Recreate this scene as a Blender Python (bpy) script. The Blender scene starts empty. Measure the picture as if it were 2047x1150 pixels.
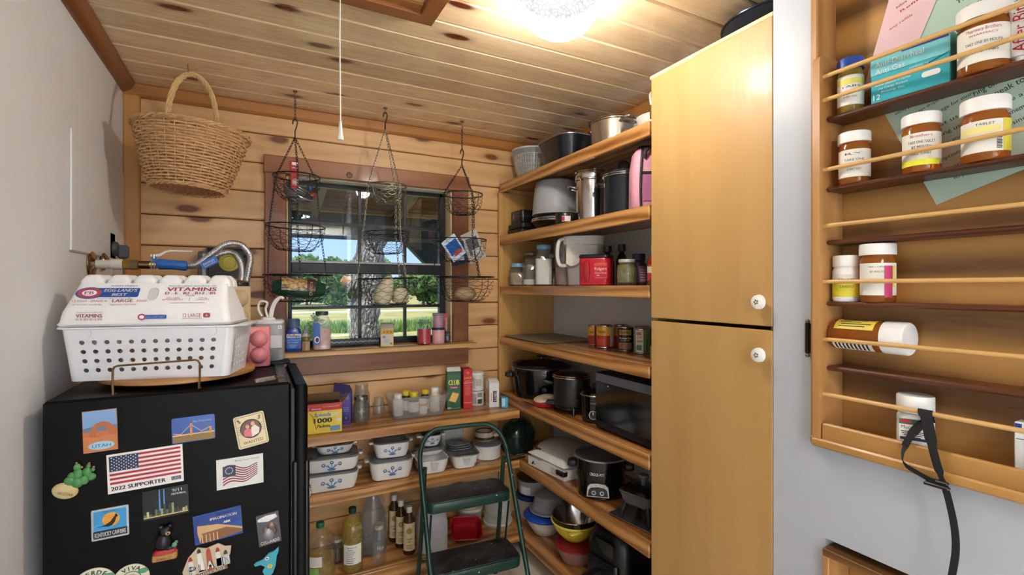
import bpy, bmesh, math, random
from mathutils import Vector, Matrix, Euler
pi = math.pi
RN = random.Random(7)
SC = bpy.context.scene
COL = SC.collection
# ---------------------------------------------------------------- camera, sky, sun, lamps, exposure
YAW = math.atan(513.5 / 980.0)
cam = bpy.data.cameras.new('camera'); camo = bpy.data.objects.new('camera', cam); COL.objects.link(camo)
cam.sensor_width = 36.0; cam.lens = 36.0 * 980.0 / 2047.0; cam.clip_start = 0.02; cam.clip_end = 500
camo.location = (0, 0, 1.51); camo.rotation_euler = (pi / 2, 0, -YAW)
SC.camera = camo
SC.view_settings.view_transform = 'Standard'; SC.view_settings.look = 'None'
SC.view_settings.gamma = 1.0; SC.view_settings.use_curve_mapping = False
SC.view_settings.exposure = 0.62
wd = bpy.data.worlds.new('sky'); SC.world = wd; wd.use_nodes = True
wn = wd.node_tree; wn.nodes.clear()
wo = wn.nodes.new('ShaderNodeOutputWorld'); wb = wn.nodes.new('ShaderNodeBackground'); wt = wn.nodes.new('ShaderNodeTexCoord'); wx = wn.nodes.new('ShaderNodeSeparateXYZ'); wr = wn.nodes.new('ShaderNodeValToRGB')
for (p_, c_), e_ in zip(((.30, (.30, .27, .18)), (.495, (.42, .42, .34)), (.505, (.42, .60, .90)), (.60, (.27, .47, .86)), (.95, (.12, .27, .66))), [wr.color_ramp.elements[0], wr.color_ramp.elements[1]] + [wr.color_ramp.elements.new(.5) for _ in range(3)]): e_.position = p_; e_.color = (*c_, 1)
wm = wn.nodes.new('ShaderNodeMath'); wm.operation = 'MULTIPLY_ADD'; wm.inputs[1].default_value = .5; wm.inputs[2].default_value = .5
wn.links.new(wt.outputs['Generated'], wx.inputs[0]); wn.links.new(wx.outputs[2], wm.inputs[0]); wn.links.new(wm.outputs[0], wr.inputs[0])
wb.inputs['Strength'].default_value = 1.0
wn.links.new(wr.outputs[0], wb.inputs['Color']); wn.links.new(wb.outputs[0], wo.inputs['Surface'])
def lamp(name, kind, loc, rot, energy, color, **kw):
    l = bpy.data.lights.new(name, kind); l.energy = energy; l.color = color
    for k, v in kw.items(): setattr(l, k, v)
    o = bpy.data.objects.new(name, l); COL.objects.link(o); o.location = loc; o.rotation_euler = rot
    return o
lamp('sun', 'SUN', (0, 20, 20), (math.radians(26), 0, math.radians(-35)), 3.4, (1.0, 0.95, 0.86), angle=0.01)
# two fill lamps added behind the camera to brighten the room, no such sources seen
lamp('rear_fill_panel', 'AREA', (0.35, -2.25, 1.55), (pi / 2, 0, pi), 315.0, (0.92, 0.97, 1.0), shape='RECTANGLE', size=2.2, size_y=1.6)
lamp('rear_fill_disc', 'AREA', (0.35, -0.9, 2.38), (0, 0, 0), 12.0, (0.97, 0.98, 1.0), shape='DISK', size=0.5)
GLOBE_W = 56.0
# ---------------------------------------------------------------- helpers
def lin(h):
    if isinstance(h, str):
        c = [int(h[i:i + 2], 16) / 255 for i in (0, 2, 4)]
        return tuple(x / 12.92 if x <= .04045 else ((x + .055) / 1.055) ** 2.4 for x in c)
    return tuple(h[:3])
class MB:
    def __init__(s, M=None): s.v = []; s.f = []; s.M = M
    def add(s, vs, fs):
        o = len(s.v)
        if s.M is not None: vs = [tuple(s.M @ Vector(v)) for v in vs]
        s.v.extend(vs); s.f.extend([tuple(i + o for i in f) for f in fs]); return s
    def box(s, x0, x1, y0, y1, z0, z1, b=0.0):
        if b <= 0:
            vs = [(x, y, z) for x in (x0, x1) for y in (y0, y1) for z in (z0, z1)]
            return s.add(vs, [(0, 1, 3, 2), (4, 6, 7, 5), (0, 4, 5, 1), (2, 3, 7, 6), (0, 2, 6, 4), (1, 5, 7, 3)])
        lo = (x0, y0, z0); hi = (x1, y1, z1); vs = []; idx = {}
        b = min(b, min(hi[i] - lo[i] for i in range(3)) * .49)
        for c in range(8):
            for a in range(3):
                p = []
                for k in range(3):
                    up = (c >> k) & 1; e = hi[k] if up else lo[k]
                    p.append(e if k == a else (e - b if up else e + b))
                idx[(c, a)] = len(vs); vs.append(tuple(p))
        fs = []
        for a in range(3):
            u, w = (a + 1) % 3, (a + 2) % 3
            for up in (0, 1):
                q = [idx[((up << a) | (i << u) | (j << w), a)] for i, j in ((0, 0), (1, 0), (1, 1), (0, 1))]
                fs.append(tuple(q if up else q[::-1]))
        for a in range(3):
            u, w = (a + 1) % 3, (a + 2) % 3
            for i in (0, 1):
                for j in (0, 1):
                    c0 = (i << u) | (j << w); c1 = c0 | (1 << a)
                    q = [idx[(c0, u)], idx[(c1, u)], idx[(c1, w)], idx[(c0, w)]]
                    fs.append(tuple(q if i == j else q[::-1]))
        for c in range(8):
            q = [idx[(c, 0)], idx[(c, 1)], idx[(c, 2)]]
            par = bin(c).count('1') % 2
            fs.append(tuple(q if par else q[::-1]))
        return s.add(vs, fs)
    def loft(s, secs, cap0=True, cap1=True):
        n = len(secs[0]); vs = [p for sec in secs for p in sec]; fs = []
        for i in range(len(secs) - 1):
            for k in range(n):
                k2 = (k + 1) % n
                fs.append((i * n + k, i * n + k2, (i + 1) * n + k2, (i + 1) * n + k))
        if cap0: fs.append(tuple(range(n))[::-1])
        if cap1: fs.append(tuple((len(secs) - 1) * n + k for k in range(n)))
        return s.add(vs, fs)
    def rr(s, secs, n=5, cap0=True, cap1=True):
        """rounded-rectangle sections (z, hx, hy, r[, cx, cy]) lofted upward"""
        out = []
        for q in secs:
            z, hx, hy, r = q[:4]; cx, cy = (q[4], q[5]) if len(q) > 4 else (0, 0)
            r = max(min(r, hx, hy), 1e-5); pts = []
            for (sx, sy, a0) in ((1, 1, 0), (-1, 1, pi / 2), (-1, -1, pi), (1, -1, 1.5 * pi)):
                for k in range(n + 1):
                    a = a0 + k * pi / 2 / n
                    pts.append((cx + sx * (hx - r) + r * math.cos(a), cy + sy * (hy - r) + r * math.sin(a), z))
            out.append(pts)
        return s.loft(out, cap0, cap1)
    def lathe(s, prof, seg=28, sy=1.0, cap=True):
        secs = [[(r * math.cos(2 * pi * k / seg), sy * r * math.sin(2 * pi * k / seg), z) for k in range(seg)] for r, z in [(max(r, 1e-5), z) for r, z in prof]]
        return s.loft(secs, cap, cap)
    def tube(s, pts, r, seg=8, closed=False, caps=True):
        P = [Vector(p) for p in pts]; n = len(P)
        rs = r if isinstance(r, (list, tuple)) else [r] * n
        secs = []; N = None
        for i in range(n):
            a = P[(i - 1) % n] if (closed or i > 0) else P[i]
            b = P[(i + 1) % n] if (closed or i < n - 1) else P[i]
            t = (b - a)
            if t.length < 1e-9: t = Vector((0, 0, 1))
            t.normalize()
            if N is None: N = t.orthogonal().normalized()
            else:
                N = N - t * N.dot(t)
                N = N.normalized() if N.length > 1e-6 else t.orthogonal().normalized()
            B = t.cross(N)
            secs.append([tuple(P[i] + (N * math.cos(2 * pi * k / seg) + B * math.sin(2 * pi * k / seg)) * rs[i]) for k in range(seg)])
        if closed:
            secs.append(secs[0]); return s.loft(secs, False, False)
        return s.loft(secs, caps, caps)
    def prism(s, pts, y0, y1):
        """polygon in x,z (seen from the front, -y) given thickness along y"""
        n = len(pts)
        vs = [(x, y0, z) for x, z in pts] + [(x, y1, z) for x, z in pts]
        area = sum(pts[i][0] * pts[(i + 1) % n][1] - pts[(i + 1) % n][0] * pts[i][1] for i in range(n))
        f0 = tuple(range(n)); f1 = tuple(range(2 * n - 1, n - 1, -1))
        if area < 0: f0, f1 = f0[::-1], f1[::-1]
        fs = [f0, f1] + [((i + 1) % n, i, n + i, n + (i + 1) % n) if area > 0 else (i, (i + 1) % n, n + (i + 1) % n, n + i) for i in range(n)]
        return s.add(vs, fs)
    def ball(s, c, r, sx=1, sy=1, sz=1, seg=14, rings=9):
        secs = []
        for i in range(rings + 1):
            a = -pi / 2 + pi * i / rings; q = max(math.cos(a), 1e-4)
            secs.append([(c[0] + sx * r * q * math.cos(2 * pi * k / seg), c[1] + sy * r * q * math.sin(2 * pi * k / seg), c[2] + sz * r * math.sin(a)) for k in range(seg)])
        return s.loft(secs)
    def arc(s, r, z0, z1, a0, a1, n=14, th=.0006, r1=None):
        """strip of print round a cylinder; angle 0 faces the front (-y), positive to the right"""
        r1 = r if r1 is None else r1
        vs = []
        for k in range(n + 1):
            a = a0 + (a1 - a0) * k / n
            for (rr_, z) in ((r, z0), (r1, z1), (r1 + th, z1), (r + th, z0)):
                vs.append((rr_ * math.sin(a), -rr_ * math.cos(a), z))
        fs = []
        for k in range(n):
            for j in range(4):
                j2 = (j + 1) % 4
                fs.append((k * 4 + j, k * 4 + j2, k * 4 + 4 + j2, k * 4 + 4 + j))
        fs += [(3, 2, 1, 0), (n * 4, n * 4 + 1, n * 4 + 2, n * 4 + 3)]
        return s.add(vs, fs)
    def mesh(s, name):
        me = bpy.data.meshes.new(name); me.from_pydata(s.v, [], s.f); me.validate()
        me.polygons.foreach_set('use_smooth', [True] * len(me.polygons))
        me.update()
        try: me.set_sharp_from_angle(angle=math.radians(38))
        except Exception: pass
        return me
def mk(): return MB()
def obj(name, mb, mat, parent=None, label=None, loc=None, rot=None, kind=None):
    me = mb if isinstance(mb, bpy.types.Mesh) else mb.mesh(name)
    o = bpy.data.objects.new(name, me); COL.objects.link(o)
    if mat is not None and len(me.materials) == 0: me.materials.append(mat)
    if parent is not None: o.parent = parent
    if loc: o.location = loc
    if rot: o.rotation_euler = rot
    if label: o['label'] = label
    if kind: o['kind'] = kind
    return o
def thing(name, label, cat, loc=(0, 0, 0), rz=0.0, group=None, rot=None):
    o = bpy.data.objects.new(name, None); COL.objects.link(o); o.empty_display_size = .02
    o.location = loc; o.rotation_euler = rot if rot else (0, 0, rz)
    o['label'] = label; o['category'] = cat
    if group: o['group'] = group
    return o
def struct(name, mb, mat):
    if mb is None:
        o = bpy.data.objects.new(name, None); COL.objects.link(o)
    else: o = obj(name, mb, mat)
    o['kind'] = 'structure'; return o
def copy_tree(o, parent=None, label=None, loc=None, rot=None):
    c = o.copy(); COL.objects.link(c)
    if parent is not None: c.parent = parent
    for ch in list(o.children): copy_tree(ch, c)
    if label: c['label'] = label
    if loc: c.location = loc
    if rot: c.rotation_euler = rot
    return c
def fa(x, y): return math.atan2(-x, y)
FONTCACHE = {}
def textmesh(body, size):
    k = (body, size)
    if k not in FONTCACHE:
        cu = bpy.data.curves.new('lettering', 'FONT'); cu.body = body; cu.size = size; cu.align_x = 'CENTER'; cu.resolution_u = 2
        ob = bpy.data.objects.new('lettering', cu); me = ob.to_mesh()
        vs = [tuple(v.co) for v in me.vertices]; fs = [tuple(p.vertices) for p in me.polygons]
        ob.to_mesh_clear(); bpy.data.objects.remove(ob); bpy.data.curves.remove(cu)
        FONTCACHE[k] = (vs, fs)
    return FONTCACHE[k]
def text(parent, body, h, mat, x=0, y=0, z=0, w=None, bend=None, slant=0.0, tilt=0.0, bold=0.0, M=None, name='lettering', align=0):
    """flat print facing -y, cap height about h, centred on x, baseline z; bend = radius of the cylinder it wraps"""
    vs, fs = textmesh(body, 1.0)
    if not vs: return None
    xs = [v[0] for v in vs]; wid = max(xs) - min(xs); mid = (max(xs) + min(xs)) / 2
    k = h / .70; kx = (w / wid) if w else k
    out = []
    for v in vs:
        px = (v[0] - mid) * kx + v[1] * k * slant; pz = v[1] * k
        if align: px += align * wid * kx / 2
        if tilt: px, pz = px * math.cos(tilt) - pz * math.sin(tilt), px * math.sin(tilt) + pz * math.cos(tilt)
        px += x; pz += z
        if bend: out.append((bend * math.sin(px / bend), -bend * math.cos(px / bend) + y, pz))
        else: out.append((px, y, pz))
    m = MB(M)
    m.add(out, fs)
    if bold:
        for d in (-bold, bold):
            m.add([(p[0] + d, p[1] - .00004, p[2]) for p in out], fs)
    return obj(name, m, mat, parent)
def flat(t, name, pts, mat, y, th=.0005, label=None):
    return obj(name, MB().prism(pts, y - th, y), mat, t, label)
def rect(w, h, cx=0, cz=0): return [(cx - w / 2, cz - h / 2), (cx + w / 2, cz - h / 2), (cx + w / 2, cz + h / 2), (cx - w / 2, cz + h / 2)]
def rrect(w, h, r, cx=0, cz=0, n=4):
    p = []
    for sx, sz, a0 in ((1, 1, 0), (-1, 1, pi / 2), (-1, -1, pi), (1, -1, 1.5 * pi)):
        for k in range(n + 1):
            a = a0 + k * pi / 2 / n; p.append((cx + sx * (w / 2 - r) + r * math.cos(a), cz + sz * (h / 2 - r) + r * math.sin(a)))
    return p
def oval(rx, rz, cx=0, cz=0, n=24): return [(cx + rx * math.cos(2 * pi * k / n), cz + rz * math.sin(2 * pi * k / n)) for k in range(n)]
def spline(P, n=8):
    P = [Vector(p) for p in P]; out = []
    for i in range(len(P) - 1):
        a = P[max(i - 1, 0)]; b = P[i]; c = P[i + 1]; d = P[min(i + 2, len(P) - 1)]
        for k in range(n):
            t = k / n
            out.append(tuple(.5 * ((2 * b) + (c - a) * t + (2 * a - 5 * b + 4 * c - d) * t * t + (3 * b - a - 3 * c + d) * t ** 3)))
    out.append(tuple(P[-1])); return out
# ---------------------------------------------------------------- materials
class NT:
    def __init__(s, name):
        s.m = bpy.data.materials.new(name); s.m.use_nodes = True; s.t = s.m.node_tree; s.t.nodes.clear()
        s.o = s.n('ShaderNodeOutputMaterial')
    def n(s, typ, **kw):
        nd = s.t.nodes.new(typ)
        for k, v in kw.items(): setattr(nd, k, v)
        return nd
    def l(s, a, b): s.t.links.new(a, b)
    def ramp(s, fac, stops, interp='LINEAR'):
        r = s.n('ShaderNodeValToRGB'); r.color_ramp.interpolation = interp
        el = r.color_ramp.elements
        while len(el) < len(stops): el.new(.5)
        for e, (p, c) in zip(el, stops): e.position = p; e.color = (*c, 1)
        s.l(fac, r.inputs[0]); return r.outputs[0]
    def mix(s, fac, a, b, mode='MIX'):
        m = s.n('ShaderNodeMix', data_type='RGBA', blend_type=mode)
        for sock, v in ((m.inputs[0], fac), (m.inputs[6], a), (m.inputs[7], b)):
            if isinstance(v, (int, float)): sock.default_value = v
            elif isinstance(v, tuple): sock.default_value = (*v, 1)
            else: s.l(v, sock)
        return m.outputs[2]
    def math(s, op, a, b=None, c=None):
        m = s.n('ShaderNodeMath', operation=op)
        for sock, v in zip(m.inputs, (a, b, c)):
            if v is None: continue
            if isinstance(v, (int, float)): sock.default_value = v
            else: s.l(v, sock)
        return m.outputs[0]
    def noise(s, vec, scale, detail=3, rough=.55, dist=0):
        n = s.n('ShaderNodeTexNoise'); n.inputs['Scale'].default_value = scale; n.inputs['Detail'].default_value = detail
        n.inputs['Roughness'].default_value = rough; n.inputs['Distortion'].default_value = dist
        if vec is not None: s.l(vec, n.inputs['Vector'])
        return n.outputs['Fac']
    def coords(s, scale=(1, 1, 1), rnd=0.0):
        tc = s.n('ShaderNodeTexCoord'); mp = s.n('ShaderNodeMapping'); mp.inputs['Scale'].default_value = scale
        src = tc.outputs['Object']
        if rnd:
            oi = s.n('ShaderNodeObjectInfo'); a = s.n('ShaderNodeVectorMath', operation='MULTIPLY_ADD')
            s.l(oi.outputs['Random'], a.inputs[0]); a.inputs[1].default_value = (rnd, rnd * .7, rnd * 1.3); s.l(src, a.inputs[2]); src = a.outputs[0]
        s.l(src, mp.inputs['Vector']); return mp.outputs[0]
    def pbr(s, col, rough, metal=0, spec=.5, coat=0, bump=None, bstr=.2, bdist=.002, sub=0, trans=0, emit=None, estr=0):
        p = s.n('ShaderNodeBsdfPrincipled')
        def put(k, v):
            if v is None: return
            if isinstance(v, tuple): p.inputs[k].default_value = (*v, 1)
            elif isinstance(v, (int, float)): p.inputs[k].default_value = v
            else: s.l(v, p.inputs[k])
        put('Base Color', col); put('Roughness', rough); put('Metallic', metal); put('Specular IOR Level', spec); put('Coat Weight', coat)
        p.inputs['Coat Roughness'].default_value = .12
        put('Transmission Weight', trans)
        if emit: put('Emission Color', emit); put('Emission Strength', estr)
        if bump is not None:
            b = s.n('ShaderNodeBump'); b.inputs['Strength'].default_value = bstr; b.inputs['Distance'].default_value = bdist
            s.l(bump, b.inputs['Height']); s.l(b.outputs[0], p.inputs['Normal'])
        return p
    def out(s, sh): s.l(sh, s.o.inputs['Surface']); return s.m
CACHE = {}
def P(col, rough=.5, metal=0.0, var=.10, vs=18.0, bump=0.0, bs=120.0, spec=.5, coat=0.0, stretch=(1, 1, 1)):
    """plain procedural paint / plastic / metal with slight mottling and wear"""
    key = (col, rough, metal, var, vs, bump, bs, spec, coat, stretch)
    if key in CACHE: return CACHE[key]
    t = NT('surface_' + (col if isinstance(col, str) else 'mix')); c = lin(col)
    v = t.coords(stretch, rnd=3.0); nz = t.noise(v, vs, 4, .6)
    dk = tuple(x * (1 - var) for x in c); lt = tuple(min(1, x * (1 + var * .6)) for x in c)
    cc = t.ramp(nz, [(.3, dk), (.7, lt)])
    rr_ = t.math('MULTIPLY_ADD', nz, .16, max(.02, rough - .08))
    p = t.pbr(cc, rr_, metal, spec, coat, bump=t.noise(v, bs, 3) if bump else None, bstr=bump)
    CACHE[key] = t.out(p.outputs[0]); return CACHE[key]
def glass(name, tint=(1, 1, 1), refl=1.0, rough=.02, body=0.0, bodycol=(1, 1, 1), wav=0.0):
    """thin clear wall: see-through with Fresnel shine; body adds a milky share"""
    if name in CACHE: return CACHE[name]
    t = NT(name); tr = t.n('ShaderNodeBsdfTransparent'); tr.inputs[0].default_value = (*tint, 1)
    gl = t.n('ShaderNodeBsdfGlossy'); gl.inputs['Roughness'].default_value = rough
    v = t.coords((1, 1, 1), rnd=2.0); nz = t.noise(v, 30.0, 2)
    lw = t.n('ShaderNodeLayerWeight'); lw.inputs[0].default_value = .5
    if wav:
        b = t.n('ShaderNodeBump'); b.inputs['Strength'].default_value = wav; b.inputs['Distance'].default_value = .004
        t.l(nz, b.inputs['Height']); t.l(b.outputs[0], gl.inputs['Normal']); t.l(b.outputs[0], lw.inputs['Normal'])
    fac = t.math('MULTIPLY_ADD', t.math('POWER', lw.outputs['Facing'], 3.6), .62 * refl, .035 * refl)
    base = tr.outputs[0]
    if body > 0:
        df = t.n('ShaderNodeBsdfDiffuse'); df.inputs[0].default_value = (*bodycol, 1)
        tl = t.n('ShaderNodeBsdfTranslucent'); tl.inputs[0].default_value = (*bodycol, 1)
        m0 = t.n('ShaderNodeMixShader'); m0.inputs[0].default_value = .4; t.l(df.outputs[0], m0.inputs[1]); t.l(tl.outputs[0], m0.inputs[2])
        m1 = t.n('ShaderNodeMixShader'); t.l(t.math('MULTIPLY_ADD', nz, .12, body - .06), m1.inputs[0])
        t.l(tr.outputs[0], m1.inputs[1]); t.l(m0.outputs[0], m1.inputs[2]); base = m1.outputs[0]
    m = t.n('ShaderNodeMixShader'); t.l(fac, m.inputs[0]); t.l(base, m.inputs[1]); t.l(gl.outputs[0], m.inputs[2])
    CACHE[name] = t.out(m.outputs[0]); return CACHE[name]
def wood(name, light, dark, knot='5a2e12', axis=0, fig=2.2, grain=26.0, rough=.42, coat=.0, knots=0.0, tone=.12, contrast=1.0, kscale=5.5, spec=.5, kflat=None, gw=.18):
    """board: figure stretched along one axis, fine grain, knots, each board its own tone"""
    t = NT(name); st = [1.0, 1.0, 1.0]; st[axis] = .11
    v = t.coords(tuple(st), rnd=9.0)
    n1 = t.noise(v, fig * 4.0, 3, .5, 1.2)
    w = t.n('ShaderNodeTexWave'); w.wave_type = 'RINGS'; w.rings_direction = 'XYZ'[axis]; w.inputs['Scale'].default_value = fig * 2.2
    w.inputs['Distortion'].default_value = 7.0; w.inputs['Detail'].default_value = 2.5; w.inputs['Detail Scale'].default_value = 1.2
    t.l(v, w.inputs['Vector'])
    n2 = t.noise(v, grain * 4.0, 4, .65)
    f = t.math('ADD', t.math('MULTIPLY', n1, .55), t.math('MULTIPLY', w.outputs['Fac'], .30 * contrast)); f = t.math('ADD', f, t.math('MULTIPLY', n2, gw)); f = t.math('ADD', f, (.18 - gw) * .5)
    L = lin(light); D = lin(dark); M_ = tuple((a * .62 + b * .38) for a, b in zip(L, D))
    c = t.ramp(f, [(.30, L), (.58, M_), (.92, D)])
    oi = t.n('ShaderNodeObjectInfo')
    mr = t.n('ShaderNodeMapRange'); t.l(oi.outputs['Random'], mr.inputs[0]); mr.inputs[3].default_value = 1 - tone; mr.inputs[4].default_value = 1 + tone
    cm = t.n('ShaderNodeCombineColor'); [t.l(mr.outputs[0], cm.inputs[i]) for i in range(3)]
    c = t.mix(1.0, c, cm.outputs[0], 'MULTIPLY')
    if knots:
        ks = [kscale] * 3; ks[axis] = kscale * .38
        if kflat is not None: ks[kflat] = 0.0
        kv = t.coords(tuple(ks), rnd=9.0); vo = t.n('ShaderNodeTexVoronoi'); vo.inputs['Scale'].default_value = 1.0
        if kflat is not None:
            vo.voronoi_dimensions = '2D'; sx_ = t.n('ShaderNodeSeparateXYZ'); cx_ = t.n('ShaderNodeCombineXYZ'); t.l(kv, sx_.inputs[0]); t.l(sx_.outputs[axis], cx_.inputs[0]); t.l(sx_.outputs[3 - axis - kflat], cx_.inputs[1]); kv = cx_.outputs[0]
        t.l(kv, vo.inputs['Vector'])
        kn = t.noise(kv, 3.0, 2); d = t.math('ADD', vo.outputs['Distance'], t.math('MULTIPLY', kn, .10))
        sel = t.math('GREATER_THAN', t.n('ShaderNodeSeparateColor').outputs[0], 1 - knots); sp = [n for n in t.t.nodes if n.bl_idname == 'ShaderNodeSeparateColor'][-1]
        t.l(vo.outputs['Color'], sp.inputs[0])
        km = t.ramp(d, [(.13, (1, 1, 1)), (.16, (.6, .6, .6)), (.19, (.22, .22, .22)), (.30, (0, 0, 0))])
        c = t.mix(t.math('MULTIPLY', km, sel), c, lin(knot))
    rg = t.math('MULTIPLY_ADD', n2, .18, rough - .09)
    p = t.pbr(c, rg, 0, spec, coat, bump=n2, bstr=.10, bdist=.001)
    return t.out(p.outputs[0])
PINE_CEIL = wood('ceiling_pine', 'eacfa6', 'c09464', '5e2a14', 0, 3.0, 22, .28, .5, .45, .14, .3, 6.4, kflat=2, gw=.05)
PINE_LOG = wood('log_siding_pine', 'dcb07a', 'b07f4a', '74421e', 0, 2.6, 18, .42, .12, .32, .10, .5, 6.2, kflat=1, gw=.07)
PINE_POST = wood('corner_post_pine', 'c08a4c', '8f5a2a', '4a2410', 2, 1.6, 20, .45, .1, .2, .06)
CASING = wood('casing_brown_pine', '9a6238', '5e3217', '2e1408', 0, 1.6, 22, .45, .1, .25, .08, kflat=1)
CASING_V = wood('casing_brown_pine_upright', '965c36', '5a3018', '2e1408', 2, 1.6, 22, .45, .1, .2, .08)
JAMB = wood('jamb_pale_pine', 'e6cda2', 'c8a66e', '8a5a30', 2, 1.4, 22, .5, 0, .1, .05)
SILLW = wood('sill_pine', 'cfa468', '97683a', '5a2e12', 0, 1.4, 22, .45, .1, .1, .05)
TRIMW = wood('dark_trim_wood', '8f552c', '552b12', '2a1206', 1, 1.6, 22, .35, .2, .1, .06)
CROWNW = wood('crown_wood', 'b57a3c', '855020', '3a1a08', 0, 1.6, 22, .4, .15, .25, .06)
SHELFW = wood('shelf_oiled_pine_depth', 'd09a5c', '7c4618', '55280c', 1, 3.4, 26, .30, .25, .12, .06, 1.5, 4.5)
SHELFX = wood('shelf_oiled_pine_along', 'd09c5e', '824c1e', '55280c', 0, 3.4, 26, .30, .25, .12, .06, 1.5, 4.5)
PANELW = wood('honey_panel', 'c89a58', 'ac7f40', '7a4a1a', 2, 2.2, 24, .40, .1, .0, .03, .5)
BIRCH = wood('birch_ply_door', 'c39b60', 'ac8248', '8a5a2a', 2, 1.4, 30, .46, .06, .12, .04, .4, 3.0)
RACKW = wood('rack_golden_pine', 'c08e4c', '64401a', '5a2e12', 1, 1.3, 20, .36, .2, .0, .05, 1.7)
RACKV = wood('rack_golden_pine_upright', 'c4935a', '8e5e30', '5a2e12', 2, 2.2, 22, .36, .2, .0, .05)
WALNUT = wood('dark_walnut', '5e3018', '34160a', '1e0c04', 1, 1.6, 26, .40, .1, .0, .06)
DOWEL = wood('dowel_birch', 'dcb070', 'b98a4a', '8a5a2a', 1, 1.5, 30, .40, .1, .0, .04, .4)
BOARDW = wood('round_board_wood', 'b98650', '8a5a2e', '5a2e12', 0, 1.6, 24, .45, 0, .0, .04)
WALLP = P('e2e3e4', .55, var=.03, vs=3, bump=.05, bs=60)
WHITE = P('eeeeec', .42, var=.04); BLACK = P('0e0e10', .38, var=.2); BLACKG = P('0a0a0c', .18, var=.2); STEEL = P('c8c8c8', .16, 1.0, var=.06); BRASS = P('b08a4a', .28, 1.0)
DKGREY = P('2c2e32', .5); GREY = P('8a8c8e', .45); PAPER = P('e9e6dc', .7, var=.04); INK = P('1c1a20', .6); RED = P('b01620', .4); BLUE = P('1b46a4', .4); NAVY = P('16204a', .45)
CLEAR = glass('clear_glass'); PLAST = glass('clear_plastic', (.97, .97, .97), .8, .08, .16, (.9, .9, .9)); FROST = glass('frosted_plastic', (.95, .95, .95), .5, .25, .55, (.88, .88, .86))
SMOKE = glass('smoked_glass', (.42, .44, .46), 1.2, .03); LIDG = glass('lid_glass', (.78, .81, .84), 1.2, .04, .16, (.6, .63, .66)); AMBER = glass('amber_plastic', (.86, .36, .06), .8, .08, .42, (.80, .30, .05))
OILG = glass('oil', (.97, .88, .34), .7, .03, .30, (.86, .70, .16)); BROWNG = glass('brown_glass', (.30, .14, .05), 1.0, .03, .55, (.16, .07, .02))
# ---------------------------------------------------------------- setting: room shell
XL, XR, XF, YB, ZC = -0.51, 1.70, 1.31, 2.70, 2.41
struct('floor', MB().box(-3.2, 3.2, -3.0, 2.86, -.10, 0), P('d9d2c2', .35, var=.08, vs=6))
struct('wall_left', MB().box(XL - .12, XL, -2.6, 2.84, 0, ZC + .1), WALLP)
struct('wall_right', MB().box(XR, XR + .12, .70, 2.84, 0, ZC + .1), WALLP)
# wall flush with the cupboard doors, with a hole for the medicine rack and one for the lower cupboard
RY0, RY1, RZ0, RZ1 = .02, .785, 1.10, 2.37
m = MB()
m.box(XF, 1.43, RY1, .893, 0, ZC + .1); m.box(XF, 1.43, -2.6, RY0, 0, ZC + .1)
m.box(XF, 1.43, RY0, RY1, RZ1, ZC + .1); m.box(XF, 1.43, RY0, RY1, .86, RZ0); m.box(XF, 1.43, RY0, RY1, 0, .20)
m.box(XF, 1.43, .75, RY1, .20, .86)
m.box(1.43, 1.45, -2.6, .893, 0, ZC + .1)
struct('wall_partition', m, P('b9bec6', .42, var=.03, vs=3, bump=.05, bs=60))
m = MB(); m.box(-3.2, -.75, -2.75, -2.6, 0, 2.5); m.box(1.45, 3.2, -2.75, -2.6, 0, 2.5); m.box(-.75, 1.45, -2.75, -2.6, 0, .75); m.box(-.75, 1.45, -2.75, -2.6, 2.35, 2.5)
struct('wall_rear', m, WALLP)
# log wall: sheathing with a window hole, horizontal boards proud of it
WX0, WX1, WZ0, WZ1 = .135, 1.02, 1.17, 2.085
DARKJ = P('3a2412', .8)
m = MB(); m.box(-3.2, WX0, 2.715, 2.84, -.1, 2.6); m.box(WX1, 3.2, 2.715, 2.84, -.1, 2.6); m.box(WX0, WX1, 2.715, 2.84, -.1, WZ0); m.box(WX0, WX1, 2.715, 2.84, WZ1, 2.6)
wall_back = struct('wall_back', m, DARKJ)
def board(x0, x1, z0, z1, par):
    m = MB(); g = .0022; b = .005; yf = YB; yb = 2.722
    prof = [(yb, z0 + g), (yf + b, z0 + g), (yf, z0 + g + b), (yf, z1 - g - b), (yf + b, z1 - g), (yb, z1 - g)]
    m.loft([[(x, y, z) for y, z in prof] for x in (x0, x1)])
    obj('board', m, PINE_LOG, par)
zs = [2.41, 2.266, 2.122, 1.98, 1.84, 1.70, 1.56, 1.42, 1.283, 1.143, 1.003, .863, .723, .583, .443, .303, .163, .02]
for z1, z0 in zip(zs[:-1], zs[1:]):
    if z1 > 2.16 or z1 < 1.15: board(XL + .005, XR - .01, z0, z1, wall_back)
    else: board(XL + .005, .05, z0, z1, wall_back); board(1.105, XR - .01, z0, z1, wall_back)
struct('trim_1', MB().box(XL, -.45, 2.672, 2.71, 0, 2.36, .005), PINE_POST)
struct('trim_2', MB().box(XL, XR, 2.665, 2.71, 2.352, 2.41, .008), CROWNW)
m = MB(); a = [(XL + .048 * math.cos(q) - .004, ZC - .002 - .048 * math.sin(q)) for q in [i * pi / 2 / 6 for i in range(7)]]
prof = [(XL - .001, ZC)] + a
m.loft([[(x, y, z) for x, z in prof] for y in (-2.6, 2.668)]); struct('trim_3', m, TRIMW)
struct('trim_4', MB().box(XR - .03, XR, .9, 2.66, 2.35, 2.41, .006), CROWNW)
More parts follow.
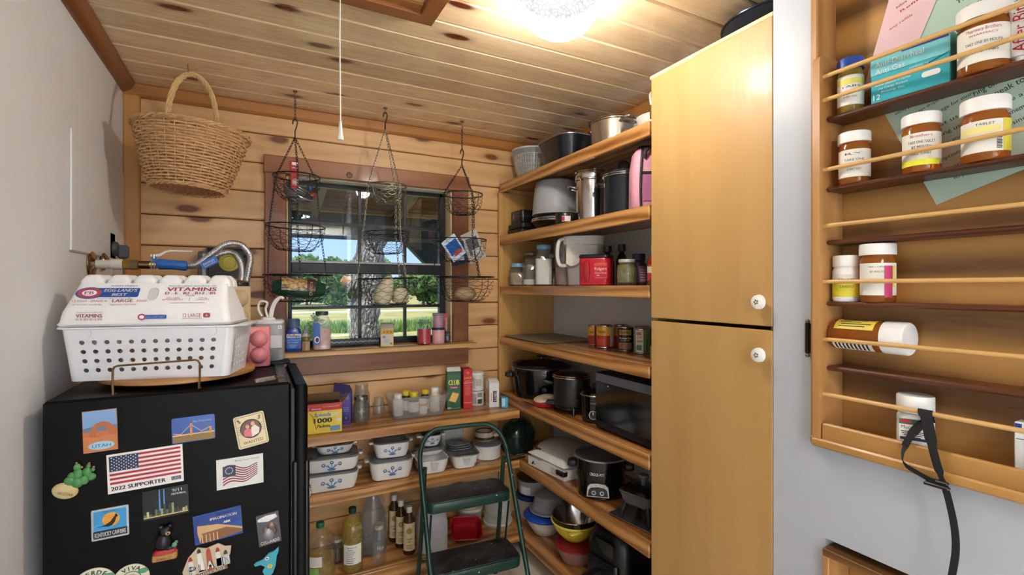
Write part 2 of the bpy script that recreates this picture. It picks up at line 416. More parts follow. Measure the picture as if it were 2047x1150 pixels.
# ceiling: tongue-and-groove planks running along x
ceiling = struct('ceiling', MB().box(-3.2, 3.2, -2.75, 2.84, ZC + .022, ZC + .10), DARKJ)
y = 2.70
while y > -2.6:
    y0 = y - .14; g = .0015; b = .006; m = MB()
    hx = .45 if False else 0
    prof = [(ZC + .024, y0 + g), (ZC + b, y0 + g), (ZC, y0 + g + b), (ZC, y - g - b), (ZC + b, y - g), (ZC + .024, y - g)]
    m.loft([[(x, yy, z) for z, yy in prof] for x in (XL, XR)][::-1])
    obj('plank', m, PINE_CEIL, ceiling); y = y0
# attic hatch with dark frame, panel and pull cord
t = thing('attic_hatch', 'dark-framed attic hatch in the plank ceiling beside the globe light', 'hatch', (.10, 1.24, ZC))
def mitre(p0, p1, q0, q1, z0, z1): return MB().loft([[(*p, z0) for p in (p0, p1, q1, q0)], [(*p, z1) for p in (p0, p1, q1, q0)]])
HX, HY, w = .417, .322, .05
oc = [(-HX, -HY), (HX, -HY), (HX, HY), (-HX, HY)]; ic = [(-HX + w, -HY + w), (HX - w, -HY + w), (HX - w, HY - w), (-HX + w, HY - w)]
for i in range(4):
    j = (i + 1) % 4
    obj('frame_side', mitre(oc[i], oc[j], ic[i], ic[j], -.035, .0), (CASING if i % 2 == 0 else TRIMW), t)
obj('panel', MB().box(-HX + w, HX - w, -HY + w, HY - w, -.012, .004, .002), JAMB, t)
for a in ((-HX + w, HX - w, HY - w - .03, HY - w), (-HX + w, HX - w, -HY + w, -HY + w + .03)): obj('panel_edge', MB().box(*a, -.02, .0, .002), CROWNW, t)
t = thing('pull_cord', 'thin white pull cord hanging from the attic hatch with a white bell-shaped tip', 'cord', (.206, 1.40, 0))
obj('cord', MB().tube([(0, 0, 2.396), (-.002, 0, 2.2), (.0, 0, 1.96)], .0018, 6), P('e6e0d4', .6), t)
obj('tip', MB(Matrix.Translation((0, 0, 1.912))).lathe([(.0075, 0), (.0085, .006), (.0055, .02), (.004, .045), (.0025, .052)], 14), P('efe9dc', .4), t)
# globe light
t = thing('ceiling_light', 'round pressed-glass globe light glowing on the plank ceiling', 'lamp', (.828, 1.262, ZC))
g = NT('lit_pressed_glass'); v = g.coords((1, 1, 1))
vo = g.n('ShaderNodeTexVoronoi'); vo.feature = 'DISTANCE_TO_EDGE'; vo.inputs['Scale'].default_value = 75; g.l(v, vo.inputs['Vector'])
edge = g.ramp(vo.outputs['Distance'], [(.0, (.38, .39, .42)), (.10, (.55, .56, .58)), (.25, (1, 1, 1))])
em = g.n('ShaderNodeEmission'); g.l(edge, em.inputs[0]); em.inputs[1].default_value = 1.05
bp = g.n('ShaderNodeBump'); bp.inputs['Distance'].default_value = .01; g.l(vo.outputs['Distance'], bp.inputs['Height'])
gs = g.n('ShaderNodeBsdfGlossy'); gs.inputs['Roughness'].default_value = .1; g.l(bp.outputs[0], gs.inputs['Normal'])
tr = g.n('ShaderNodeBsdfTransparent'); m1 = g.n('ShaderNodeMixShader'); m1.inputs[0].default_value = .74; g.l(tr.outputs[0], m1.inputs[1]); g.l(em.outputs[0], m1.inputs[2])
m2 = g.n('ShaderNodeMixShader'); m2.inputs[0].default_value = .02; g.l(m1.outputs[0], m2.inputs[1]); g.l(gs.outputs[0], m2.inputs[2])
# the glass also glows by itself: milky share lit by the bulbs within
ad = g.n('ShaderNodeAddShader'); g.l(m2.outputs[0], ad.inputs[0]); e2 = g.n('ShaderNodeEmission'); g.l(edge, e2.inputs[0]); e2.inputs[1].default_value = .30; g.l(e2.outputs[0], ad.inputs[1]); GLOBE = g.out(ad.outputs[0])
bl = bpy.data.lights.new('bulb', 'POINT'); bl.energy = GLOBE_W; bl.color = (1.0, .95, .88); bl.shadow_soft_size = .06
bo = bpy.data.objects.new('bulb', bl); COL.objects.link(bo); bo.parent = t; bo.location = (0, 0, -.066)
obj('globe', MB().lathe([(.004, -.130), (.03, -.128), (.06, -.119), (.09, -.100), (.112, -.072), (.122, -.04), (.118, -.015), (.10, -.003)], 40), GLOBE, t)
obj('bulb_light_blocker', MB().lathe([(.001, -.014), (.112, -.014), (.112, -.012), (.001, -.0125)], 32), P('0a0a0a', .6, spec=.0), t)  # unseen black disc, added to keep bulb light off the ceiling behind the globe
obj('collar', MB().lathe([(.10, -.012), (.112, -.012), (.118, -.004), (.118, 0)], 32), P('d8d4cc', .3), t)
# window
win = struct('window_1', None, None); WBLK = P('0d0f13', .4); FIN = .02
obj('casing_side', MB().box(.04, .138, 2.672, 2.712, 1.19, 2.075, .004), CASING_V, win)
obj('casing_side', MB().box(1.018, 1.112, 2.672, 2.712, 1.19, 2.075, .004), CASING_V, win)
obj('casing_head', MB().box(.036, 1.116, 2.668, 2.712, 2.072, 2.160, .004), CASING, win)
obj('knot', MB(Matrix.Translation((.437, 2.667, 2.098)) @ Matrix.Rotation(pi / 2, 4, 'X')).lathe([(.0155, -.001), (.0155, .003), (.011, .005), (.001, .0055)], 20), P('6a4a34', .5), win)
obj('sill', MB().box(.045, 1.128, 2.582, 2.84, 1.168, 1.193, .004), SILLW, win)
obj('apron', MB().box(-.10, 1.112, 2.672, 2.712, 1.066, 1.168, .004), CASING, win)
obj('jamb', MB().box(.136, .146, 2.70, 2.84, 1.19, 2.08, .001), JAMB, win)
obj('jamb', MB().box(1.009, 1.019, 2.70, 2.84, 1.19, 2.08, .001), JAMB, win)
obj('jamb_head', MB().box(.136, 1.019, 2.70, 2.84, 2.069, 2.079, .001), P('eeeae2', .5), win)
y0, y1 = 2.79, 2.83
fx0, fx1, fz0, fz1 = .146, 1.009, 1.193, 2.069
obj('frame', MB().box(fx0, fx0 + .024, y0, y1, fz0, fz1, .002).box(fx1 - .034, fx1, y0, y1, fz0, fz1, .002).box(fx0, fx1, y0, y1, fz1 - .022, fz1, .002).box(fx0, fx1, y0, y1, fz0, fz0 + .034, .002), WBLK, win)
obj('meeting_rail', MB().box(fx0 + .02, fx1 - .03, y0 - .008, y1 - .005, 1.585, 1.640, .003), WBLK, win)
obj('sash_rail', MB().box(fx0 + .02, fx1 - .03, y0 - .004, y1 - .008, 1.640, 1.652, .002), P('b8bcc0', .4), win)
gx = [fx0 + .024, fx0 + .024 + .345, fx0 + .024 + .345 + .254, fx1 - .034]
for x in gx[1:3]:
    for (a, b) in ((1.652, fz1 - .022), (fz0 + .034, 1.585)):
        obj('muntin', MB().box(x - .009, x + .009, y0 + .012, y0 + .026, a, b, .001), WBLK, win)
for z in (1.855, 1.402):
    obj('muntin', MB().box(gx[0], gx[3], y0 + .010, y0 + .028, z - .008, z + .008, .001), WBLK, win)
PANE = glass('window_pane', (.97, .985, .98), .75, .0)
for i in range(3):
    for (a, b) in ((1.652, 1.847), (1.863, fz1 - .022), (fz0 + .034, 1.394), (1.41, 1.585)):
        obj('pane', MB().box(gx[i] + (.009 if i else 0), gx[i + 1] - (.009 if i < 2 else 0), y0 + .0185, y0 + .0205, a, b), PANE, win)
# ---------------------------------------------------------------- outdoors
GR = NT('dry_grass'); v = GR.coords((1, 1, 1)); n1 = GR.noise(v, .35, 4); n2 = GR.noise(v, 9, 4, .7)
c = GR.ramp(GR.math('ADD', GR.math('MULTIPLY', n1, .7), GR.math('MULTIPLY', n2, .3)), [(.36, lin('7f8a42')), (.5, lin('b0a664')), (.7, lin('c4b47e'))])
GRASS = GR.out(GR.pbr(c, .9, bump=n2, bstr=.5, bdist=.05).outputs[0])
struct('ground', MB().box(-70, 90, 2.9, 120, -.45, -.25), GRASS)
struct('road', MB().box(-70, 90, 36, 38.2, -.26, -.235), P('d8d2c8', .9, var=.06))
# porch: sloping board roof, rafters, beam with bracket
PORCHB = wood('porch_board', 'a8785a', '7c5238', '3a2010', 0, 1.6, 20, .6, 0, .2, .1); PORCHG = P('53615e', .7, var=.1)
pr = struct('porch_roof', MB(Matrix.Translation((0, 2.9, 2.70)) @ Matrix.Rotation(-math.atan(.5 / 2.5), 4, 'X')).box(-3, 5, 0, 3.0, .03, .08), P('5a4030', .8))
M0 = Matrix.Translation((0, 2.9, 2.70)) @ Matrix.Rotation(-math.atan(.5 / 2.5), 4, 'X')
for k in range(20): obj('roof_board', MB(M0).box(-3, 5, k * .15 + .003, k * .15 + .147, .012, .034, .004), PORCHB, pr)
for x in (-1.9, -1.1, -.3, .5, 1.28, 2.1, 2.9): obj('rafter', MB(M0).box(x - .03, x + .03, 0, 2.6, -.10, .012, .004), P('a39480', .7), pr)
t = thing('porch_beam', 'grey-green porch beam with angled bracket outside the window', 'beam', (0, 5.05, 0))
obj('beam', MB().box(-3, 5, -.07, .07, 1.99, 2.23, .008), PORCHG, t)
obj('lower_board', MB().box(-3, 5, -.10, -.07, 1.975, 2.02, .004), P('77827c', .7), t)
obj('bracket', MB().prism([(1.36, 1.99), (1.86, 1.50), (2.05, 1.50), (2.05, 1.99)], -.05, .05), PORCHG, t)
obj('post', MB().box(1.95, 2.12, -.07, .07, -.25, 1.99, .01), PORCHG, t)
# oak
def bark():
    t = NT('oak_bark'); v = t.coords((7, 7, 2.2)); vo = t.n('ShaderNodeTexVoronoi'); vo.feature = 'DISTANCE_TO_EDGE'; vo.inputs['Scale'].default_value = 3.4
    nz = t.noise(v, 2.0, 4); mixv = t.n('ShaderNodeVectorMath', operation='ADD'); t.l(v, mixv.inputs[0]); cb = t.n('ShaderNodeCombineXYZ'); t.l(nz, cb.inputs[0]); t.l(nz, cb.inputs[2]); t.l(cb.outputs[0], mixv.inputs[1]); t.l(mixv.outputs[0], vo.inputs['Vector'])
    c = t.ramp(vo.outputs['Distance'], [(.02, lin('4c433c')), (.10, lin('a59c92')), (.4, lin('cbc4ba'))])
    return t.out(t.pbr(c, .9, bump=vo.outputs['Distance'], bstr=1.0, bdist=.06).outputs[0])
BARK = bark()
OX, OY = 1.30, 6.6
t = thing('oak_tree', 'thick oak trunk with rough grey bark and a broken branch stub outside the window', 'tree', (OX, OY, -.25))
pts = spline([(0, 0, 0), (.0, .02, .8), (-.02, 0, 1.5), (.05, .05, 2.2), (.16, 0, 3.0), (.3, .1, 4.2)], 8); rs = [.265 - .08 * min(1, i / 12) + .012 * math.sin(i * 1.7) for i in range(len(pts))]
m = MB(); m.tube(pts, rs, 22)
m.v = [(x + .012 * math.sin(z * 23 + x * 40), y + .012 * math.cos(z * 19 + x * 31), z) for x, y, z in m.v]
obj('trunk', m, BARK, t)
obj('branch_stub', MB().tube([(-.05, -.02, 1.70), (-.18, -.08, 1.78), (-.27, -.12, 1.84)], [.14, .10, .085], 14), BARK, t)
obj('broken_end', MB().tube([(-.265, -.118, 1.838), (-.30, -.13, 1.865), (-.31, -.14, 1.91)], [.083, .06, .01], 10), P('b98a62', .9, var=.3), t)
LEAFM = []
for c0, c1 in (('587a3c', '9ab868'), ('6a9044', 'b4cf74'), ('4a6a3c', '86a460')):
    q = NT('leaf_green'); oi = q.noise(q.coords((1, 1, 1)), 1.3, 4)
    col = q.ramp(oi, [(.35, lin(c0)), (.65, lin(c1))]); pb = q.pbr(col, .7); tl = q.n('ShaderNodeBsdfTranslucent'); q.l(col, tl.inputs[0])
    ms = q.n('ShaderNodeMixShader'); ms.inputs[0].default_value = .3; q.l(pb.outputs[0], ms.inputs[1]); q.l(tl.outputs[0], ms.inputs[2]); LEAFM.append(q.out(ms.outputs[0]))
def foliage(blobs, n, leaf, seed):
    r = random.Random(seed); m = MB()
    for (cx, cy, cz, R_, sz) in blobs:
        for _ in range(n):
            u = r.uniform(-1, 1); a = r.uniform(0, 2 * pi); q = R_ * (r.random() ** .35); s_ = math.sqrt(1 - u * u)
            p = Vector((cx + q * s_ * math.cos(a), cy + q * s_ * math.sin(a), cz + q * u * sz))
            d1 = Vector((r.gauss(0, 1), r.gauss(0, 1), r.gauss(0, 1))).normalized() * leaf; d2 = Vector((r.gauss(0, 1), r.gauss(0, 1), r.gauss(0, 1))).normalized() * leaf * .6
            m.add([tuple(p - d1), tuple(p - d2), tuple(p + d1), tuple(p + d2)], [(0, 1, 2, 3)])
    return m
def tree(x, y, h, w, mi, label, seed, trunk=True, n=420, leaf=.16):
    t = thing('leafy_tree', label, 'tree', (x, y, -.25), group=None)
    r = random.Random(seed); bl = []
    for k in range(10): bl.append((r.uniform(-.62, .62) * w, r.uniform(-.4, .4) * w, h * r.uniform(.20, .70), w * r.uniform(.34, .46), min(.8, h * .34 / (w * .4))))
    bl.append((0, 0, h * .74, w * .42, min(.8, h * .26 / (w * .42))))
    f = obj('foliage', foliage(bl, n, leaf, seed), LEAFM[mi], t); f['kind'] = 'stuff'
    obj('trunk', MB().tube([(0, 0, 0), (.05, 0, h * .4), (0, 0, h * .75)], [.14, .11, .05], 8), BARK, t)
spec = [(1.4, 44, 3.9, 3.1, 2, 'dark bushy tree at the left end of the far tree line'), (7.6, 44.5, 4.3, 3.1, 0, 'mid-green tree left of centre in the far tree line'), (13.8, 44, 4.0, 3.1, 2, 'dark tree just left of the oak trunk in the far tree line'),
        (20.0, 44.5, 3.8, 3.1, 0, 'tree just behind the oak trunk in the far tree line'), (26.2, 44, 3.8, 3.1, 2, 'dark tree right of the oak trunk in the far tree line'), (32.4, 44.5, 4.2, 3.1, 0, 'tall tree at the right end of the far tree line'), (38.6, 44, 4.3, 3.1, 0, 'last tree of the far line, cut by the window edge'),
        (4.5, 52, 5.2, 3.5, 0, 'tree in the rear row showing between the two leftmost far trees'), (11.5, 52, 5.0, 3.5, 2, 'tree in the rear row showing left of the oak trunk'), (18.5, 52, 4.9, 3.5, 2, 'tree in the rear row showing close behind the oak trunk'), (25.5, 52, 5.0, 3.5, 0, 'tree in the rear row showing right of the oak trunk'), (32.5, 52, 5.0, 3.5, 2, 'tree in the rear row showing left of the window edge'), (39.6, 52, 5.2, 3.5, 2, 'tree in the rear row at the right window edge')]
for i, (x, yy, h, w, mi, lb) in enumerate(spec): tree(x, yy, h, w, mi, lb, 20 + i, n=420, leaf=.30)
tree(10.6, 23.5, 3.3, 1.7, 1, 'bright light-green tree on the lawn near the right window edge', 77, n=520, leaf=.12)
tree(8.8, 17.5, 1.1, .8, 0, 'small round bush with several stems on the lawn at right', 78, n=260, leaf=.06)
tree(1.62, 16.0, 1.15, .36, 2, 'tiny sapling on the lawn at the left window edge', 79, n=60, leaf=.05)
t = thing('tall_weeds', 'strip of bright green weeds across the lawn', 'plants', (0, 0, -.25)); t['kind'] = 'stuff'
r = random.Random(5); m = MB()
for _ in range(5200):
    x = r.uniform(.5, 9.0); yy = 20.5 + r.uniform(-.9, .9) + .5 * math.sin(x); h = r.uniform(.12, .5); a = r.uniform(0, pi); dx = .05 * math.cos(a); dy = .05 * math.sin(a); lx = r.gauss(0, .1); ly = r.gauss(0, .1)
    m.add([(x - dx, yy - dy, 0), (x + dx, yy + dy, 0), (x + lx, yy + ly, h)], [(0, 1, 2)])
o = obj('blades', m, LEAFM[1], t); o['kind'] = 'stuff'
t = thing('utility_pole', 'slim brown wooden pole on the lawn near the right window edge', 'pole', (9.9, 16.4, -.25))
obj('pole', MB().tube([(0, 0, 0), (0, 0, 2.3)], .07, 10), P('7a5a48', .8), t); obj('cap', MB().box(-.08, .08, -.08, .08, 2.3, 2.34, .01), P('6a4a3a', .8), t)
# ---------------------------------------------------------------- built-in shelves
def shelf(name, label, x0, x1, y0, y1, zt, th, front, mat):
    """front: 'x' = edge strip on the -x side, 'y' = on the -y side"""
    t = thing(name, label, 'shelf', ((x0 + x1) / 2, (y0 + y1) / 2, zt - th)); M = Matrix.Translation((-(x0 + x1) / 2, -(y0 + y1) / 2, -(zt - th)))
    s = .022
    if front == 'x':
        obj('plank', MB(M).box(x0 + s, x1, y0, y1, zt - .024, zt, .001), mat, t)
        obj('edge_strip', MB(M).box(x0, x0 + s, y0, y1, zt - th, zt - .0005, .003), mat, t)
    else:
        obj('plank', MB(M).box(x0, x1, y0 + s, y1, zt - .024, zt, .001), mat, t)
        obj('edge_strip', MB(M).box(x0, x1, y0, y0 + s, zt - th, zt - .0005, .003), mat, t)
    return t
t = thing('shelf_end_panel', 'tall honey-coloured plywood panel carrying the right shelves at the log wall', 'panel', (1.505, 2.675, 0))
obj('panel', MB().box(-.195, .193, -.009, .009, 0, 2.086, .002), PANELW, t)
obj('edging', MB().box(-.197, -.17, -.013, -.009, .89, 2.086, .001), PANELW, t)
SX0, SX1, SY0, SY1 = 1.31, 1.698, 1.392, 2.664
for nm, zt, th, lb in (('s1', 2.138, .055, 'topmost right-hand wooden shelf under the ceiling, holding the roaster'), ('s2', 1.822, .057, 'second right-hand wooden shelf from the top, holding steel and black pots'),
                       ('s3', 1.518, .048, 'right-hand wooden shelf at eye level, holding jars and the red coffee tub'), ('s4', 1.213, .047, 'right-hand wooden shelf holding the canned food and flat tray'),
                       ('s5', .880, .060, 'right-hand wooden shelf holding the microwave and black slow cookers'), ('s6', .545, .055, 'right-hand wooden shelf holding the white griddle machine and skillet'),
                       ('s7', .137, .047, 'lowest right-hand wooden shelf, holding plastic bowls')):
    shelf('pantry_shelf', lb, SX0, SX1, SY0, SY1, zt, th, 'x', SHELFW)
for zt, th, lb in ((.825, .042, 'wooden back shelf under the window, holding the sweetener and cracker boxes'), (.548, .043, 'wooden back shelf holding white casserole dishes'), (.140, .047, 'lowest wooden back shelf, holding oil bottles')):
    shelf('pantry_shelf', lb, XL + .012, 1.308, 2.40, 2.69, zt, th, 'y', SHELFX)
t = thing('shelf_riser', 'upright board closing the gap below the lowest right-hand shelf', 'board', (1.40, 2.03, 0)); obj('board', MB().box(-.009, .009, -.63, .63, 0, .088, .001), SHELFW, t)
t = thing('shelf_riser', 'upright board closing the gap below the lowest back shelf', 'board', (.40, 2.50, 0)); obj('board', MB().box(-.88, .88, -.009, .009, 0, .091, .001), SHELFX, t)
# ---------------------------------------------------------------- tall cupboard
CZ = 2.287
t = thing('tall_cupboard', 'tall birch-veneer cupboard with an upper and a lower flush door', 'cupboard', (1.31, 1.14, 0))
obj('carcass', MB().box(.022, .385, -.242, -.224, 0, CZ - .002, .001).box(.022, .385, .228, .246, 0, CZ - .002, .001).box(.022, .385, -.224, .228, CZ - .02, CZ - .002, .001).box(.36, .38, -.224, .228, 0.02, CZ - .02).box(.022, .38, -.224, .228, .06, .08), BIRCH, t)
for z0, z1, kz in ((1.398, CZ, 1.468), (.085, 1.386, 1.315)):
    d = obj('door', MB().box(0, .020, -.244, .240, z0, z1, .0015), BIRCH, t)
    k = obj('knob', MB(Matrix.Translation((0, -.236 + .02, kz)) @ Matrix.Rotation(-pi / 2, 4, 'Y')).lathe([(.008, 0), (.009, .010), (.018, .014), (.022, .021), (.020, .029), (.012, .033), (.001, .0335)], 24), P('f4f2ee', .15, coat=.5), d, 'white porcelain knob with a printed flower')
    for z in (z0 + .12, z1 - .12):
        h = obj('hinge', MB().box(-.002, .012, .2395, .2465, z - .026, z + .026, .001), P('6a6238', .4, .8), d)
obj('top_board', MB().box(0, .385, -.246, .248, CZ + .0005, CZ + .014, .002), JAMB, t)
# print on the knobs
for kz in (1.468, 1.315):
    for q in range(5):
        a = q * 2 * pi / 5
        obj('flower_print', MB(Matrix.Translation((-.0337, -.216, kz))).ball((0, .005 * math.cos(a), .005 * math.sin(a)), .0026, .15, 1, 1, 8, 5), P('3a5a4a', .5), t)
t = thing('wok_pan', 'dark round pan rim lying on top of the tall cupboard', 'pan', (1.50, 1.02, CZ + .0145))
obj('body', MB().lathe([(.06, 0), (.10, .012), (.150, .055), (.158, .066), (.152, .066), (.1, .02), (.06, .006), (.001, .006)], 36), P('1b232c', .3), t)
obj('rim', MB(Matrix.Translation((0, 0, .066))).tube([(.158 * math.cos(a), .158 * math.sin(a), 0) for a in [k * pi / 18 for k in range(36)]], .004, 8, True), P('2a3440', .25, .6), t)
# ---------------------------------------------------------------- medicine rack
t = thing('medicine_rack', 'golden pine wall rack with dark shelves and round dowel rails', 'rack', (1.31, .40, 1.10))
X0 = 0.0
def rb(name, x0, x1, y0, y1, z0, z1, mat, b=.003, par=t): return obj(name, MB(Matrix.Translation((-1.31, -.40, -1.10))).box(x0, x1, y0, y1, z0, z1, b), mat, par)
rb('back_panel', 1.388, 1.40, .03, .775, 1.105, 2.365, RACKW, .001)
rb('frame_side', 1.303, 1.40, .766, .784, 1.102, 2.368, RACKV); rb('frame_side', 1.303, 1.40, .021, .036, 1.102, 2.368, RACKV)
rb('frame_foot', 1.298, 1.40, .022, .783, 1.101, 1.120, RACKW)
m = MB(Matrix.Translation((-1.31, -.40, -1.10))); pr_ = [(1.283, 1.12), (1.283, 2.09), (1.288, 2.104), (1.298, 2.108), (1.386, 2.108), (1.386, 1.12)]
m.add([(x, .748, z) for x, z in pr_] + [(x, .766, z) for x, z in pr_], [(0, 1, 2, 3, 4, 5), (11, 10, 9, 8, 7, 6)] + [((i + 1) % 6, i, 6 + i, 6 + (i + 1) % 6) for i in range(6)])
obj('stile', m, RACKV, t)
rb('front_rail', 1.287, 1.302, .04, .747, 1.116, 1.163, RACKW, .004)
rb('lower_moulding', 1.280, 1.298, .03, .770, 1.100, 1.122, RACKW, .004)
for z in (1.951, 1.769, 1.632, 1.474, 1.308):
    rb('shelf', 1.310, 1.387, .04, .7475, z - .012, z, WALNUT, .004)
rb('shelf', 1.303, 1.387, .04, .7475, 1.120, 1.127, RACKW, .001)
for z in (2.054, 1.993, 1.813, 1.669, 1.525, 1.377, 1.2355):
    obj('dowel', MB(Matrix.Translation((-1.31, -.40, -1.10))).tube([(1.300, .036, z), (1.300, .752, z)], .0052, 12), DOWEL, t)
m = MB(); m.box(1.2965, 1.303, .786, .793, 1.335, 1.415, .001).tube([(1.299, .787, 1.33), (1.299, .787, 1.42)], .0045, 10)
t = thing('hinge', 'small antique brass hinge on the white wall left of the medicine rack', 'hinge', (1.305, .79, 1.375))
M = Matrix.Translation((-1.305, -.79, -1.375))
obj('leaf', MB(M).box(1.3045, 1.3095, .7865, .800, 1.335, 1.415, .001), P('4a3a28', .4, .8), t)
obj('pin', MB(M).tube([(1.302, .7905, 1.334), (1.302, .7905, 1.416)], .0042, 10), P('2a2018', .4, .8), t)
for z in (1.330, 1.420): obj('finial', MB(M).ball((1.302, .7905, z), .0058), P('8a8070', .3, .9), t)
t = thing('lower_cabinet_frame', 'golden wooden frame of a lower wall niche, its corner at the bottom edge', 'frame', (1.30, .40, .20))
M = Matrix.Translation((-1.30, -.40, -.20))
obj('frame_side', MB(M).box(1.294, 1.42, .732, .748, .205, .820, .002), RACKV, t); obj('frame_head', MB(M).box(1.294, 1.42, .04, .748, .8205, .840, .002), RACKW, t)
obj('back_panel', MB(M).box(1.385, 1.41, .03, .731, .21, .819, .001), RACKW, t)
# items standing in the rack: front is -x
RX = 1.343
def pill(y, z0, r, h, colm, capm, label, capr=None, caph=.026, texts=(), x=RX, lab=True, extra=None, labcol=None, neck=.0):
    t = thing('pill_bottle', label, 'bottle', (x, y, z0 + .0004), fa(x, y))
    zc = h - caph
    obj('bottle', MB().lathe([(r * .92, 0), (r, .004), (r, zc - .012 - neck), (r * .88, zc - .003), (r * .86, zc + .003)], 30), colm, t)
    cr = capr or r * 1.04
    c = MB().lathe([(cr, zc), (cr, h - .003), (cr * .96, h), (.001, h)], 36); obj('cap', c, capm, t)
    if lab:
        lz0, lz1 = h * .12, zc - .02 - neck
        obj('label', MB().arc(r + .0004, lz0, lz1, -1.25, 1.35, 18), labcol or PAPER, t)
        for i, (s, zz, hh, w_, mt) in enumerate(texts): text(t, s, hh, mt, z=lz0 + zz * (lz1 - lz0), w=w_, bend=r + .0012)
    if extra: extra(t, r, h)
    return t
def ystrip(t, r, h, a0=.75, a1=1.35, col='e6d84a'): obj('warning_strip', MB().arc(r + .0011, h * .12, h * .62, a0, a1, 8), P(col, .5), t)
def ylow(t, r, h): obj('warning_strip', MB().arc(r + .0011, h * .10, h * .20, -1.2, 1.0, 12), P('e8e23a', .5), t)
def pilltx(a, b, c='TAKE ONE TABLET BY MOUTH'): return ((a, .80, .0055, .040, INK), (b, .58, .0055, .044, INK), (c, .40, .004, .046, INK), ('EVERY DAY', .24, .005, .03, INK))
OR = AMBER
t = pill(.706, 1.951, .0285, .137, glass('yellow_amber', (.88, .62, .10), .8, .08, .40, (.85, .58, .10)), BLUE, 'small amber pill bottle with a blue cap at the left end of the top row', texts=pilltx('PHARMACY', 'TABS', 'TAKE 1 TABLET BY MOUTH'), extra=lambda t, r, h: obj('warning_strip', MB().arc(r + .0009, h * .50, h * .60, -1.2, 1.3, 14), P('e6dc6a', .5), t))
t = pill(.448, 1.951, .042, .140, OR, WHITE, 'large amber pill bottle with a white cap standing in the top row', texts=(('Pharmacy Brothers', .86, .007, .055, RED), ('PHARMACY', .74, .004, .045, RED), ('TAKE ONE BY MOUTH', .50, .006, .060, INK), ('10MG TABS', .26, .006, .045, INK)), caph=.03)
t = pill(.697, 1.769, .034, .130, OR, WHITE, 'amber pill bottle with a white cap at the left end of the second row', texts=pilltx('RX', 'TAKE ONE', 'BY MOUTH EVERY DAY'))
t = pill(.556, 1.769, .035, .132, OR, WHITE, 'amber pill bottle with a yellow strip at its foot in the second row', texts=(('Brothers', .86, .006, .04, RED), ('TAKE ONE TABLET', .66, .006, .05, INK), ('BY MOUTH', .50, .006, .035, INK), ('MG TABS', .3, .005, .035, INK)), extra=ylow)
t = pill(.446, 1.769, .038, .130, OR, WHITE, 'amber pill bottle with a barcode and a yellow side strip in the second row', caph=.030, texts=(('TABLET', .84, .005, .03, INK), ('TAKE 1 DAILY', .62, .005, .05, INK)), extra=lambda t, r, h: (ystrip(t, r, h), [obj('barcode', MB().arc(r + .0013, h * .12 + .005 + .003 * k, h * .12 + .0065 + .003 * k, .45, .68, 4), INK, t) for k in range(8)], obj('barcode_field', MB().arc(r + .0010, h * .42, h * .52, -1.1, .6, 10), P('eee28a', .5), t)))
def aleve(t, r, h): obj('lower_label', MB().arc(r + .0011, .012, .048, -1.2, 1.2, 18), P('e6d838', .5), t); text(t, 'CARDIO', .006, INK, z=.035, w=.03, bend=r + .002)
t = pill(.7155, 1.474, .0305, .117, WHITE, WHITE, 'small all-white pill bottle with a yellow label band', texts=(('EQUATE', .66, .008, .036, NAVY),), caph=.028, extra=aleve, capr=.030)
t = pill(.6445, 1.474, .036, .141, OR, WHITE, 'tall orange pill bottle with a pink label strip beside a white bottle', texts=(('TAKE 1 CAPSULE', .86, .004, .04, INK), ('BY MOUTH', .7, .005, .03, INK)), caph=.027, extra=lambda t, r, h: (obj('pink_strip', MB().arc(r + .0012, .012, h * .62, .35, .85, 8), P('c83a6e', .5), t), obj('warning_strip', MB().arc(r + .0012, h * .25, h * .62, .87, 1.1, 6), P('e0d05a', .5), t)))
# bottle lying on its side
t = thing('pill_bottle', 'amber pill bottle lying on its side with a yellow label and white cap', 'bottle', (1.3425, .742, 1.390))
t.rotation_euler = Matrix(((0, 1, 0), (0, 0, -1), (-1, 0, 0))).to_euler()
h = .165; r = .037
obj('bottle', MB().lathe([(r * .92, 0), (r, .004), (r, h - .055), (r * .9, h - .045), (r * .88, h - .035)], 30), OR, t)
obj('cap', MB().lathe([(.039, h - .048), (.039, h - .003), (.037, h), (.001, h)], 36), WHITE, t)
obj('label', MB().arc(r + .0005, .014, h - .062, -1.75, -.45, 18), P('e2cc50', .5), t)
obj('lower_label', MB().arc(r + .0005, .010, h - .065, .35, 1.2, 14), PAPER, t)
for k in range(5): obj('print_line', MB().arc(r + .0012, .024 + .004 * (k % 2), h - .070 - .012 * (k % 3), -1.5 + k * .2, -1.45 + k * .2, 3), INK, t)
for k in range(9): obj('print_line', MB().arc(r + .0012, .016 + .009 * k, .020 + .009 * k, .45, 1.05, 4), INK, t)
for k in range(6): obj('tablet', MB().ball((.012 * math.cos(k * 1.1), -.020 + .004 * math.sin(k * 2), .010 + .008 * k), .007, 1, .7, 1, 10, 6), P('c87030', .5), t)
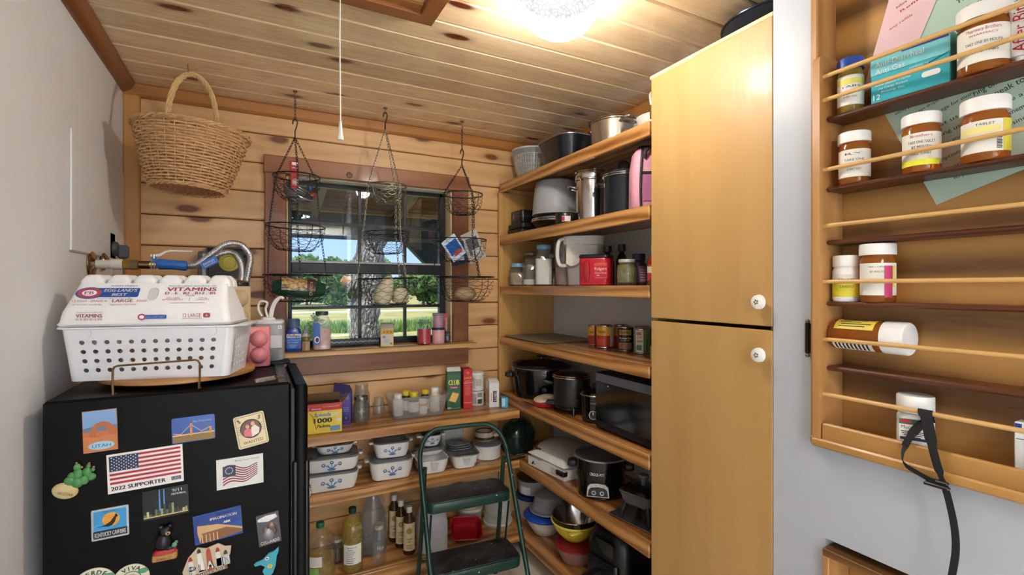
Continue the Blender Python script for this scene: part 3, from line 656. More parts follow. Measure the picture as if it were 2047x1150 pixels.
# white tub, thermometer, boxes, tube
t = thing('pill_tub', 'white pill tub with a green and blue label behind the black strap', 'bottle', (1.340, .566, 1.1275), fa(1.34, .566))
obj('tub', MB().rr([(0, .032, .030, .02), (.003, .034, .032, .02), (.088, .034, .032, .02), (.096, .030, .03, .028)]), WHITE, t)
obj('cap', MB().lathe([(.0335, .098), (.035, .100), (.035, .134), (.033, .137), (.001, .137)], 36), WHITE, t)
obj('label', MB().box(-.029, .029, -.0335, -.0318, .010, .086, .0005), PAPER, t)
flat(t, 'green_band', rect(.058, .012, 0, .080), P('2e6a48', .5), -.0335); flat(t, 'green_band', rect(.022, .014, .018, .018), P('2e6a48', .5), -.0335); flat(t, 'blue_band', rect(.05, .006, -.002, .042), NAVY, -.0335); flat(t, 'red_tag', rrect(.02, .007, .003, -.016, .081), RED, -.0341)
text(t, 'Mucus Relief', .0075, NAVY, z=.064, y=-.0342, w=.050)
for k in range(4): flat(t, 'print_line', rect(.044 - .006 * k, .0016, -.004, .058 - .004 * k), INK, -.0336)
t = thing('thermometer', 'white stick thermometer lying on the bottom ledge of the medicine rack', 'thermometer', (1.325, .650, 1.1365), rot=(0, 0, 0))
obj('stick', MB(Matrix.Rotation(pi / 2, 4, 'X')).rr([(-.058, .006, .004, .003), (-.05, .008, .0075, .004), (.03, .010, .008, .004), (.056, .010, .008, .004), (.058, .008, .006, .004)]), WHITE, t); obj('button', MB().box(-.0112, -.0098, .040, .043, -.003, .006, .0005), DKGREY, t)
def boxy(name, label, cat, loc, rz, w, d, h, mat, b=.0015, group=None, tilt=None):
    t = thing(name, label, cat, loc, rz, group)
    if tilt: t.rotation_euler = (tilt[0], tilt[1], rz)
    obj('carton', MB().box(-w / 2, w / 2, -d / 2, d / 2, 0, h, b), mat, t); return t
t = boxy('medicine_box', 'turquoise medicine box leaning in the top row of the rack', 'box', (1.351, .575, 1.9515), -pi / 2 + .06, .150, .050, .118, P('3ab4c4', .4))
f = -.0256
flat(t, 'light_panel', rect(.150, .040, 0, .088), P('7ccdd6', .4), f); flat(t, 'purple_band', rect(.085, .012, .03, .110), P('3a3f8a', .4), f - .0006); flat(t, 'stripe', [(-.075, .052), (.02, .052), (.075, .070), (.075, .072), (.02, .055), (-.075, .055)], P('1a5a78', .4), f)
text(t, 'Anti-Diarrheal', .012, WHITE, x=-.018, z=.086, y=f - .0012, w=.095); text(t, 'Anti-Gas', .012, WHITE, x=-.036, z=.068, y=f - .0012, w=.058)
text(t, 'COMPARE TO', .004, WHITE, x=.02, z=.058, y=f - .0012); text(t, '12', .013, WHITE, x=-.062, z=.008, y=f - .0012)
for k in range(3): text(t, ('Relieves symptoms of Diarrhea', 'plus Cramps, Pressure', 'Bloating, Gas')[k], .005, WHITE, x=-.03, z=.040 - .009 * k, y=f - .0012, w=.07 - .012 * k)
flat(t, 'tablet_picture', rrect(.034, .013, .006, .042, .035), WHITE, f - .0006)
t = thing('ointment_tube', 'white squeeze tube with red upright lettering beside the large pill bottle', 'tube', (1.345, .392, 1.9515), fa(1.345, .392))
obj('tube', MB().rr([(0, .010, .010, .01), (.014, .010, .010, .01), (.016, .015, .013, .012), (.12, .017, .004, .004), (.128, .017, .001, .001)]), WHITE, t)
text(t, 'After Bite', .020, RED, y=-.0150, M=Matrix.Translation((.007, 0, .072)) @ Matrix.Rotation(-pi / 2, 4, 'Y'), w=.10)
t = boxy('medicine_box', 'white medicine box at the right edge of the bottom ledge', 'box', (1.345, .372, 1.1275), -pi / 2, .052, .03, .118, WHITE)
flat(t, 'blue_corner', rect(.010, .014, -.02, .108), BLUE, -.0151); text(t, 'Phillips', .009, NAVY, x=.006, z=.096, y=-.0154, w=.036); flat(t, 'print_line', rect(.046, .0012, 0, .085), NAVY, -.0151)
t = boxy('medicine_box', 'white medicine box lying further right on the bottom ledge', 'box', (1.345, .30, 1.1275), -pi / 2, .05, .03, .095, WHITE); text(t, 'MG', .01, NAVY, z=.07, y=-.0154)
# information sheets pinned to the back of the rack
def sheet(name, label, pts, mat, lines, x=1.3868):
    """pts: corner (y,z) of the paper seen from the room, counter-clockwise from lower left"""
    cy = sum(p[0] for p in pts) / 4; cz = sum(p[1] for p in pts) / 4
    t = thing('paper_sheet', label, 'paper', (x, cy, cz), -pi / 2)
    q = [(cy - p[0], p[1] - cz) for p in pts]   # local x points to -y
    obj('sheet', MB().prism(q, -.0005, 0), mat, t)
    ax = Vector((q[1][0] - q[0][0], q[1][1] - q[0][1])); tilt = math.atan2(ax.y, ax.x); ay = Vector((q[3][0] - q[0][0], q[3][1] - q[0][1]))
    for (s, u, v_, hh, w_, mt) in lines:
        p = Vector(q[0]) + ax * u + ay * v_
        text(t, s, hh, mt, x=p.x, z=p.y, y=-.0009, w=w_, tilt=tilt)
    return t
GP = P('b9d2c0', .7, var=.03); PP = P('e6c2c4', .7, var=.03)
sheet('s', 'pale green information sheet with dark print behind the second row of pill bottles', [(.545, 1.700), (.26, 1.800), (.39, 2.08), (.672, 1.992)], GP,
      [('To speak with your pharmacist', .26, .90, .006, .10, INK), ('Pharmacy Help Line', .24, .84, .008, .10, INK), ('(254) 297-3834', .62, .84, .009, .08, INK), ('verify your appointment date and time', .34, .77, .008, .17, INK), ('Either CTHCVS # option', .70, .76, .009, .11, INK), ('(254) 297-3491 or CTHCVS', .72, .70, .009, .12, INK),
       ('If using eye drops, speak to your doctor', .36, .70, .007, .16, INK), ('send us a message for more pills', .33, .62, .008, .16, INK), ('ring on hold/wait times', .72, .60, .012, .13, INK), ('speak to "your"', .74, .53, .013, .10, INK),
       ('to assist us in filling', .34, .52, .009, .14, INK), ('by telling us the name', .34, .45, .009, .14, INK), ('Any allergy and provide your', .32, .38, .008, .15, INK), ('take a message', .74, .45, .009, .1, INK), ('get them to you in 3 days', .74, .37, .010, .12, INK), ('business days not VA', .74, .30, .009, .12, INK), ('Prescriptions not approved', .30, .28, .009, .14, INK), ('contact the clinic', .28, .20, .008, .1, INK), ('to your address', .30, .12, .007, .08, INK)])
sheet('s', 'second pale green sheet pinned high in the rack behind the turquoise box', [(.60, 2.02), (.34, 2.08), (.40, 2.33), (.65, 2.26)], P('b4cfbe', .7, var=.03),
      [('call our refill line', .62, .30, .009, .10, INK), ('24 hours a day', .66, .22, .009, .10, INK), ('Telephone refills', .62, .40, .010, .1, INK), ('Use your slip', .7, .12, .010, .08, INK)], x=1.3874)
sheet('s', 'pale pink information sheet pinned at the upper left of the rack', [(.700, 2.010), (.60, 2.04), (.49, 2.30), (.60, 2.36)], PP,
      [('Refills', .65, .44, .006, .05, RED), ('Contact the line', .70, .68, .006, .07, INK), ('including area code', .72, .62, .006, .08, INK), ('Allow two weeks', .7, .55, .006, .07, INK), ('before the supply ends', .66, .49, .006, .08, INK), ('any refills', .5, .36, .006, .05, RED)], x=1.3859)
# black strap
t = thing('leash_strap', 'black webbing strap with a buckle looped over the bottom dowel of the rack', 'strap', (1.29, .52, 1.23)); M = Matrix.Translation((-1.29, -.52, -1.23)); BK = P('121418', .75, bump=.4, bs=400)
def ribbon(P_, w, th=.0014, wv=None):
    P_ = [Vector(p) for p in P_]; secs = []
    for i, p in enumerate(P_):
        ww = w[i] if isinstance(w, (list, tuple)) else w; d = (wv[i] if wv else (0, 1, 0)); d = Vector(d).normalized() * ww / 2
        tt = (P_[min(i + 1, len(P_) - 1)] - P_[max(i - 1, 0)]).normalized(); n_ = tt.cross(d).normalized() * th / 2
        secs.append([tuple(p - d - n_), tuple(p + d - n_), tuple(p + d + n_), tuple(p - d + n_)])
    return MB(M).loft(secs)
lp = spline([(1.310, .530, 1.215), (1.305, .531, 1.236), (1.299, .530, 1.2425), (1.291, .528, 1.237), (1.284, .520, 1.215), (1.270, .505, 1.165), (1.268, .492, 1.118), (1.268, .486, 1.105)], 5)
obj('webbing', ribbon(lp, [.026] * 18 + [.022] * 6 + [.016] * 6 + [.010] * (len(lp) - 30)), BK, t)
lp = spline([(1.310, .535, 1.215), (1.300, .545, 1.20), (1.282, .558, 1.165), (1.272, .562, 1.135), (1.272, .556, 1.118), (1.270, .530, 1.108), (1.268, .505, 1.101), (1.268, .488, 1.103)], 5)
obj('webbing', ribbon(lp, [.020] * 8 + [.014] * 8 + [.012] * (len(lp) - 16), wv=[(0, 1, .0)] * 12 + [(0, .3, 1)] * (len(lp) - 12)), BK, t)
lp = spline([(1.268, .487, 1.106), (1.266, .477, 1.07), (1.266, .468, 1.02), (1.266, .466, .97), (1.266, .474, .90), (1.266, .480, .82), (1.266, .478, .75)], 5)
obj('webbing', ribbon(lp, .013), BK, t)
obj('buckle', MB(M).box(1.262, 1.273, .476, .520, 1.090, 1.097, .002).box(1.262, 1.273, .478, .500, 1.100, 1.106, .002), P('1a1a1e', .3), t)
# ---------------------------------------------------------------- refrigerator
FX0, FX1, FY0, FY1, FT = -.472, .096, 1.63, 2.12, 1.222
FRB = P('050506', .42, var=.25, vs=40, bump=.06, bs=700, spec=.14)
t = thing('refrigerator', 'black compact refrigerator with many souvenir magnets on its side', 'refrigerator', (-.17, 1.875, 0)); M = Matrix.Translation((.17, -1.875, 0))
obj('cabinet', MB(M).box(FX0, FX1, FY0, FY1, .03, FT, .006), FRB, t)
d = obj('door', MB(M @ Matrix.Translation((.126, 1.875, .62))).rr([(-.57, .014, .236, .012), (-.565, .019, .243, .016), (.580, .019, .243, .016), (.592, .015, .239, .013)]), FRB, t)
obj('handle_recess', MB(M).box(.100, .150, 1.636, 1.660, .60, .98, .006), P('15171a', .25), d)
obj('door_gasket', MB(M).box(FX1, .108, FY0 + .012, FY1 - .012, .06, 1.20, .002), P('2e3034', .6), t)
obj('hinge_cover', MB(M).box(.05, .118, 2.03, 2.09, FT, FT + .014, .004), P('17181a', .35), t)
obj('top_rim', MB(M).box(.062, .094, FY0 + .01, 2.02, FT, FT + .004, .0015), P('202226', .2), t)
for x in (-.42, .05):
    for yy in (1.68, 2.07): obj('foot', MB(M @ Matrix.Translation((x, yy, 0))).lathe([(.018, 0), (.018, .025), (.012, .032)], 14), BLACK, t)
# magnets: each faces the room, origin on the fridge side
MY = FY0 - .0002
def magnet(label, x, z, tilt=0.0, name='souvenir_magnet'):
    t = thing(name, label, 'magnet', (x, MY, z), group='souvenir magnets on the refrigerator side'); t.rotation_euler = (0, -tilt, 0); return t
def plate(t, w, h, mat, th=.003, r=.0): return flat(t, 'plate', rrect(w, h, r) if r else rect(w, h), mat, 0, th)
S_ = lambda c, r=.35: P(c, r, var=.06)
t = magnet('tall magnet with a red rock arch over the word UTAH', -.357, 1.137, .03); plate(t, .071, .108, S_('c8703e')); y = -.003
flat(t, 'sky_print', rect(.069, .05, 0, .028), S_('7fa4d4'), y); flat(t, 'hills_print', [(-.0345, .0), (.0345, .0), (.0345, .012), (.01, .016), (-.0345, .010)], S_('6a7a9a'), y - .0004)
A = [(.028 * math.cos(a) + .006, .036 * math.sin(a) - .012) for a in [pi - k * pi / 12 for k in range(13)]] ; B = [(.013 * math.cos(a) + .004, .024 * math.sin(a) - .012) for a in [k * pi / 12 for k in range(13)]]
flat(t, 'arch_print', A + B, S_('b4683c'), y - .0008); flat(t, 'ground_print', [(-.0345, -.053), (.0345, -.053), (.0345, -.006), (.0, -.016), (-.0345, -.012)], S_('c87a48'), y - .0006)
flat(t, 'name_oval', oval(.027, .0105, .002, -.038), S_('9ccbe0'), y - .0012); text(t, 'UTAH', .009, S_('2a3a7a'), z=-.0425, y=y - .0020, w=.038, x=.002)
t = magnet('wide magnet with a lit orange bridge on a deep blue sky', -.152, 1.115, .03); plate(t, .102, .070, S_('1c50a8', .2), r=.005)
flat(t, 'water_print', rect(.098, .016, 0, -.025), S_('8a6a28'), y); flat(t, 'shore_print', rect(.098, .004, 0, -.0135), S_('e0b860'), y - .0004)
for x, h in ((-.006, .034), (.040, .018)):
    flat(t, 'tower_print', rect(.005, h, x, -.017 + h / 2), S_('f0a040'), y - .0008); flat(t, 'tower_bar', rect(.002, h - .004, x, -.017 + h / 2), S_('c06020'), y - .0012)
flat(t, 'cable_print', [(-.048, -.006), (-.03, -.010), (-.006, .014), (.018, -.008), (.040, .002), (.040, .000), (.018, -.0095), (-.006, .0125), (-.03, -.0115), (-.048, -.0075)], S_('e8c890'), y - .0008); text(t, 'San Francisco', .006, S_('9cc4f0'), x=.02, z=.018, y=y - .0005, w=.045, slant=.25)
t = magnet('cream tilted magnet framing a round couple picture above the word WANTED', -.010, 1.092, .17); plate(t, .080, .096, S_('d8c8a0'), r=.006); flat(t, 'border', rrect(.072, .088, .004), S_('5a4a34'), y); flat(t, 'ground', rrect(.070, .086, .004), S_('dccba2'), y - .0005)
obj('ring', MB().tube([(.0265 * math.cos(a), y - .001, .0265 * math.sin(a) + .005) for a in [k * pi / 14 for k in range(28)]], .0016, 6, True), S_('4a3a28'), t); flat(t, 'picture', oval(.026, .026, 0, .005), S_('6a4a3a'), y - .001)
flat(t, 'pink_shirt', [(-.020, -.012), (-.002, -.019), (.001, .002), (-.008, .009), (-.018, .004)], S_('d86a80'), y - .0016); flat(t, 'white_shirt', [(-.001, -.019), (.018, -.013), (.022, .002), (.012, .014), (.001, .009)], S_('e6ddd0'), y - .0018); flat(t, 'face', oval(.005, .006, -.008, .013), S_('d8a080'), y - .0018); flat(t, 'face', oval(.0055, .0065, .007, .019), S_('d8a080'), y - .0020)
text(t, 'WANTED', .009, S_('2a2018'), z=-.037, y=y - .0012, w=.052); 
for s in (-1, 1):
    for k in range(4): flat(t, 'scroll', rect(.006, .001, s * .031, .016 - .007 * k), S_('5a4a34'), y - .001)
text(t, '$', .012, S_('5a4a34'), x=-.025, z=.028, y=y - .001, tilt=.4); text(t, '$', .012, S_('5a4a34'), x=.024, z=.028, y=y - .001, tilt=-.4)
t = magnet('large white flag magnet reading 2022 SUPPORTER', -.260, 1.022, .035); plate(t, .166, .103, S_('eeeae6'), .002); y = -.002
X0, X1, Z0, Z1 = -.078, .078, -.028, .046; sh = (Z1 - Z0) / 13
for k in range(0, 13, 2): flat(t, 'stripe', [(X0, Z1 - (k + 1) * sh), (X1, Z1 - (k + 1) * sh), (X1, Z1 - k * sh), (X0, Z1 - k * sh)], S_('b01c30'), y)
flat(t, 'canton', [(X0, Z1 - 7 * sh), (X0 + .062, Z1 - 7 * sh), (X0 + .062, Z1), (X0, Z1)], S_('1a2850'), y - .0005)
m = MB()
for r_ in range(9):
    for c in range(6 if r_ % 2 == 0 else 5):
        cx = X0 + .0055 + c * .0102 + (.0051 if r_ % 2 else 0); cz = Z1 - .0035 - r_ * .0041
        m.prism([((.0019 if k % 2 == 0 else .0009) * math.sin(k * pi / 5) + cx, (.0019 if k % 2 == 0 else .0009) * math.cos(k * pi / 5) + cz) for k in range(10)][::-1], y - .0014, y - .001)
obj('stars', m, WHITE, t); text(t, '2022 SUPPORTER', .0105, INK, x=-.017, z=-.0445, y=y - .0006, w=.118, bold=.0005); flat(t, 'logo_block', rect(.022, .010, .066, -.039), S_('4a4660'), y); text(t, 'USO', .007, S_('c8c4d4'), x=.066, z=-.0425, y=y - .0012, w=.016)
t = magnet('white magnet with a waving thirteen-star flag and small grey heading', -.038, .975, .02); plate(t, .119, .086, S_('dcdcd8'), .002)
text(t, 'Betsy Ross House', .0055, S_('6a6a70'), x=.018, z=.031, y=y - .0004, w=.062); NF = 14
def wav(u): return .006 * math.sin(u * 7.5) - .004 * u
for k in range(7):
    up = []; dn = []
    for i in range(NF + 1):
        u = i / NF; xx = -.044 + u * .088; top = .020 - u * .002 + wav(u); bot = -.034 + u * .018 + wav(u); f0 = (k * 2) / 13; f1 = (k * 2 + 1) / 13
        up.append((xx, top + (bot - top) * f0)); dn.append((xx, top + (bot - top) * f1))
    flat(t, 'stripe', dn + up[::-1], S_('8a2438'), y)
flat(t, 'canton', [(-.044, -.008), (-.012, -.008), (-.012, .022), (-.028, .024), (-.044, .021)], S_('1c2a54'), y - .0005)
for k in range(13): a = k * 2 * pi / 13; flat(t, 'star', oval(.0012, .0012, -.028 + .009 * math.cos(a), .008 + .009 * math.sin(a), 6), WHITE, y - .001)
t = magnet('dark night skyline magnet with two upright blue light beams', -.216, .922, .03); plate(t, .104, .080, S_('10141c', .15), .003); y = -.003
for x in (-.014, -.004): flat(t, 'light_beam', [(x - .002, -.020), (x + .002, -.020), (x + .0014, .038), (x - .0014, .038)], S_('4a8ac8'), y)
rr9 = random.Random(4)
for k in range(16): x = -.047 + k * .0062; h = rr9.uniform(.006, .024) * (1.4 if 4 < k < 12 else .8); flat(t, 'building', rect(.0054, h, x, -.032 + h / 2), S_(rr9.choice(['5a6a4a', '8a9a70', '2c3a34', 'b0b890', '3c4a40'])), y - .0004)
flat(t, 'shore_lights', rect(.10, .003, 0, -.033), S_('c8b070'), y - .0008); text(t, '9/11', .008, S_('e6f0f8'), x=.026, z=.026, y=y - .0006, w=.022, bold=.0003); text(t, 'MEMORIAL', .0055, S_('e6f0f8'), x=.030, z=.017, y=y - .0006, w=.034, bold=.0002)
t = magnet('blue magnet showing a wooden ark at dusk under the word IMAGINATION', -.093, .832, .075); plate(t, .118, .082, S_('1c4aa0', .2)); flat(t, 'deep_sky', [(-.058, -.036), (-.03, -.01), (.058, .0), (.058, .038), (-.058, .038)], S_('143a8c', .2), y)
flat(t, 'ark_hull', [(-.050, .012), (-.040, .010), (.0, .004), (.058, -.020), (.058, -.034), (-.02, -.040), (-.046, -.039), (-.051, -.010)], S_('d0a878'), y - .0004); flat(t, 'ark_shade', [(-.040, -.012), (.02, -.010), (.058, -.026), (.058, -.034), (-.02, -.040), (-.046, -.039)], S_('8a5a34'), y - .0008)
for k in range(5): flat(t, 'post', rect(.002, .022, -.040 + k * .009, -.028), S_('e6c490'), y - .0012)
text(t, 'IMAGINATION', .0078, WHITE, x=.014, z=.018, y=y - .0005, w=.066, bold=.0003); text(t, 'BIGGER THAN', .0035, WHITE, x=.014, z=.029, y=y - .0005, w=.034); text(t, 'ARK', .007, WHITE, x=.022, z=.002, y=y - .0005, w=.018, bold=.0004)
t = magnet('dark pewter magnet with embossed figures above the word COLORADO', .036, .792, .10); plate(t, .060, .093, S_('4e4c50', .3)); flat(t, 'snowy_peak', [(-.026, .028), (.0, .022), (.026, .030), (.022, .040), (-.004, .042), (-.026, .036)], P('c8cad0', .25, .6), y, .001)
for k, (x, z, w_) in enumerate(((-.008, -.004, .012), (.008, .004, .014), (-.002, -.016, .02), (.014, -.010, .010))): obj('relief', MB().ball((x, y, z), w_, .8, .25, 1.0, 10, 6), P(('6a5a50', '7a6458', '8a8a90', '5a504a')[k], .3, .5), t)
text(t, 'COLORADO', .0095, S_('e4e4e8'), z=-.0425, y=y - .0006, w=.050)
t = magnet('blue silver-edged magnet with a leaping dark animal on an orange sun', -.336, .893, .02, ); plate(t, .078, .080, P('c8d0d8', .2, .7), .004, .003); y = -.004
flat(t, 'blue_field', rect(.068, .070, 0, .0), S_('3c98d4'), y); flat(t, 'sun', oval(.018, .018, .002, .010), S_('f0a838'), y - .0004)
for k in range(5): flat(t, 'sun_band', rect(.03, .0012, .002, .0 + .005 * k), S_('d88a28'), y - .0008)
flat(t, 'animal', [(-.028, -.006), (-.012, -.003), (.0, .004), (.010, .018), (.012, .024), (.015, .019), (.017, .016), (.013, .014), (.010, .002), (.004, -.006), (-.004, -.008), (-.014, -.0055)], INK, y - .0012); flat(t, 'black_band', rect(.070, .019, 0, -.0255), INK, y - .0006)
text(t, 'KENTUCKY CAVERNS', .0115, S_('f0f0f0'), z=-.0315, y=y - .0013, w=.064, bold=.0002); text(t, 'KENTUCKY', .004, S_('2a4a7a'), z=.030, y=y - .0005, w=.03)
# moulded magnets
t = magnet('moulded green cactus magnet on a sand rock reading ARIZONA', -.405, 1.0, 0); CG = P('4a8a4e', .4, var=.25); rockm = MB()
obj('rock', MB().ball((-.018, -.005, -.012), .027, 1.0, .3, .75, 18, 10), P('cbb888', .6, var=.15), t).rotation_euler = (0, .35, 0)
for (x, z, r_, sx) in ((-.012, .018, .013, .9), (.002, .012, .014, 1), (.016, .016, .012, .9), (.004, .034, .013, .8), (.003, .050, .010, .8), (.022, .036, .012, .8), (.025, .050, .007, .8), (-.008, .030, .010, .9), (.030, .022, .010, 1.1), (.034, .040, .006, .8)):
    obj('pad', MB().ball((x, -.006, z), r_, sx, .45, 1.0, 12, 8), CG, t)
for (x, z) in ((.002, .062), (.027, .058), (.036, .047), (.012, .050)): obj('fruit', MB().ball((x, -.008, z), .003, 1, .8, 1, 8, 6), P('b06a4a', .4), t)
text(t, 'ARIZONA', .007, S_('5a4a2a'), x=-.020, z=-.014, y=-.0138, w=.032, tilt=-.35)
t = magnet('little moulded black bear magnet sitting on a red cushion and wooden log', -.217, .812, 0); BB = P('15161a', .35)
obj('body', MB().ball((-.004, -.010, .006), .021, .9, .7, 1.15, 16, 10), BB, t); obj('head', MB().ball((.002, -.013, .036), .014, 1, .85, .95, 14, 10).ball((.0, -.013, .0), .001), BB, t)
for x in (-.009, .011): obj('ear', MB().ball((x, -.012, .047), .0055, 1, .6, 1, 10, 6), BB, t)
obj('muzzle', MB().ball((.008, -.024, .033), .0062, 1, .9, .8, 10, 6), P('c8a070', .5), t); obj('nose', MB().ball((.009, -.0295, .0345), .0022, 1, 1, 1, 8, 5), INK, t); obj('leg', MB().ball((.010, -.016, -.010), .010, 1.3, .9, .7, 10, 6), BB, t)
obj('cushion', MB().rr([(-.022, .026, .012, .01, 0, -.013), (-.017, .027, .0125, .01, 0, -.013), (-.012, .022, .010, .01, 0, -.013)]), P('b03030', .5), t); obj('log', MB().box(-.028, .028, -.023, -.001, -.041, -.022, .003), P('c08a4a', .5, var=.2), t); obj('plant', MB().ball((.022, -.018, -.004), .008, .8, .6, .9, 8, 6).ball((.026, -.018, .003), .005, .8, .6, .9, 8, 6), P('6a9a86', .5), t); text(t, 'Durango, CO', .006, INK, z=-.036, y=-.0235, w=.034)
t = magnet('collage magnet of lighthouses whose big letters spell PLAIN above LIGHTHOUSES', -.118, .737, .12)
flat(t, 'backing', [(-.060, -.040), (.03, -.030), (.055, .000), (.060, .022), (.045, .026), (.03, .040), (.0, .036), (-.02, .046), (-.045, .024), (-.062, -.010)], S_('c8b898'), 0, .003); y = -.003
for k, (x, h, c) in enumerate(((-.040, .040, 'd8d4cc'), (-.018, .056, 'e6e2da'), (.004, .050, 'b0503c'), (.026, .044, 'e0dcd0'), (.044, .030, 'c8c0b0'))):
    obj('lighthouse', MB().prism([(x - .008, -.026), (x + .008, -.026), (x + .005, -.026 + h), (x - .005, -.026 + h)], y - .003, y), S_(c), t); obj('lantern', MB().prism([(x - .005, -.026 + h), (x + .005, -.026 + h), (x + .0035, -.018 + h), (x, -.014 + h), (x - .0035, -.018 + h)], y - .003, y), S_(('a83030', '2a2a30', 'c03a30', 'a83030', '2a2a30')[k]), t)
    text(t, 'PLAIN'[k], .022, S_('dfe6ee'), x=x, z=-.022, y=y - .0038, w=.014, bold=.0008); text(t, 'PLAIN'[k], .022, INK, x=x + .0015, z=-.0235, y=y - .0034, w=.016, bold=.0012)
flat(t, 'sea', rect(.10, .012, -.006, -.033), S_('8a6a48'), y - .0006); text(t, 'LIGHTHOUSES', .008, WHITE, x=.0, z=-.037, y=y - .0015, w=.075, bold=.0003)
for lb, x, z, s, rw in (('round pale magnet reading VERDE at the bottom edge of the picture', -.370, .736, 'VERDE', .046), ('round cream magnet reading VIVA at the bottom edge of the picture', -.292, .732, 'VIVA', .040)):
    t = magnet(lb, x, z); obj('disc', MB(Matrix.Rotation(pi / 2, 4, 'X')).lathe([(rw, 0), (rw, .003), (rw * .95, .0045), (.001, .0045)], 40), S_('d8d4bc'), t); obj('ring', MB().tube([(rw * .55 * math.cos(a), -.0048, rw * .55 * math.sin(a)) for a in [k * pi / 16 for k in range(32)]], .0012, 6, True), S_('5a7a5a'), t)
    for k, ch in enumerate(s): a = (k - (len(s) - 1) / 2) * -.30; text(t, ch, .011, S_('2a6a4a'), x=-rw * .74 * math.sin(a), z=rw * .74 * math.cos(a) - .004, y=-.0050, tilt=a, bold=.0006)
    obj('relief', MB().ball((rw * .65, -.004, rw * .45), .010, 1.2, .4, .7, 10, 6), S_('5a9a7a'), t); obj('relief', MB().ball((0, -.004, 0), rw * .4, 1, .12, 1, 16, 6), S_('c0a878'), t)
t = magnet('flat turquoise seahorse magnet with a small yellow flower', .030, .680, -.05); TQ = S_('3aa0b4')
flat(t, 'body', [(-.034, .014), (-.028, .020), (-.012, .024), (.004, .040), (.018, .044), (.030, .054), (.030, .040), (.026, .030), (.024, .0), (.018, -.020), (.004, -.036), (-.010, -.040), (-.004, -.024), (-.010, -.010), (-.004, .002), (-.016, .010), (-.030, .008)], TQ, 0, .005)
flat(t, 'eye', oval(.005, .005, .0, .026, 14), WHITE, -.005); flat(t, 'pupil', oval(.0025, .0025, .0, .026, 10), INK, -.0056); obj('flower', MB().ball((.009, -.006, .002), .003, 1, .5, 1, 8, 5), S_('e0902a'), t)
for k in range(6): a = k * pi / 3; flat(t, 'petal', oval(.0022, .0022, .009 + .005 * math.cos(a), .002 + .005 * math.sin(a), 8), S_('e8d85a'), -.0052)
t = thing('souvenir_magnet', 'black and white striped zebra magnet on the refrigerator door', 'magnet', (.1452, 1.71, .848), pi / 2)
obj('body', MB().ball((0, -.007, .0), .018, .8, .38, 1.3, 14, 10), WHITE, t); obj('head', MB().ball((.004, -.009, .030), .011, .8, .7, 1.0, 12, 8), P('d8c0a0', .5), t)
for k in range(6): obj('stripe', MB().tube([(-.0135 * math.cos((k - 2.5) * .35), -.006, -.018 + .0075 * k), (0, -.0148, -.016 + .0075 * k), (.0135 * math.cos((k - 2.5) * .35), -.006, -.018 + .0075 * k)], .0014, 5), INK, t)
# ---------------------------------------------------------------- on top of the refrigerator
t = thing('round_board', 'round wooden turntable board on top of the black refrigerator', 'board', (-.205, 1.865, FT + .0045))
obj('plate', MB(Matrix.Translation((0, 0, .009))).lathe([(.200, 0), (.205, .003), (.205, .011), (.201, .014), (.001, .014)], 56), BOARDW, t)
obj('foot_ring', MB().lathe([(.10, -.0015), (.105, .0), (.105, .009)], 32), P('7a5a34', .5), t)
BZ = FT + .0045 + .023
BR = math.radians(-14)
t = thing('plastic_basket', 'white plastic storage basket with rows of round holes under the egg carton', 'basket', (-.240, 1.805, BZ + .0005), BR); BW = P('e6e7ea', .35, var=.03)
hx0, hx1, hy0, hy1, bh = .198, .214, .094, .106, .148
def basket_wall(nx, nz, half_b, half_t, yb, yt):
    """sloping wall panel with real round holes; returned in (u, s) -> 3D, front side"""
    m = MB(); NS = 10; rad = .0062
    us = [(-.168 + .336 * i / (nx - 1)) * half_b / .198 for i in range(nx)]; zsr = [.030 + .026 * j for j in range(nz)]
    def p3(u, z, off): f = z / bh; return (u * (1 + (half_t / half_b - 1) * f), -(yb + (yt - yb) * f) + off, z)
    eu = [-half_b + .018] + [(a + b) / 2 for a, b in zip(us[:-1], us[1:])] + [half_b - .018]; ez = [.014] + [(a + b) / 2 for a, b in zip(zsr[:-1], zsr[1:])] + [zsr[-1] + .016]
    for off, fl in ((0, 1), (.0022, -1)):
        for i in range(nx):
            for j in range(nz):
                cu, cz = us[i], zsr[j]; ring = [(cu + rad * math.cos(2 * pi * k / 16 + pi / 4), cz + rad * math.sin(2 * pi * k / 16 + pi / 4)) for k in range(16)]
                out = []
                for k in range(16):
                    a = 2 * pi * k / 16 + pi / 4; c, s_ = math.cos(a), math.sin(a); q = max(abs(c), abs(s_)); c /= q; s_ /= q
                    out.append((cu + (c * (eu[i + 1] - cu) if c > 0 else -c * (eu[i] - cu)), cz + (s_ * (ez[j + 1] - cz) if s_ > 0 else -s_ * (ez[j] - cz))))
                vs = [p3(u, z, off) for u, z in out] + [p3(u, z, off) for u, z in ring]
                fs = [((k), (k + 1) % 16, 16 + (k + 1) % 16, 16 + k)[::fl] for k in range(16)]
                m.add(vs, fs)
                if fl == 1: m.add([p3(u, z, 0) for u, z in ring] + [p3(u, z, .0022) for u, z in ring], [(k, (k + 1) % 16, 16 + (k + 1) % 16, 16 + k) for k in range(16)])
    # solid strips round the hole field
    for (u0, u1, z0, z1) in ((-half_b, half_b, 0, ez[0]), (-half_b, half_b, ez[-1], bh), (-half_b, eu[0], ez[0], ez[-1]), (eu[-1], half_b, ez[0], ez[-1])):
        vs = [p3(u, z, o) for o in (0, .0022) for u, z in ((u0, z0), (u1, z0), (u1, z1), (u0, z1))]
        m.add(vs, [(0, 1, 2, 3), (7, 6, 5, 4), (0, 4, 5, 1), (3, 2, 6, 7), (0, 3, 7, 4), (1, 5, 6, 2)])
    return m
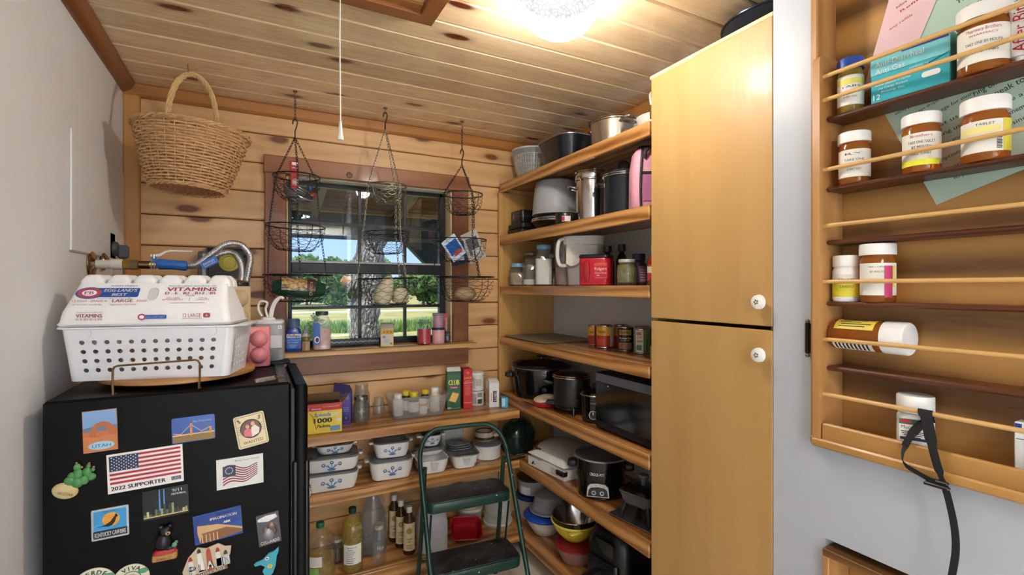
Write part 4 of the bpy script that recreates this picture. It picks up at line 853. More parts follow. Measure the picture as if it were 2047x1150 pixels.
hb, ht = hx0 - .018, hx1 - .018; wb_, wt_ = hy0 - .018, hy1 - .018
obj('front_wall', basket_wall(12, 4, hb, ht, hy0, hy1), BW, t)
for nm, nx, a, b, c, d, rot in (('back_wall', 12, hb, ht, hy0, hy1, pi), ('side_wall', 7, wb_, wt_, hx0, hx1, pi / 2), ('side_wall', 7, wb_, wt_, hx0, hx1, -pi / 2)):
    o = obj(nm, basket_wall(nx, 4, a, b, c, d), BW, t); o.rotation_euler = (0, 0, rot)
m = MB()
for sx, sy, a0 in ((1, 1, 0), (-1, 1, pi / 2), (-1, -1, pi), (1, -1, 1.5 * pi)):
    secs = []
    for k in range(7):
        a = a0 + k * pi / 12; secs.append([(sx * hb + .018 * math.cos(a), sy * wb_ + .018 * math.sin(a), 0), (sx * ht + .018 * math.cos(a), sy * wt_ + .018 * math.sin(a), bh)])
    vs = [p for s_ in secs for p in s_]; m = MB(); m.add(vs, [(2 * k, 2 * k + 2, 2 * k + 3, 2 * k + 1) for k in range(6)])
    obj('corner', m, BW, t)
obj('bottom', MB().rr([(0, hx0 - .004, hy0 - .004, .018), (.003, hx0 - .002, hy0 - .002, .018)]), BW, t)
obj('rim', MB().rr([(bh - .004, hx1, hy1, .02), (bh - .002, hx1 + .010, hy1 + .008, .024), (bh + .002, hx1 + .010, hy1 + .008, .024), (bh + .002, hx1 - .004, hy1 - .004, .018), (bh - .004, hx1 - .004, hy1 - .004, .018)], 5, False, False), BW, t)
for s in (-1, 1):
    obj('handle_lip', MB().rr([(bh - .004, .012, .06, .008, s * (hx1 + .014), 0), (bh + .0015, .014, .064, .01, s * (hx1 + .015), 0), (bh + .003, .013, .062, .01, s * (hx1 + .015), 0)]), BW, t)
    obj('tab_relief', MB().prism(oval(.017, .015, s * .155, bh - .014), -hy1 - .0015, -hy1 + .002), BW, t)
# egg cartons
def carton_body(M_, L_, Wd, h1, h2):
    m = MB(M_); m.rr([(0, L_ / 2, Wd / 2, .02), (.008, L_ / 2 + .004, Wd / 2 + .004, .02), (.012, L_ / 2, Wd / 2, .02), (h1, L_ / 2 - .006, Wd / 2 - .004, .02), (h1 + .012, L_ / 2 - .010, Wd / 2 - .010, .02), (h2, L_ / 2 - .024, Wd / 2 - .052, .02)]); return m
EGW = P('f2f3f4', .45, var=.03, bump=.05, bs=300)
EM = Matrix.Translation((-.19, 1.83, BZ)).inverted()
t = thing('egg_carton', 'white foam egg carton with red and blue print lying on the plastic basket', 'carton', (-.254, 1.804, BZ + bh + .003), BR)
L_, Wd = .430, .180
obj('lower_tray', MB().rr([(-.050, L_ / 2 - .035, Wd / 2 - .02, .02), (-.004, L_ / 2 - .012, Wd / 2 - .010, .02)]), EGW, t)
obj('lid', carton_body(None, L_, Wd, .042, .122), EGW, t)
for i in range(6):
    for j in range(2):
        cx = -.165 + .066 * i; cy = -.002 + .042 * j
        obj('cup', MB().rr([(.112, .032, .026, .016, cx, cy), (.130, .030, .024, .016, cx, cy), (.143, .020, .018, .012, cx, cy), (.147, .014, .012, .01, cx, cy)]), EGW, t)
# print on the sloping lid panel
yb_, zb_ = -(Wd / 2 - .010), .054; yt_, zt_ = -(Wd / 2 - .052), .122
sl = math.atan2(zt_ - zb_, yt_ - yb_); SLEN = math.hypot(zt_ - zb_, yt_ - yb_)
MP = Matrix.Translation((0, yb_, zb_)) @ Matrix.Rotation(-(pi / 2 - sl), 4, 'X')   # local x,z on the panel, -y outward
RDI = P('b0485a', .5); BLI = P('2450a0', .5)
def pf(name, pts, mat, y_, th=.0004): return obj(name, MB(MP).prism(pts, y_ - th, y_), mat, t)
def pt(s, h_, mat, x, z, w=None, **k): return text(t, s, h_, mat, x=x, z=z, y=-.0018, w=w, M=MP, **k)
pf('logo_band', rrect(.135, .030, .004, -.098, .048), BLI, -.0006); pf('logo_disc', oval(.034, .019, -.152, .046, 30), BLI, -.001); pf('logo_disc', oval(.030, .0165, -.152, .046, 30), RDI, -.0014); pf('logo_disc', oval(.018, .0095, -.152, .046, 30), EGW, -.0018)
text(t, 'EB', .010, RDI, x=-.152, z=.041, y=-.0026, w=.022, M=MP, bold=.0004)
pt('EGG-LAND\'S', .0095, WHITE, -.078, .050, .080, slant=.2, bold=.0004); pt('BEST', .0085, WHITE, -.078, .0365, .036, slant=.2, bold=.0004); pt('FARM FRESH', .0045, BLI, -.072, .0675, .064); pt("America's Superior Tasting Egg", .0035, BLI, -.088, .0275, .085, slant=.2)
pt('12 EGGS . GRADE A .', .0065, RDI, -.142, .0165, .086); pt('LARGE', .0095, RDI, -.065, .0155, .050, bold=.0003); pt('. EGGS', .0065, RDI, -.020, .0165, .03); pt('NET WT 24 OZ (1 LB 8 OZ) 680g', .0035, INK, -.148, .006, .07); pt('Vegetarian Fed Hens', .0048, RDI, -.062, .0055, .066, slant=.2)
pt('EXCELLENT SOURCE OF', .0042, BLI, .105, .0675, .125); pt('VITAMINS', .0125, RDI, .104, .052, .130, bold=.0007); pt('D . E . B2 . B12 . B5', .0085, RDI, .103, .0405, .132, bold=.0005); pt('PLUS', .004, INK, .103, .0345, .022); pt('25% LESS', .0045, RDI, .06, .026, .034); pt('SATURATED FAT', .0042, RDI, .06, .0205, .054); pt('125mg', .0045, RDI, .138, .026, .022); pt('OMEGA-3', .0042, RDI, .138, .0205, .034)
pf('rule', rect(.09, .0008, .10, .012), RDI, -.0008); pf('rule', rect(.0008, .012, .103, .025), INK, -.0008)
pf('lid_slot', rrect(.026, .040, .012, .006, .042), P('d2d3d6', .5), -.0004, .0012); obj('slot_rim', MB(MP).tube([(x, -.0012, z) for x, z in rrect(.030, .044, .014, .006, .042)], .0016, 6, True), EGW, t)
yf = -(Wd / 2 - .001)
text(t, 'VITAMINS', .010, RDI, x=-.135, z=.026, y=yf - .004, w=.062, bold=.0004); text(t, 'D-E-B2-B12-B5', .005, RDI, x=-.135, z=.0185, y=yf - .0042, w=.062); text(t, 'EXCELLENT SOURCE OF', .0028, RDI, x=-.135, z=.039, y=yf - .003, w=.06)
flat(t, 'front_band', rrect(.058, .011, .002, .024, .026), BLI, yf - .0035); text(t, "EGG-LAND'S BEST", .006, P('9ab4e0', .5), x=.026, z=.023, y=yf - .0044, w=.048); flat(t, 'front_disc', oval(.010, .009, -.008, .026), RDI, yf - .0042); flat(t, 'front_disc', oval(.006, .005, -.008, .026), EGW, yf - .0048)
text(t, '12 LARGE', .0105, RDI, x=.118, z=.024, y=yf - .004, w=.046); flat(t, 'grade_mark', rrect(.018, .013, .004, .156, .029), RDI, yf - .003); text(t, 'A', .007, EGW, x=.156, z=.0255, y=yf - .004); flat(t, 'rule', rect(.05, .0008, .118, .020), RDI, yf - .003)
# wire stand in front
t = thing('wire_stand', 'bronze wire easel stand in front of the white plastic basket', 'stand', (-.237, 1.645, FT + .002)); t.rotation_euler = (0, 0, math.radians(-3)); BZM = P('6a4e30', .35, .7)
fr = spline([(-.098, .0, -.002)], 1)
P1 = [(-.097, -.004, 0), (-.098, -.006, .02), (-.098, -.004, .066), (-.095, -.003, .074), (-.088, -.003, .077), (.088, -.003, .082), (.095, -.003, .079), (.099, -.004, .071), (.099, -.006, .02), (.097, -.006, .005)]
obj('frame', MB().tube(P1, .0028, 8), BZM, t)
for x in (-.097, .097): obj('foot', MB().tube([(x, -.006, .02), (x, -.008, .002), (x + .002, .0, .0008), (x + .001, .012, .0008)], .0026, 8), BZM, t)
t = thing('pocket_knife', 'folded pocket knife with a pearly grey handle on the refrigerator top', 'knife', (.028, 1.680, FT + .001), math.radians(35))
obj('handle', MB().rr([(0, .034, .0065, .006), (.004, .035, .0075, .006), (.010, .034, .0065, .006), (.012, .030, .005, .005)]), P('8a8478', .25, var=.3, vs=90), t); obj('bolster', MB().box(.022, .035, -.0068, .0068, .0015, .0118, .002), P('4a3a30', .3, .6), t); obj('blade', MB().prism([(-.03, .0), (.06, .0), (.066, .003), (.06, .0055), (-.03, .0055)], -.001, .001), STEEL, t, loc=(.0, 0, .003))
# pink and tan cartons, grey appliance, black tray
def cups_carton(name, label, mat, loc, rz, nz, nx, cw, d, hh):
    t = thing(name, label, 'carton', loc, rz); w_ = nx * cw + .012
    obj('tray', MB().rr([(0, w_ / 2, d / 2, .012), (.004, w_ / 2 + .002, d / 2 + .002, .012), (hh - .004, w_ / 2 + .002, d / 2 + .002, .012), (hh, w_ / 2, d / 2, .012)]), mat, t)
    for i in range(nz):
        for j in range(nx):
            cx = (j - (nx - 1) / 2) * cw; cz = .012 + (hh - .024) * (i + .5) / nz
            obj('cup', MB(Matrix.Translation((cx, -d / 2, cz)) @ Matrix.Rotation(pi / 2, 4, 'X')).lathe([(cw * .49, -.004), (cw * .47, .010), (cw * .38, .024), (cw * .22, .031), (.001, .033)], 20), mat, t)
    return t
cups_carton('egg_carton', 'pink foam egg carton standing on end beside the white basket', P('e08a90', .3, var=.06, bump=.04, bs=200), (.010, 1.992, FT + .0045), math.radians(8), 2, 1, .062, .030, .142)
t = cups_carton('egg_carton', 'tan pulp egg carton standing on end behind the white egg carton', P('c8b48e', .8, var=.1, bump=.25, bs=250), (-.058, 2.075, FT + .0045), math.radians(10), 4, 1, .066, .05, .288)
for z in (.235, .265): obj('slot', MB().box(-.020, .016, -.0285, -.0255, z - .007, z + .007, .005), P('2a2622', .8), t)
t = thing('can_opener', 'grey and white upright kitchen appliance beside the window sill', 'appliance', (.088, 2.20, FT - .44 + .0), math.radians(-6))
t.location = (.045, 2.075, FT + .0145)
obj('body', MB().rr([(0, .050, .040, .016), (.004, .054, .043, .018), (.128, .054, .043, .018), (.138, .050, .040, .018)]), P('9a9c9e', .35), t); obj('top_cap', MB().rr([(.1385, .053, .042, .018), (.147, .052, .041, .018), (.152, .046, .036, .016)]), P('d2d4d4', .3), t)
obj('front_plate', MB().box(-.012, .050, -.0465, -.0425, .046, .096, .004), P('c6c8ca', .3), t); obj('badge', MB().box(.034, .048, -.0445, -.0425, .118, .132, .001), P('e8e8e8', .3), t); text(t, 'A', .009, INK, x=.041, z=.121, y=-.0452)
obj('collar', MB(Matrix.Translation((-.002, 0, .152))).lathe([(.026, 0), (.024, .006), (.016, .010), (.001, .010)], 20), P('e6e6e4', .3), t); WC = P('e2e2de', .4)
obj('cord', MB().tube(spline([(-.002, 0, .16), (-.010, .0, .19), (-.004, -.004, .215), (-.020, -.004, .222), (-.032, 0, .215), (-.034, 0, .19), (-.022, 0, .165)], 6), .0042, 8), WC, t)
for dx in (0, .007): obj('cord_bundle', MB().tube(spline([(.004 + dx, 0, .160), (.010 + dx, 0, .195), (.022 + dx, -.004, .222), (.040 + dx * .7, -.008, .236), (.052, -.010, .230)], 6), .0048, 8), WC, t)
t = thing('black_tray', 'flat black tray at the back of the refrigerator top', 'tray', (.0, 2.067, FT + .0008)); t.location = (.045, 2.067, FT + .0005)
obj('tray', MB().rr([(0, .062, .046, .008), (.004, .066, .050, .008), (.0062, .066, .050, .008), (.0062, .062, .046, .008), (.003, .060, .044, .008)]), BLACK, t); obj('inlay', MB().box(-.056, .056, -.040, .040, .0035, .0045, .0005), P('16181c', .25), t)
# ---------------------------------------------------------------- plumbing and boxes on the walls
t = thing('access_panel', 'white painted access panel standing slightly proud of the left wall', 'panel', (XL + .0005, 2.29, 1.626)); obj('panel', MB().box(0, .006, -.31, .375, 0, .380, .002), WALLP, t)
obj('edge_seam', MB().box(.0, .003, -.3115, .376, -.004, -.0005), P('b4b4b2', .7), t)
t = thing('wall_outlet', 'beige wall outlet plate with a grey plug on the left wall', 'outlet', (XL + .0005, 2.475, 1.665), pi / 2)
obj('plate', MB().box(-.038, .038, -.006, 0, -.062, .062, .002), P('d6ccae', .45), t)
g_ = obj('plug', MB(Matrix.Rotation(pi / 2, 4, 'X')).lathe([(.028, .006), (.030, .010), (.026, .022), (.018, .026)], 20), P('4a4d52', .5), t); obj('plug_body', MB().box(-.014, .014, -.058, -.02, -.040, .016, .008), P('565a60', .5), t); obj('cord', MB().tube(spline([(0, -.042, -.038), (0, -.043, -.07), (0, -.040, -.14), (0, -.03, -.3)], 5), .005, 8), P('6a6e72', .5), t)
def flange(x, y, z, r, label):
    t = thing('pipe_flange', label, 'flange', (x, y, z)); obj('cover', MB(Matrix.Rotation(pi / 2, 4, 'Y')).lathe([(r, 0), (r, .003), (r * .85, .010), (r * .5, .014), (r * .45, .016)], 32), P('c0a890', .12, 1.0, var=.2), t); obj('rim', MB().tube([(.002, r * math.cos(a), r * math.sin(a)) for a in [k * pi / 16 for k in range(32)]], .003, 6, True), P('a08060', .2, 1.0), t); return t
t = flange(XL + .001, 2.20, 1.592, .047, 'shiny round wall flange with a white pipe stub leading to the blue valve')
obj('pipe', MB().tube([(.010, 0, 0), (.062, 0, 0)], .016, 16), P('d8d6d2', .4), t); obj('coupling', MB().tube([(.058, 0, 0), (.090, 0, 0)], .019, 16), P('e6e0d2', .4), t)
flange(XL + .007, 2.335, 1.632 - .025, .030, 'small shiny wall flange behind the blue valve')
t = thing('shutoff_valve', 'gas shutoff valve with blue sleeve and pale lever handle', 'valve', (-.40, 2.20, 1.592)); BLV = P('2a6ec4', .4)
obj('brass_nut', MB().tube([(-.018, 0, 0), (.0, 0, 0)], .018, 6), P('c8a04a', .25, 1.0), t); obj('hex_body', MB().tube([(.0, 0, 0), (.026, 0, 0)], .019, 6), P('a89878', .25, 1.0), t); obj('hex_body', MB().tube([(.028, 0, 0), (.060, 0, 0)], .015, 12), P('8a6a50', .25, 1.0), t); obj('thread', MB().tube([(.06 + .004 * k, 0, 0) for k in range(6)], [.0165, .014, .0165, .014, .0165, .014], 14), STEEL, t)
obj('sleeve', MB().tube([(.080, 0, .002), (.088, 0, .004), (.13, 0, .002), (.170, 0, -.001), (.174, 0, -.001)], [.016, .020, .018, .019, .016], 14), BLV, t)
obj('wing', MB().prism([(.060, .026), (.088, .022), (.128, .016), (.12, .0), (.085, .0)], -.008, .008), BLV, t)
obj('stem', MB().tube([(.072, 0, .012), (.072, 0, .040)], .007, 10), STEEL, t); obj('lever', MB().tube([(.062, 0, .034), (.088, 0, .036), (.108, 0, .050), (.120, 0, .0535), (.190, 0, .054)], [.006, .006, .0045, .0042, .004], 8), P('ece6d6', .35), t)
t = thing('flexible_hose', 'corrugated steel gas hose looping from the blue valve beside the dryer box', 'hose', (-.226, 2.20, 1.592))
for off, lp in ((0, [(.0, 0, -.001), (.03, 0, .006), (.075, .01, .045), (.125, .02, .088), (.175, .03, .088), (.208, .03, .045), (.205, .02, -.005), (.195, .01, -.06)]), (1, [(.004, .012, -.006), (.05, .03, .012), (.10, .05, .050), (.145, .06, .058), (.172, .05, .025), (.180, .03, -.02), (.175, .01, -.06)])):
    pp = spline(lp, 22); obj('corrugated_tube', MB().tube(pp, [.0125 if k % 2 else .0098 for k in range(len(pp))], 12), P('e4e4e6', .36, 1.0, var=.1), t)
t = thing('hose_tag', 'blue paper tag hanging on the steel gas hose', 'tag', (-.155, 2.192, 1.605)); t.rotation_euler = (0, -.55, 0)
flat(t, 'card', rect(.060, .028), BLV, 0, .0008); text(t, 'EASYFLEX', .008, WHITE, z=-.002, y=-.0014, w=.042); flat(t, 'rule', rect(.042, .0012, 0, -.007), WHITE, -.001)
t = thing('receptacle_box', 'open dark grey receptacle box with a yellow round fitting on the log wall', 'box', (-.113, 2.694, 1.60)); DG = P('3c4046', .5)
obj('back', MB().box(-.088, .088, -.006, .0, -.098, .098, .002), DG, t)
for a in ((-.088, -.080, -.098, .098), (.080, .088, -.098, .098), (-.080, .080, .090, .098), (-.080, .080, -.098, -.090)): obj('side', MB().box(a[0], a[1], -.045, -.006, a[2], a[3], .002), DG, t)
obj('fitting', MB(Matrix.Translation((.005, -.006, .030)) @ Matrix.Rotation(pi / 2, 4, 'X')).lathe([(.044, 0), (.044, .010), (.030, .014), (.028, .006), (.001, .006)], 28), P('c8c050', .5), t); obj('wiring', MB().tube(spline([(-.03, -.012, -.04), (.0, -.02, -.07), (.03, -.012, -.05), (.05, -.012, -.075)], 6), .004, 6), P('b8c49a', .5), t)
obj('switch_bank', MB().box(-.118, -.080, -.05, -.006, -.070, .075, .003), P('50565c', .5), t); obj('strip', MB().box(-.102, -.088, -.053, -.049, -.06, .065, .001), P('a8aaac', .4), t)
for z in (.06, -.03): obj('screw', MB().ball((.068, -.008, z), .006), DKGREY, t)
# ---------------------------------------------------------------- wicker basket under the ceiling
WK = P('c79a68', .5, var=.30, vs=60); WK2 = P('d8b47c', .45, var=.2, vs=50)
t = thing('wicker_basket', 'woven wicker basket with a tall hoop handle hanging from the ceiling', 'basket', (-.24, 2.36, 1.905)); t.rotation_euler = (math.radians(-3), math.radians(3), math.radians(-20))
SYB = .86; HB = .235
def brad(z): f = z / HB; return .132 + .072 * (f ** .85)
m = MB(); NST = 34; NR = 22
for r_ in range(NR):
    z = .006 + (HB - .012) * r_ / (NR - 1); pts = []
    for k in range(NST * 2):
        a = 2 * pi * k / (NST * 2); w_ = .0042 * math.cos(k * pi / 2 * 2 + (r_ % 2) * pi) if k % 2 == 0 else 0.0
        w_ = (.0045 if ((k // 2 + r_) % 2 == 0) else -.0045) if k % 2 == 0 else 0.0
        R_ = brad(z) + w_; pts.append((R_ * math.cos(a), R_ * SYB * math.sin(a), z + .0012 * math.sin(a * 5 + r_)))
    m.tube(pts, .0050, 5, True)
obj('weave', m, WK, t)
m = MB()
for k in range(NST):
    a = 2 * pi * k / NST; m.tube([((brad(z)) * math.cos(a), brad(z) * SYB * math.sin(a), z) for z in (0, HB * .33, HB * .66, HB)], .0026, 5)
obj('stakes', m, WK, t)
m = MB()
for ph in (0, pi):
    m.tube([((brad(HB) + .004 + .005 * math.cos(k * .9 + ph)) * math.cos(2 * pi * k / 140), (brad(HB) + .004 + .005 * math.cos(k * .9 + ph)) * SYB * math.sin(2 * pi * k / 140), HB + .005 * math.sin(k * .9 + ph)) for k in range(140)], .0055, 6, True)
obj('rim', m, WK, t)
m = MB()
for ph in (0, pi): m.tube([((.132 + .004 * math.cos(k * .9 + ph)) * math.cos(2 * pi * k / 112), (.132 + .004 * math.cos(k * .9 + ph)) * SYB * math.sin(2 * pi * k / 112), .004 * math.sin(k * .9 + ph)) for k in range(112)], .0045, 6, True)
obj('foot_braid', m, WK, t)
m = MB()
for i in range(-11, 12):
    x = i * .0112; hh = math.sqrt(max(0, .128 ** 2 - x * x)) * SYB
    if hh > .01: m.tube([(x + .001 * math.sin(k), -hh + 2 * hh * k / 10, .006 + .0022 * (1 if (k + i) % 2 else -1)) for k in range(11)], .0045, 5)
for j in range(-9, 10):
    yy = j * .0112; hh = math.sqrt(max(0, .128 ** 2 - (yy / SYB) ** 2))
    if hh > .01: m.tube([(-hh + 2 * hh * k / 10, yy, .006 + .0022 * (-1 if (k + j) % 2 else 1)) for k in range(11)], .0045, 5)
obj('base', m, P('a06a44', .55, var=.25, vs=60), t)
def hp(u, ph, rad_):  # hoop handle from rim to rim
    a = pi * u; R_ = .125; c = Vector((R_ * math.cos(a) * .95, 0, HB - .02 + (.255 if True else 0) * (math.sin(a) ** .75))); n_ = Vector((math.cos(a), 0, math.sin(a))); b_ = Vector((0, 1, 0)); q = ph + u * 26
    return c + n_ * rad_ * math.cos(q) + b_ * rad_ * math.sin(q)
m = MB()
for k in range(4): m.tube([tuple(hp(i / 60, k * pi / 2, .0065)) for i in range(61)], .0052, 6)
hd = obj('handle', m, WK2, t); hd.rotation_euler = (0, 0, math.radians(70))
for sgn in (-1, 1): obj('binding', MB(Matrix.Rotation(math.radians(70), 4, 'Z') @ Matrix.Translation((sgn * .119, 0, HB - .005))).tube([(.013 * math.cos(k * .8), .013 * math.sin(k * .8), .0012 * k) for k in range(28)], .0022, 5), WK, t)
t2 = thing('cup_hook', 'small brass cup hook in the ceiling holding the wicker basket', 'hook', (-.24, 2.355, ZC)); obj('hook', MB().tube(spline([(0, 0, 0), (0, 0, -.014), (0, .008, -.022), (0, .012, -.030), (0, 0, -.037), (0, -.008, -.032)], 5), .0018, 6), BRASS, t2)
# ---------------------------------------------------------------- three-tier hanging wire baskets
WIRE = P('2a2c30', .4, .6); WIREL = P('8c8878', .4, .8)
def chain(p0, p1, L_=.019):
    p0, p1 = Vector(p0), Vector(p1); d = p1 - p0; n = max(2, int(d.length / (L_ * .72))); m = MB(); tdir = d.normalized(); up = tdir.orthogonal().normalized(); sd = tdir.cross(up)
    for i in range(n):
        c = p0 + d * ((i + .5) / n); s_ = up if i % 2 else sd; hl = d.length / n * .66
        m.tube([tuple(c + tdir * hl * math.cos(a) + s_ * .0046 * math.sin(a)) for a in [k * pi / 4 for k in range(8)]], .0014, 4, True)
    return m
def bowl(t, cx, cy, z, r, dp, mat, tilt=0.0, wires=28):
    Mx = Matrix.Translation((cx, cy, z)) @ Matrix.Rotation(tilt, 4, 'Y')
    b = obj('basket', MB(Mx).tube([(r * math.cos(a), r * math.sin(a), 0) for a in [k * pi / 20 for k in range(40)]], .0030, 6, True), mat, t)
    def pr_(f): return r * (1 - f ** 3.2 * .42), -dp * f       # side profile
    m = MB(Mx)
    nr = 7
    for j in range(nr):
        pts = []
        for k in range(wires):
            f = (j + .5 + (.32 if k % 2 else -.32)) / nr; f = min(1, max(0, f)); q, z_ = pr_(f); a = 2 * pi * (k + (j % 2)) / wires; pts.append((q * math.cos(a), q * math.sin(a), z_))
        m.tube(pts, .0011, 3, True)
    rb = pr_(1.0)[0]
    for j in range(6):
        pts = []
        for k in range(wires):
            q = rb * (1 - (j + .5 + (.32 if k % 2 else -.32)) / 6.3); a = 2 * pi * (k + (j % 2)) / wires; pts.append((q * math.cos(a), q * math.sin(a), -dp - .004 * (1 - q / rb)))
        if j % 2 == 0: m.tube(pts, .0011, 3, True)
    obj('mesh', m, mat, b)
    for k in range(4):
        a = k * pi / 2 + .5; obj('rib', MB(Mx).tube([(pr_(f)[0] * math.cos(a), pr_(f)[0] * math.sin(a), pr_(f)[1]) for f in [i / 8 for i in range(9)]] + [(0, 0, -dp - .004)], .0016, 6), mat, b)
    obj('bottom_ring', MB(Mx).tube([(rb * math.cos(a), rb * math.sin(a), -dp) for a in [k * pi / 16 for k in range(32)]], .0016, 6, True), mat, b)
    return b
def hanging(label, cx, cy, ztop, tiers, mat, cmat, hz, phase=.4):
    t = thing('hanging_basket', label, 'basket', (cx, cy, ztop)); M_ = (-cx, -cy, -ztop)
    def L(p): return (p[0] - cx, p[1] - cy, p[2] - ztop)
    obj('ceiling_hook', MB().lathe([(.011, -.002), (.009, -.006), (.004, -.010), (.003, -.02)], 12).tube(spline([(0, 0, -.015), (.004, 0, -.026), (0, 0, -.034), (-.004, 0, -.028)], 4), .0016, 6), P('7a6a50', .35, .8), t)
    if hz < ztop - .06: obj('chain', chain((0, 0, -.032), (0, 0, hz - ztop + .002)), mat, t)
    obj('hook', MB().tube(spline([(-.010, 0, hz - ztop - .014), (-.008, 0, hz - ztop + .002), (.0, 0, hz - ztop + .010), (.009, 0, hz - ztop), (.006, 0, hz - ztop - .025), (0, 0, hz - ztop - .045), (0, 0, hz - ztop - .075)], 5), .0030, 8), mat, t)
    prev = None
    for i, (dx, z, r, dp, tilt) in enumerate(tiers):
        bowl(t, dx, 0, z - ztop, r, dp, mat if i else cmat, tilt)
        for k in range(3):
            a = phase + k * 2 * pi / 3; b = (dx + r * math.cos(a), r * math.sin(a), z - ztop - r * math.cos(a) * tilt)
            if prev is None: obj('chain', chain((0, 0, hz - ztop - .075), b), cmat, t)
            else:
                pdx, pz, pr2, ptl = prev; obj('chain', chain((pdx + pr2 * math.cos(a), pr2 * math.sin(a), pz - ztop - pr2 * math.cos(a) * ptl), b), cmat, t)
        prev = (dx, z, r, tilt)
    return t
hanging('three-tier hanging wire basket at the left of the window, with a red-carded pack on top', .162, 2.446, ZC, [(.007, 2.018, .100, .105, .0), (.003, 1.790, .126, .11, .03), (.015, 1.567, .147, .12, 0)], WIRE, WIRE, 2.270, .5)
hanging('three-tier hanging wire basket with pale chains at the middle of the window', .576, 2.464, ZC, [(.012, 2.020, .094, .085, .0), (.005, 1.785, .112, .105, -.03), (.012, 1.555, .146, .13, -.03)], WIRE, WIREL, 2.375, .9)
hanging('three-tier hanging wire basket at the right of the window, holding packets', .990, 2.472, ZC, [(.006, 2.013, .106, .105, .0), (-.010, 1.766, .141, .115, .0), (.015, 1.567, .160, .13, 0)], WIRE, WIRE, 2.245, .6)
t = thing('wire_hook', 'bare wire hook dangling from the bottom right wire basket', 'hook', (.848, 2.472, 1.565)); obj('hook', MB().tube(spline([(.004, 0, .002), (-.012, 0, .0), (-.024, 0, -.02), (-.032, 0, -.042), (-.046, 0, -.040), (-.048, 0, -.030)], 5), .0018, 6), P('c8c8c4', .3, .8), t)
# contents
t = thing('packaged_cable', 'coil of shiny grey cable on a red hang card in the upper left wire basket', 'package', (.165, 2.446, 1.925))
for k in range(4): obj('coil', MB(Matrix.Rotation(.5, 4, 'Y') @ Matrix.Rotation(.55, 4, 'X')).tube([((.052 + .006 * k) * math.cos(a), (.040 + .004 * k) * math.sin(a), .010 * k) for a in [i * pi / 14 for i in range(28)]], .0055, 8, True), P('8a8a90', .25, .6), t)
obj('card', MB(Matrix.Rotation(-.04, 4, 'Y')).box(-.022, .010, -.040, -.036, .03, .155, .0015), RED, t); text(t, 'SUPPLY LINE', .006, WHITE, x=-.007, z=.12, y=-.0415, w=.024); flat(t, 'card_label', rect(.026, .014, -.006, .142), WHITE, -.0408); flat(t, 'card_label', rect(.026, .03, -.004, .06), P('c8a090', .5), -.0408); obj('blue_nut', MB().lathe([(.011, 0), (.011, .016), (.007, .018)], 8), P('2a5aa0', .4), t, loc=(.055, -.03, .03)); obj('red_tag', MB().box(.062, .088, -.004, .0, .008, .022, .001), RED, t)
def pillow(t, name, w, d, h, mat, n=10):
    m = MB(); secs = []
    for i in range(n + 1):
        u = -1 + 2 * i / n; k = max(.06, (1 - abs(u) ** 3.5)); secs.append([(u * w / 2, d / 2 * k * math.cos(a), h / 2 * (.55 + .45 * k) * math.sin(a)) for a in [q * 2 * pi / 18 for q in range(18)]])
    m.loft(secs); return obj(name, m, mat, t)
NUT = NT('nut_print'); v = NUT.coords((1, 1, 1)); vo = NUT.n('ShaderNodeTexVoronoi'); vo.inputs['Scale'].default_value = 60; NUT.l(v, vo.inputs['Vector']); NUTM = NUT.out(NUT.pbr(NUT.ramp(vo.outputs['Distance'], [(.2, lin('d8b884')), (.5, lin('c09a60')), (.75, lin('6a5236'))]), .3).outputs[0])
t = thing('snack_bag', 'long snack bag with green ends and nut picture in the lower left wire basket', 'bag', (.178, 2.440, 1.507)); t.rotation_euler = (0, .06, 0)
pillow(t, 'bag', .225, .085, .088, P('1f4a38', .3)); 
obj('nut_panel', MB(Matrix.Rotation(pi / 2, 4, 'Y')).arc(.0445, -.075, .030, -1.05 - .5, .75 - .5, 14), NUTM, t).rotation_euler = (0, 0, 0)
obj('brown_band', MB(Matrix.Rotation(pi / 2, 4, 'Y')).arc(.0449, .032, .066, -1.55, .25, 14), P('5a3424', .3), t); text(t, 'CRUNCH', .012, P('e0c890', .4), y=-.0475, M=Matrix.Translation((.053, 0, .0)) @ Matrix.Rotation(-pi / 2, 4, 'Y'), w=.06)
GD = P('c8c2a2', .5, var=.15, vs=25)
t = thing('gourd', 'long pale gourd leaning in the lower middle wire basket', 'gourd', (.562, 2.44, 1.480)); obj('body', MB(Matrix.Rotation(.35, 4, 'Y')).lathe([(.01, -.058), (.035, -.05), (.046, -.025), (.042, .01), (.034, .045), (.026, .075), (.012, .09), (.001, .092)], 24), GD, t); obj('stem', MB(Matrix.Rotation(.35, 4, 'Y')).tube([(0, 0, .088), (.002, 0, .10)], .005, 8), P('9a8a60', .7), t)
t = thing('gourd', 'round pale gourd at the right of the lower middle wire basket', 'gourd', (.650, 2.46, 1.470)); obj('body', MB().lathe([(.012, -.041), (.034, -.034), (.045, -.008), (.042, .018), (.028, .036), (.001, .042)], 24), GD, t); obj('stem', MB().tube([(0, 0, .040), (.003, 0, .050)], .005, 8), P('9a8a60', .7), t)
t = thing('coconut', 'tan ribbed coconut half lying in the lower right wire basket', 'coconut', (.995, 2.44, 1.4755)); obj('shell', MB().ball((0, 0, 0), .054, 1.1, .85, .70, 22, 12), P('a8926a', .7, var=.25, vs=14, stretch=(1, 1, 6)), t)
for k in range(7): obj('rib', MB().tube([(.0605 * math.cos(a) * math.cos(-.9 + .3 * k), .0475 * math.cos(a) * math.sin(-.9 + .3 * k) - .0, .039 * math.sin(a)) for a in [-1.2 + .3 * j for j in range(9)]], .0012, 5), P('7a6648', .8), t)
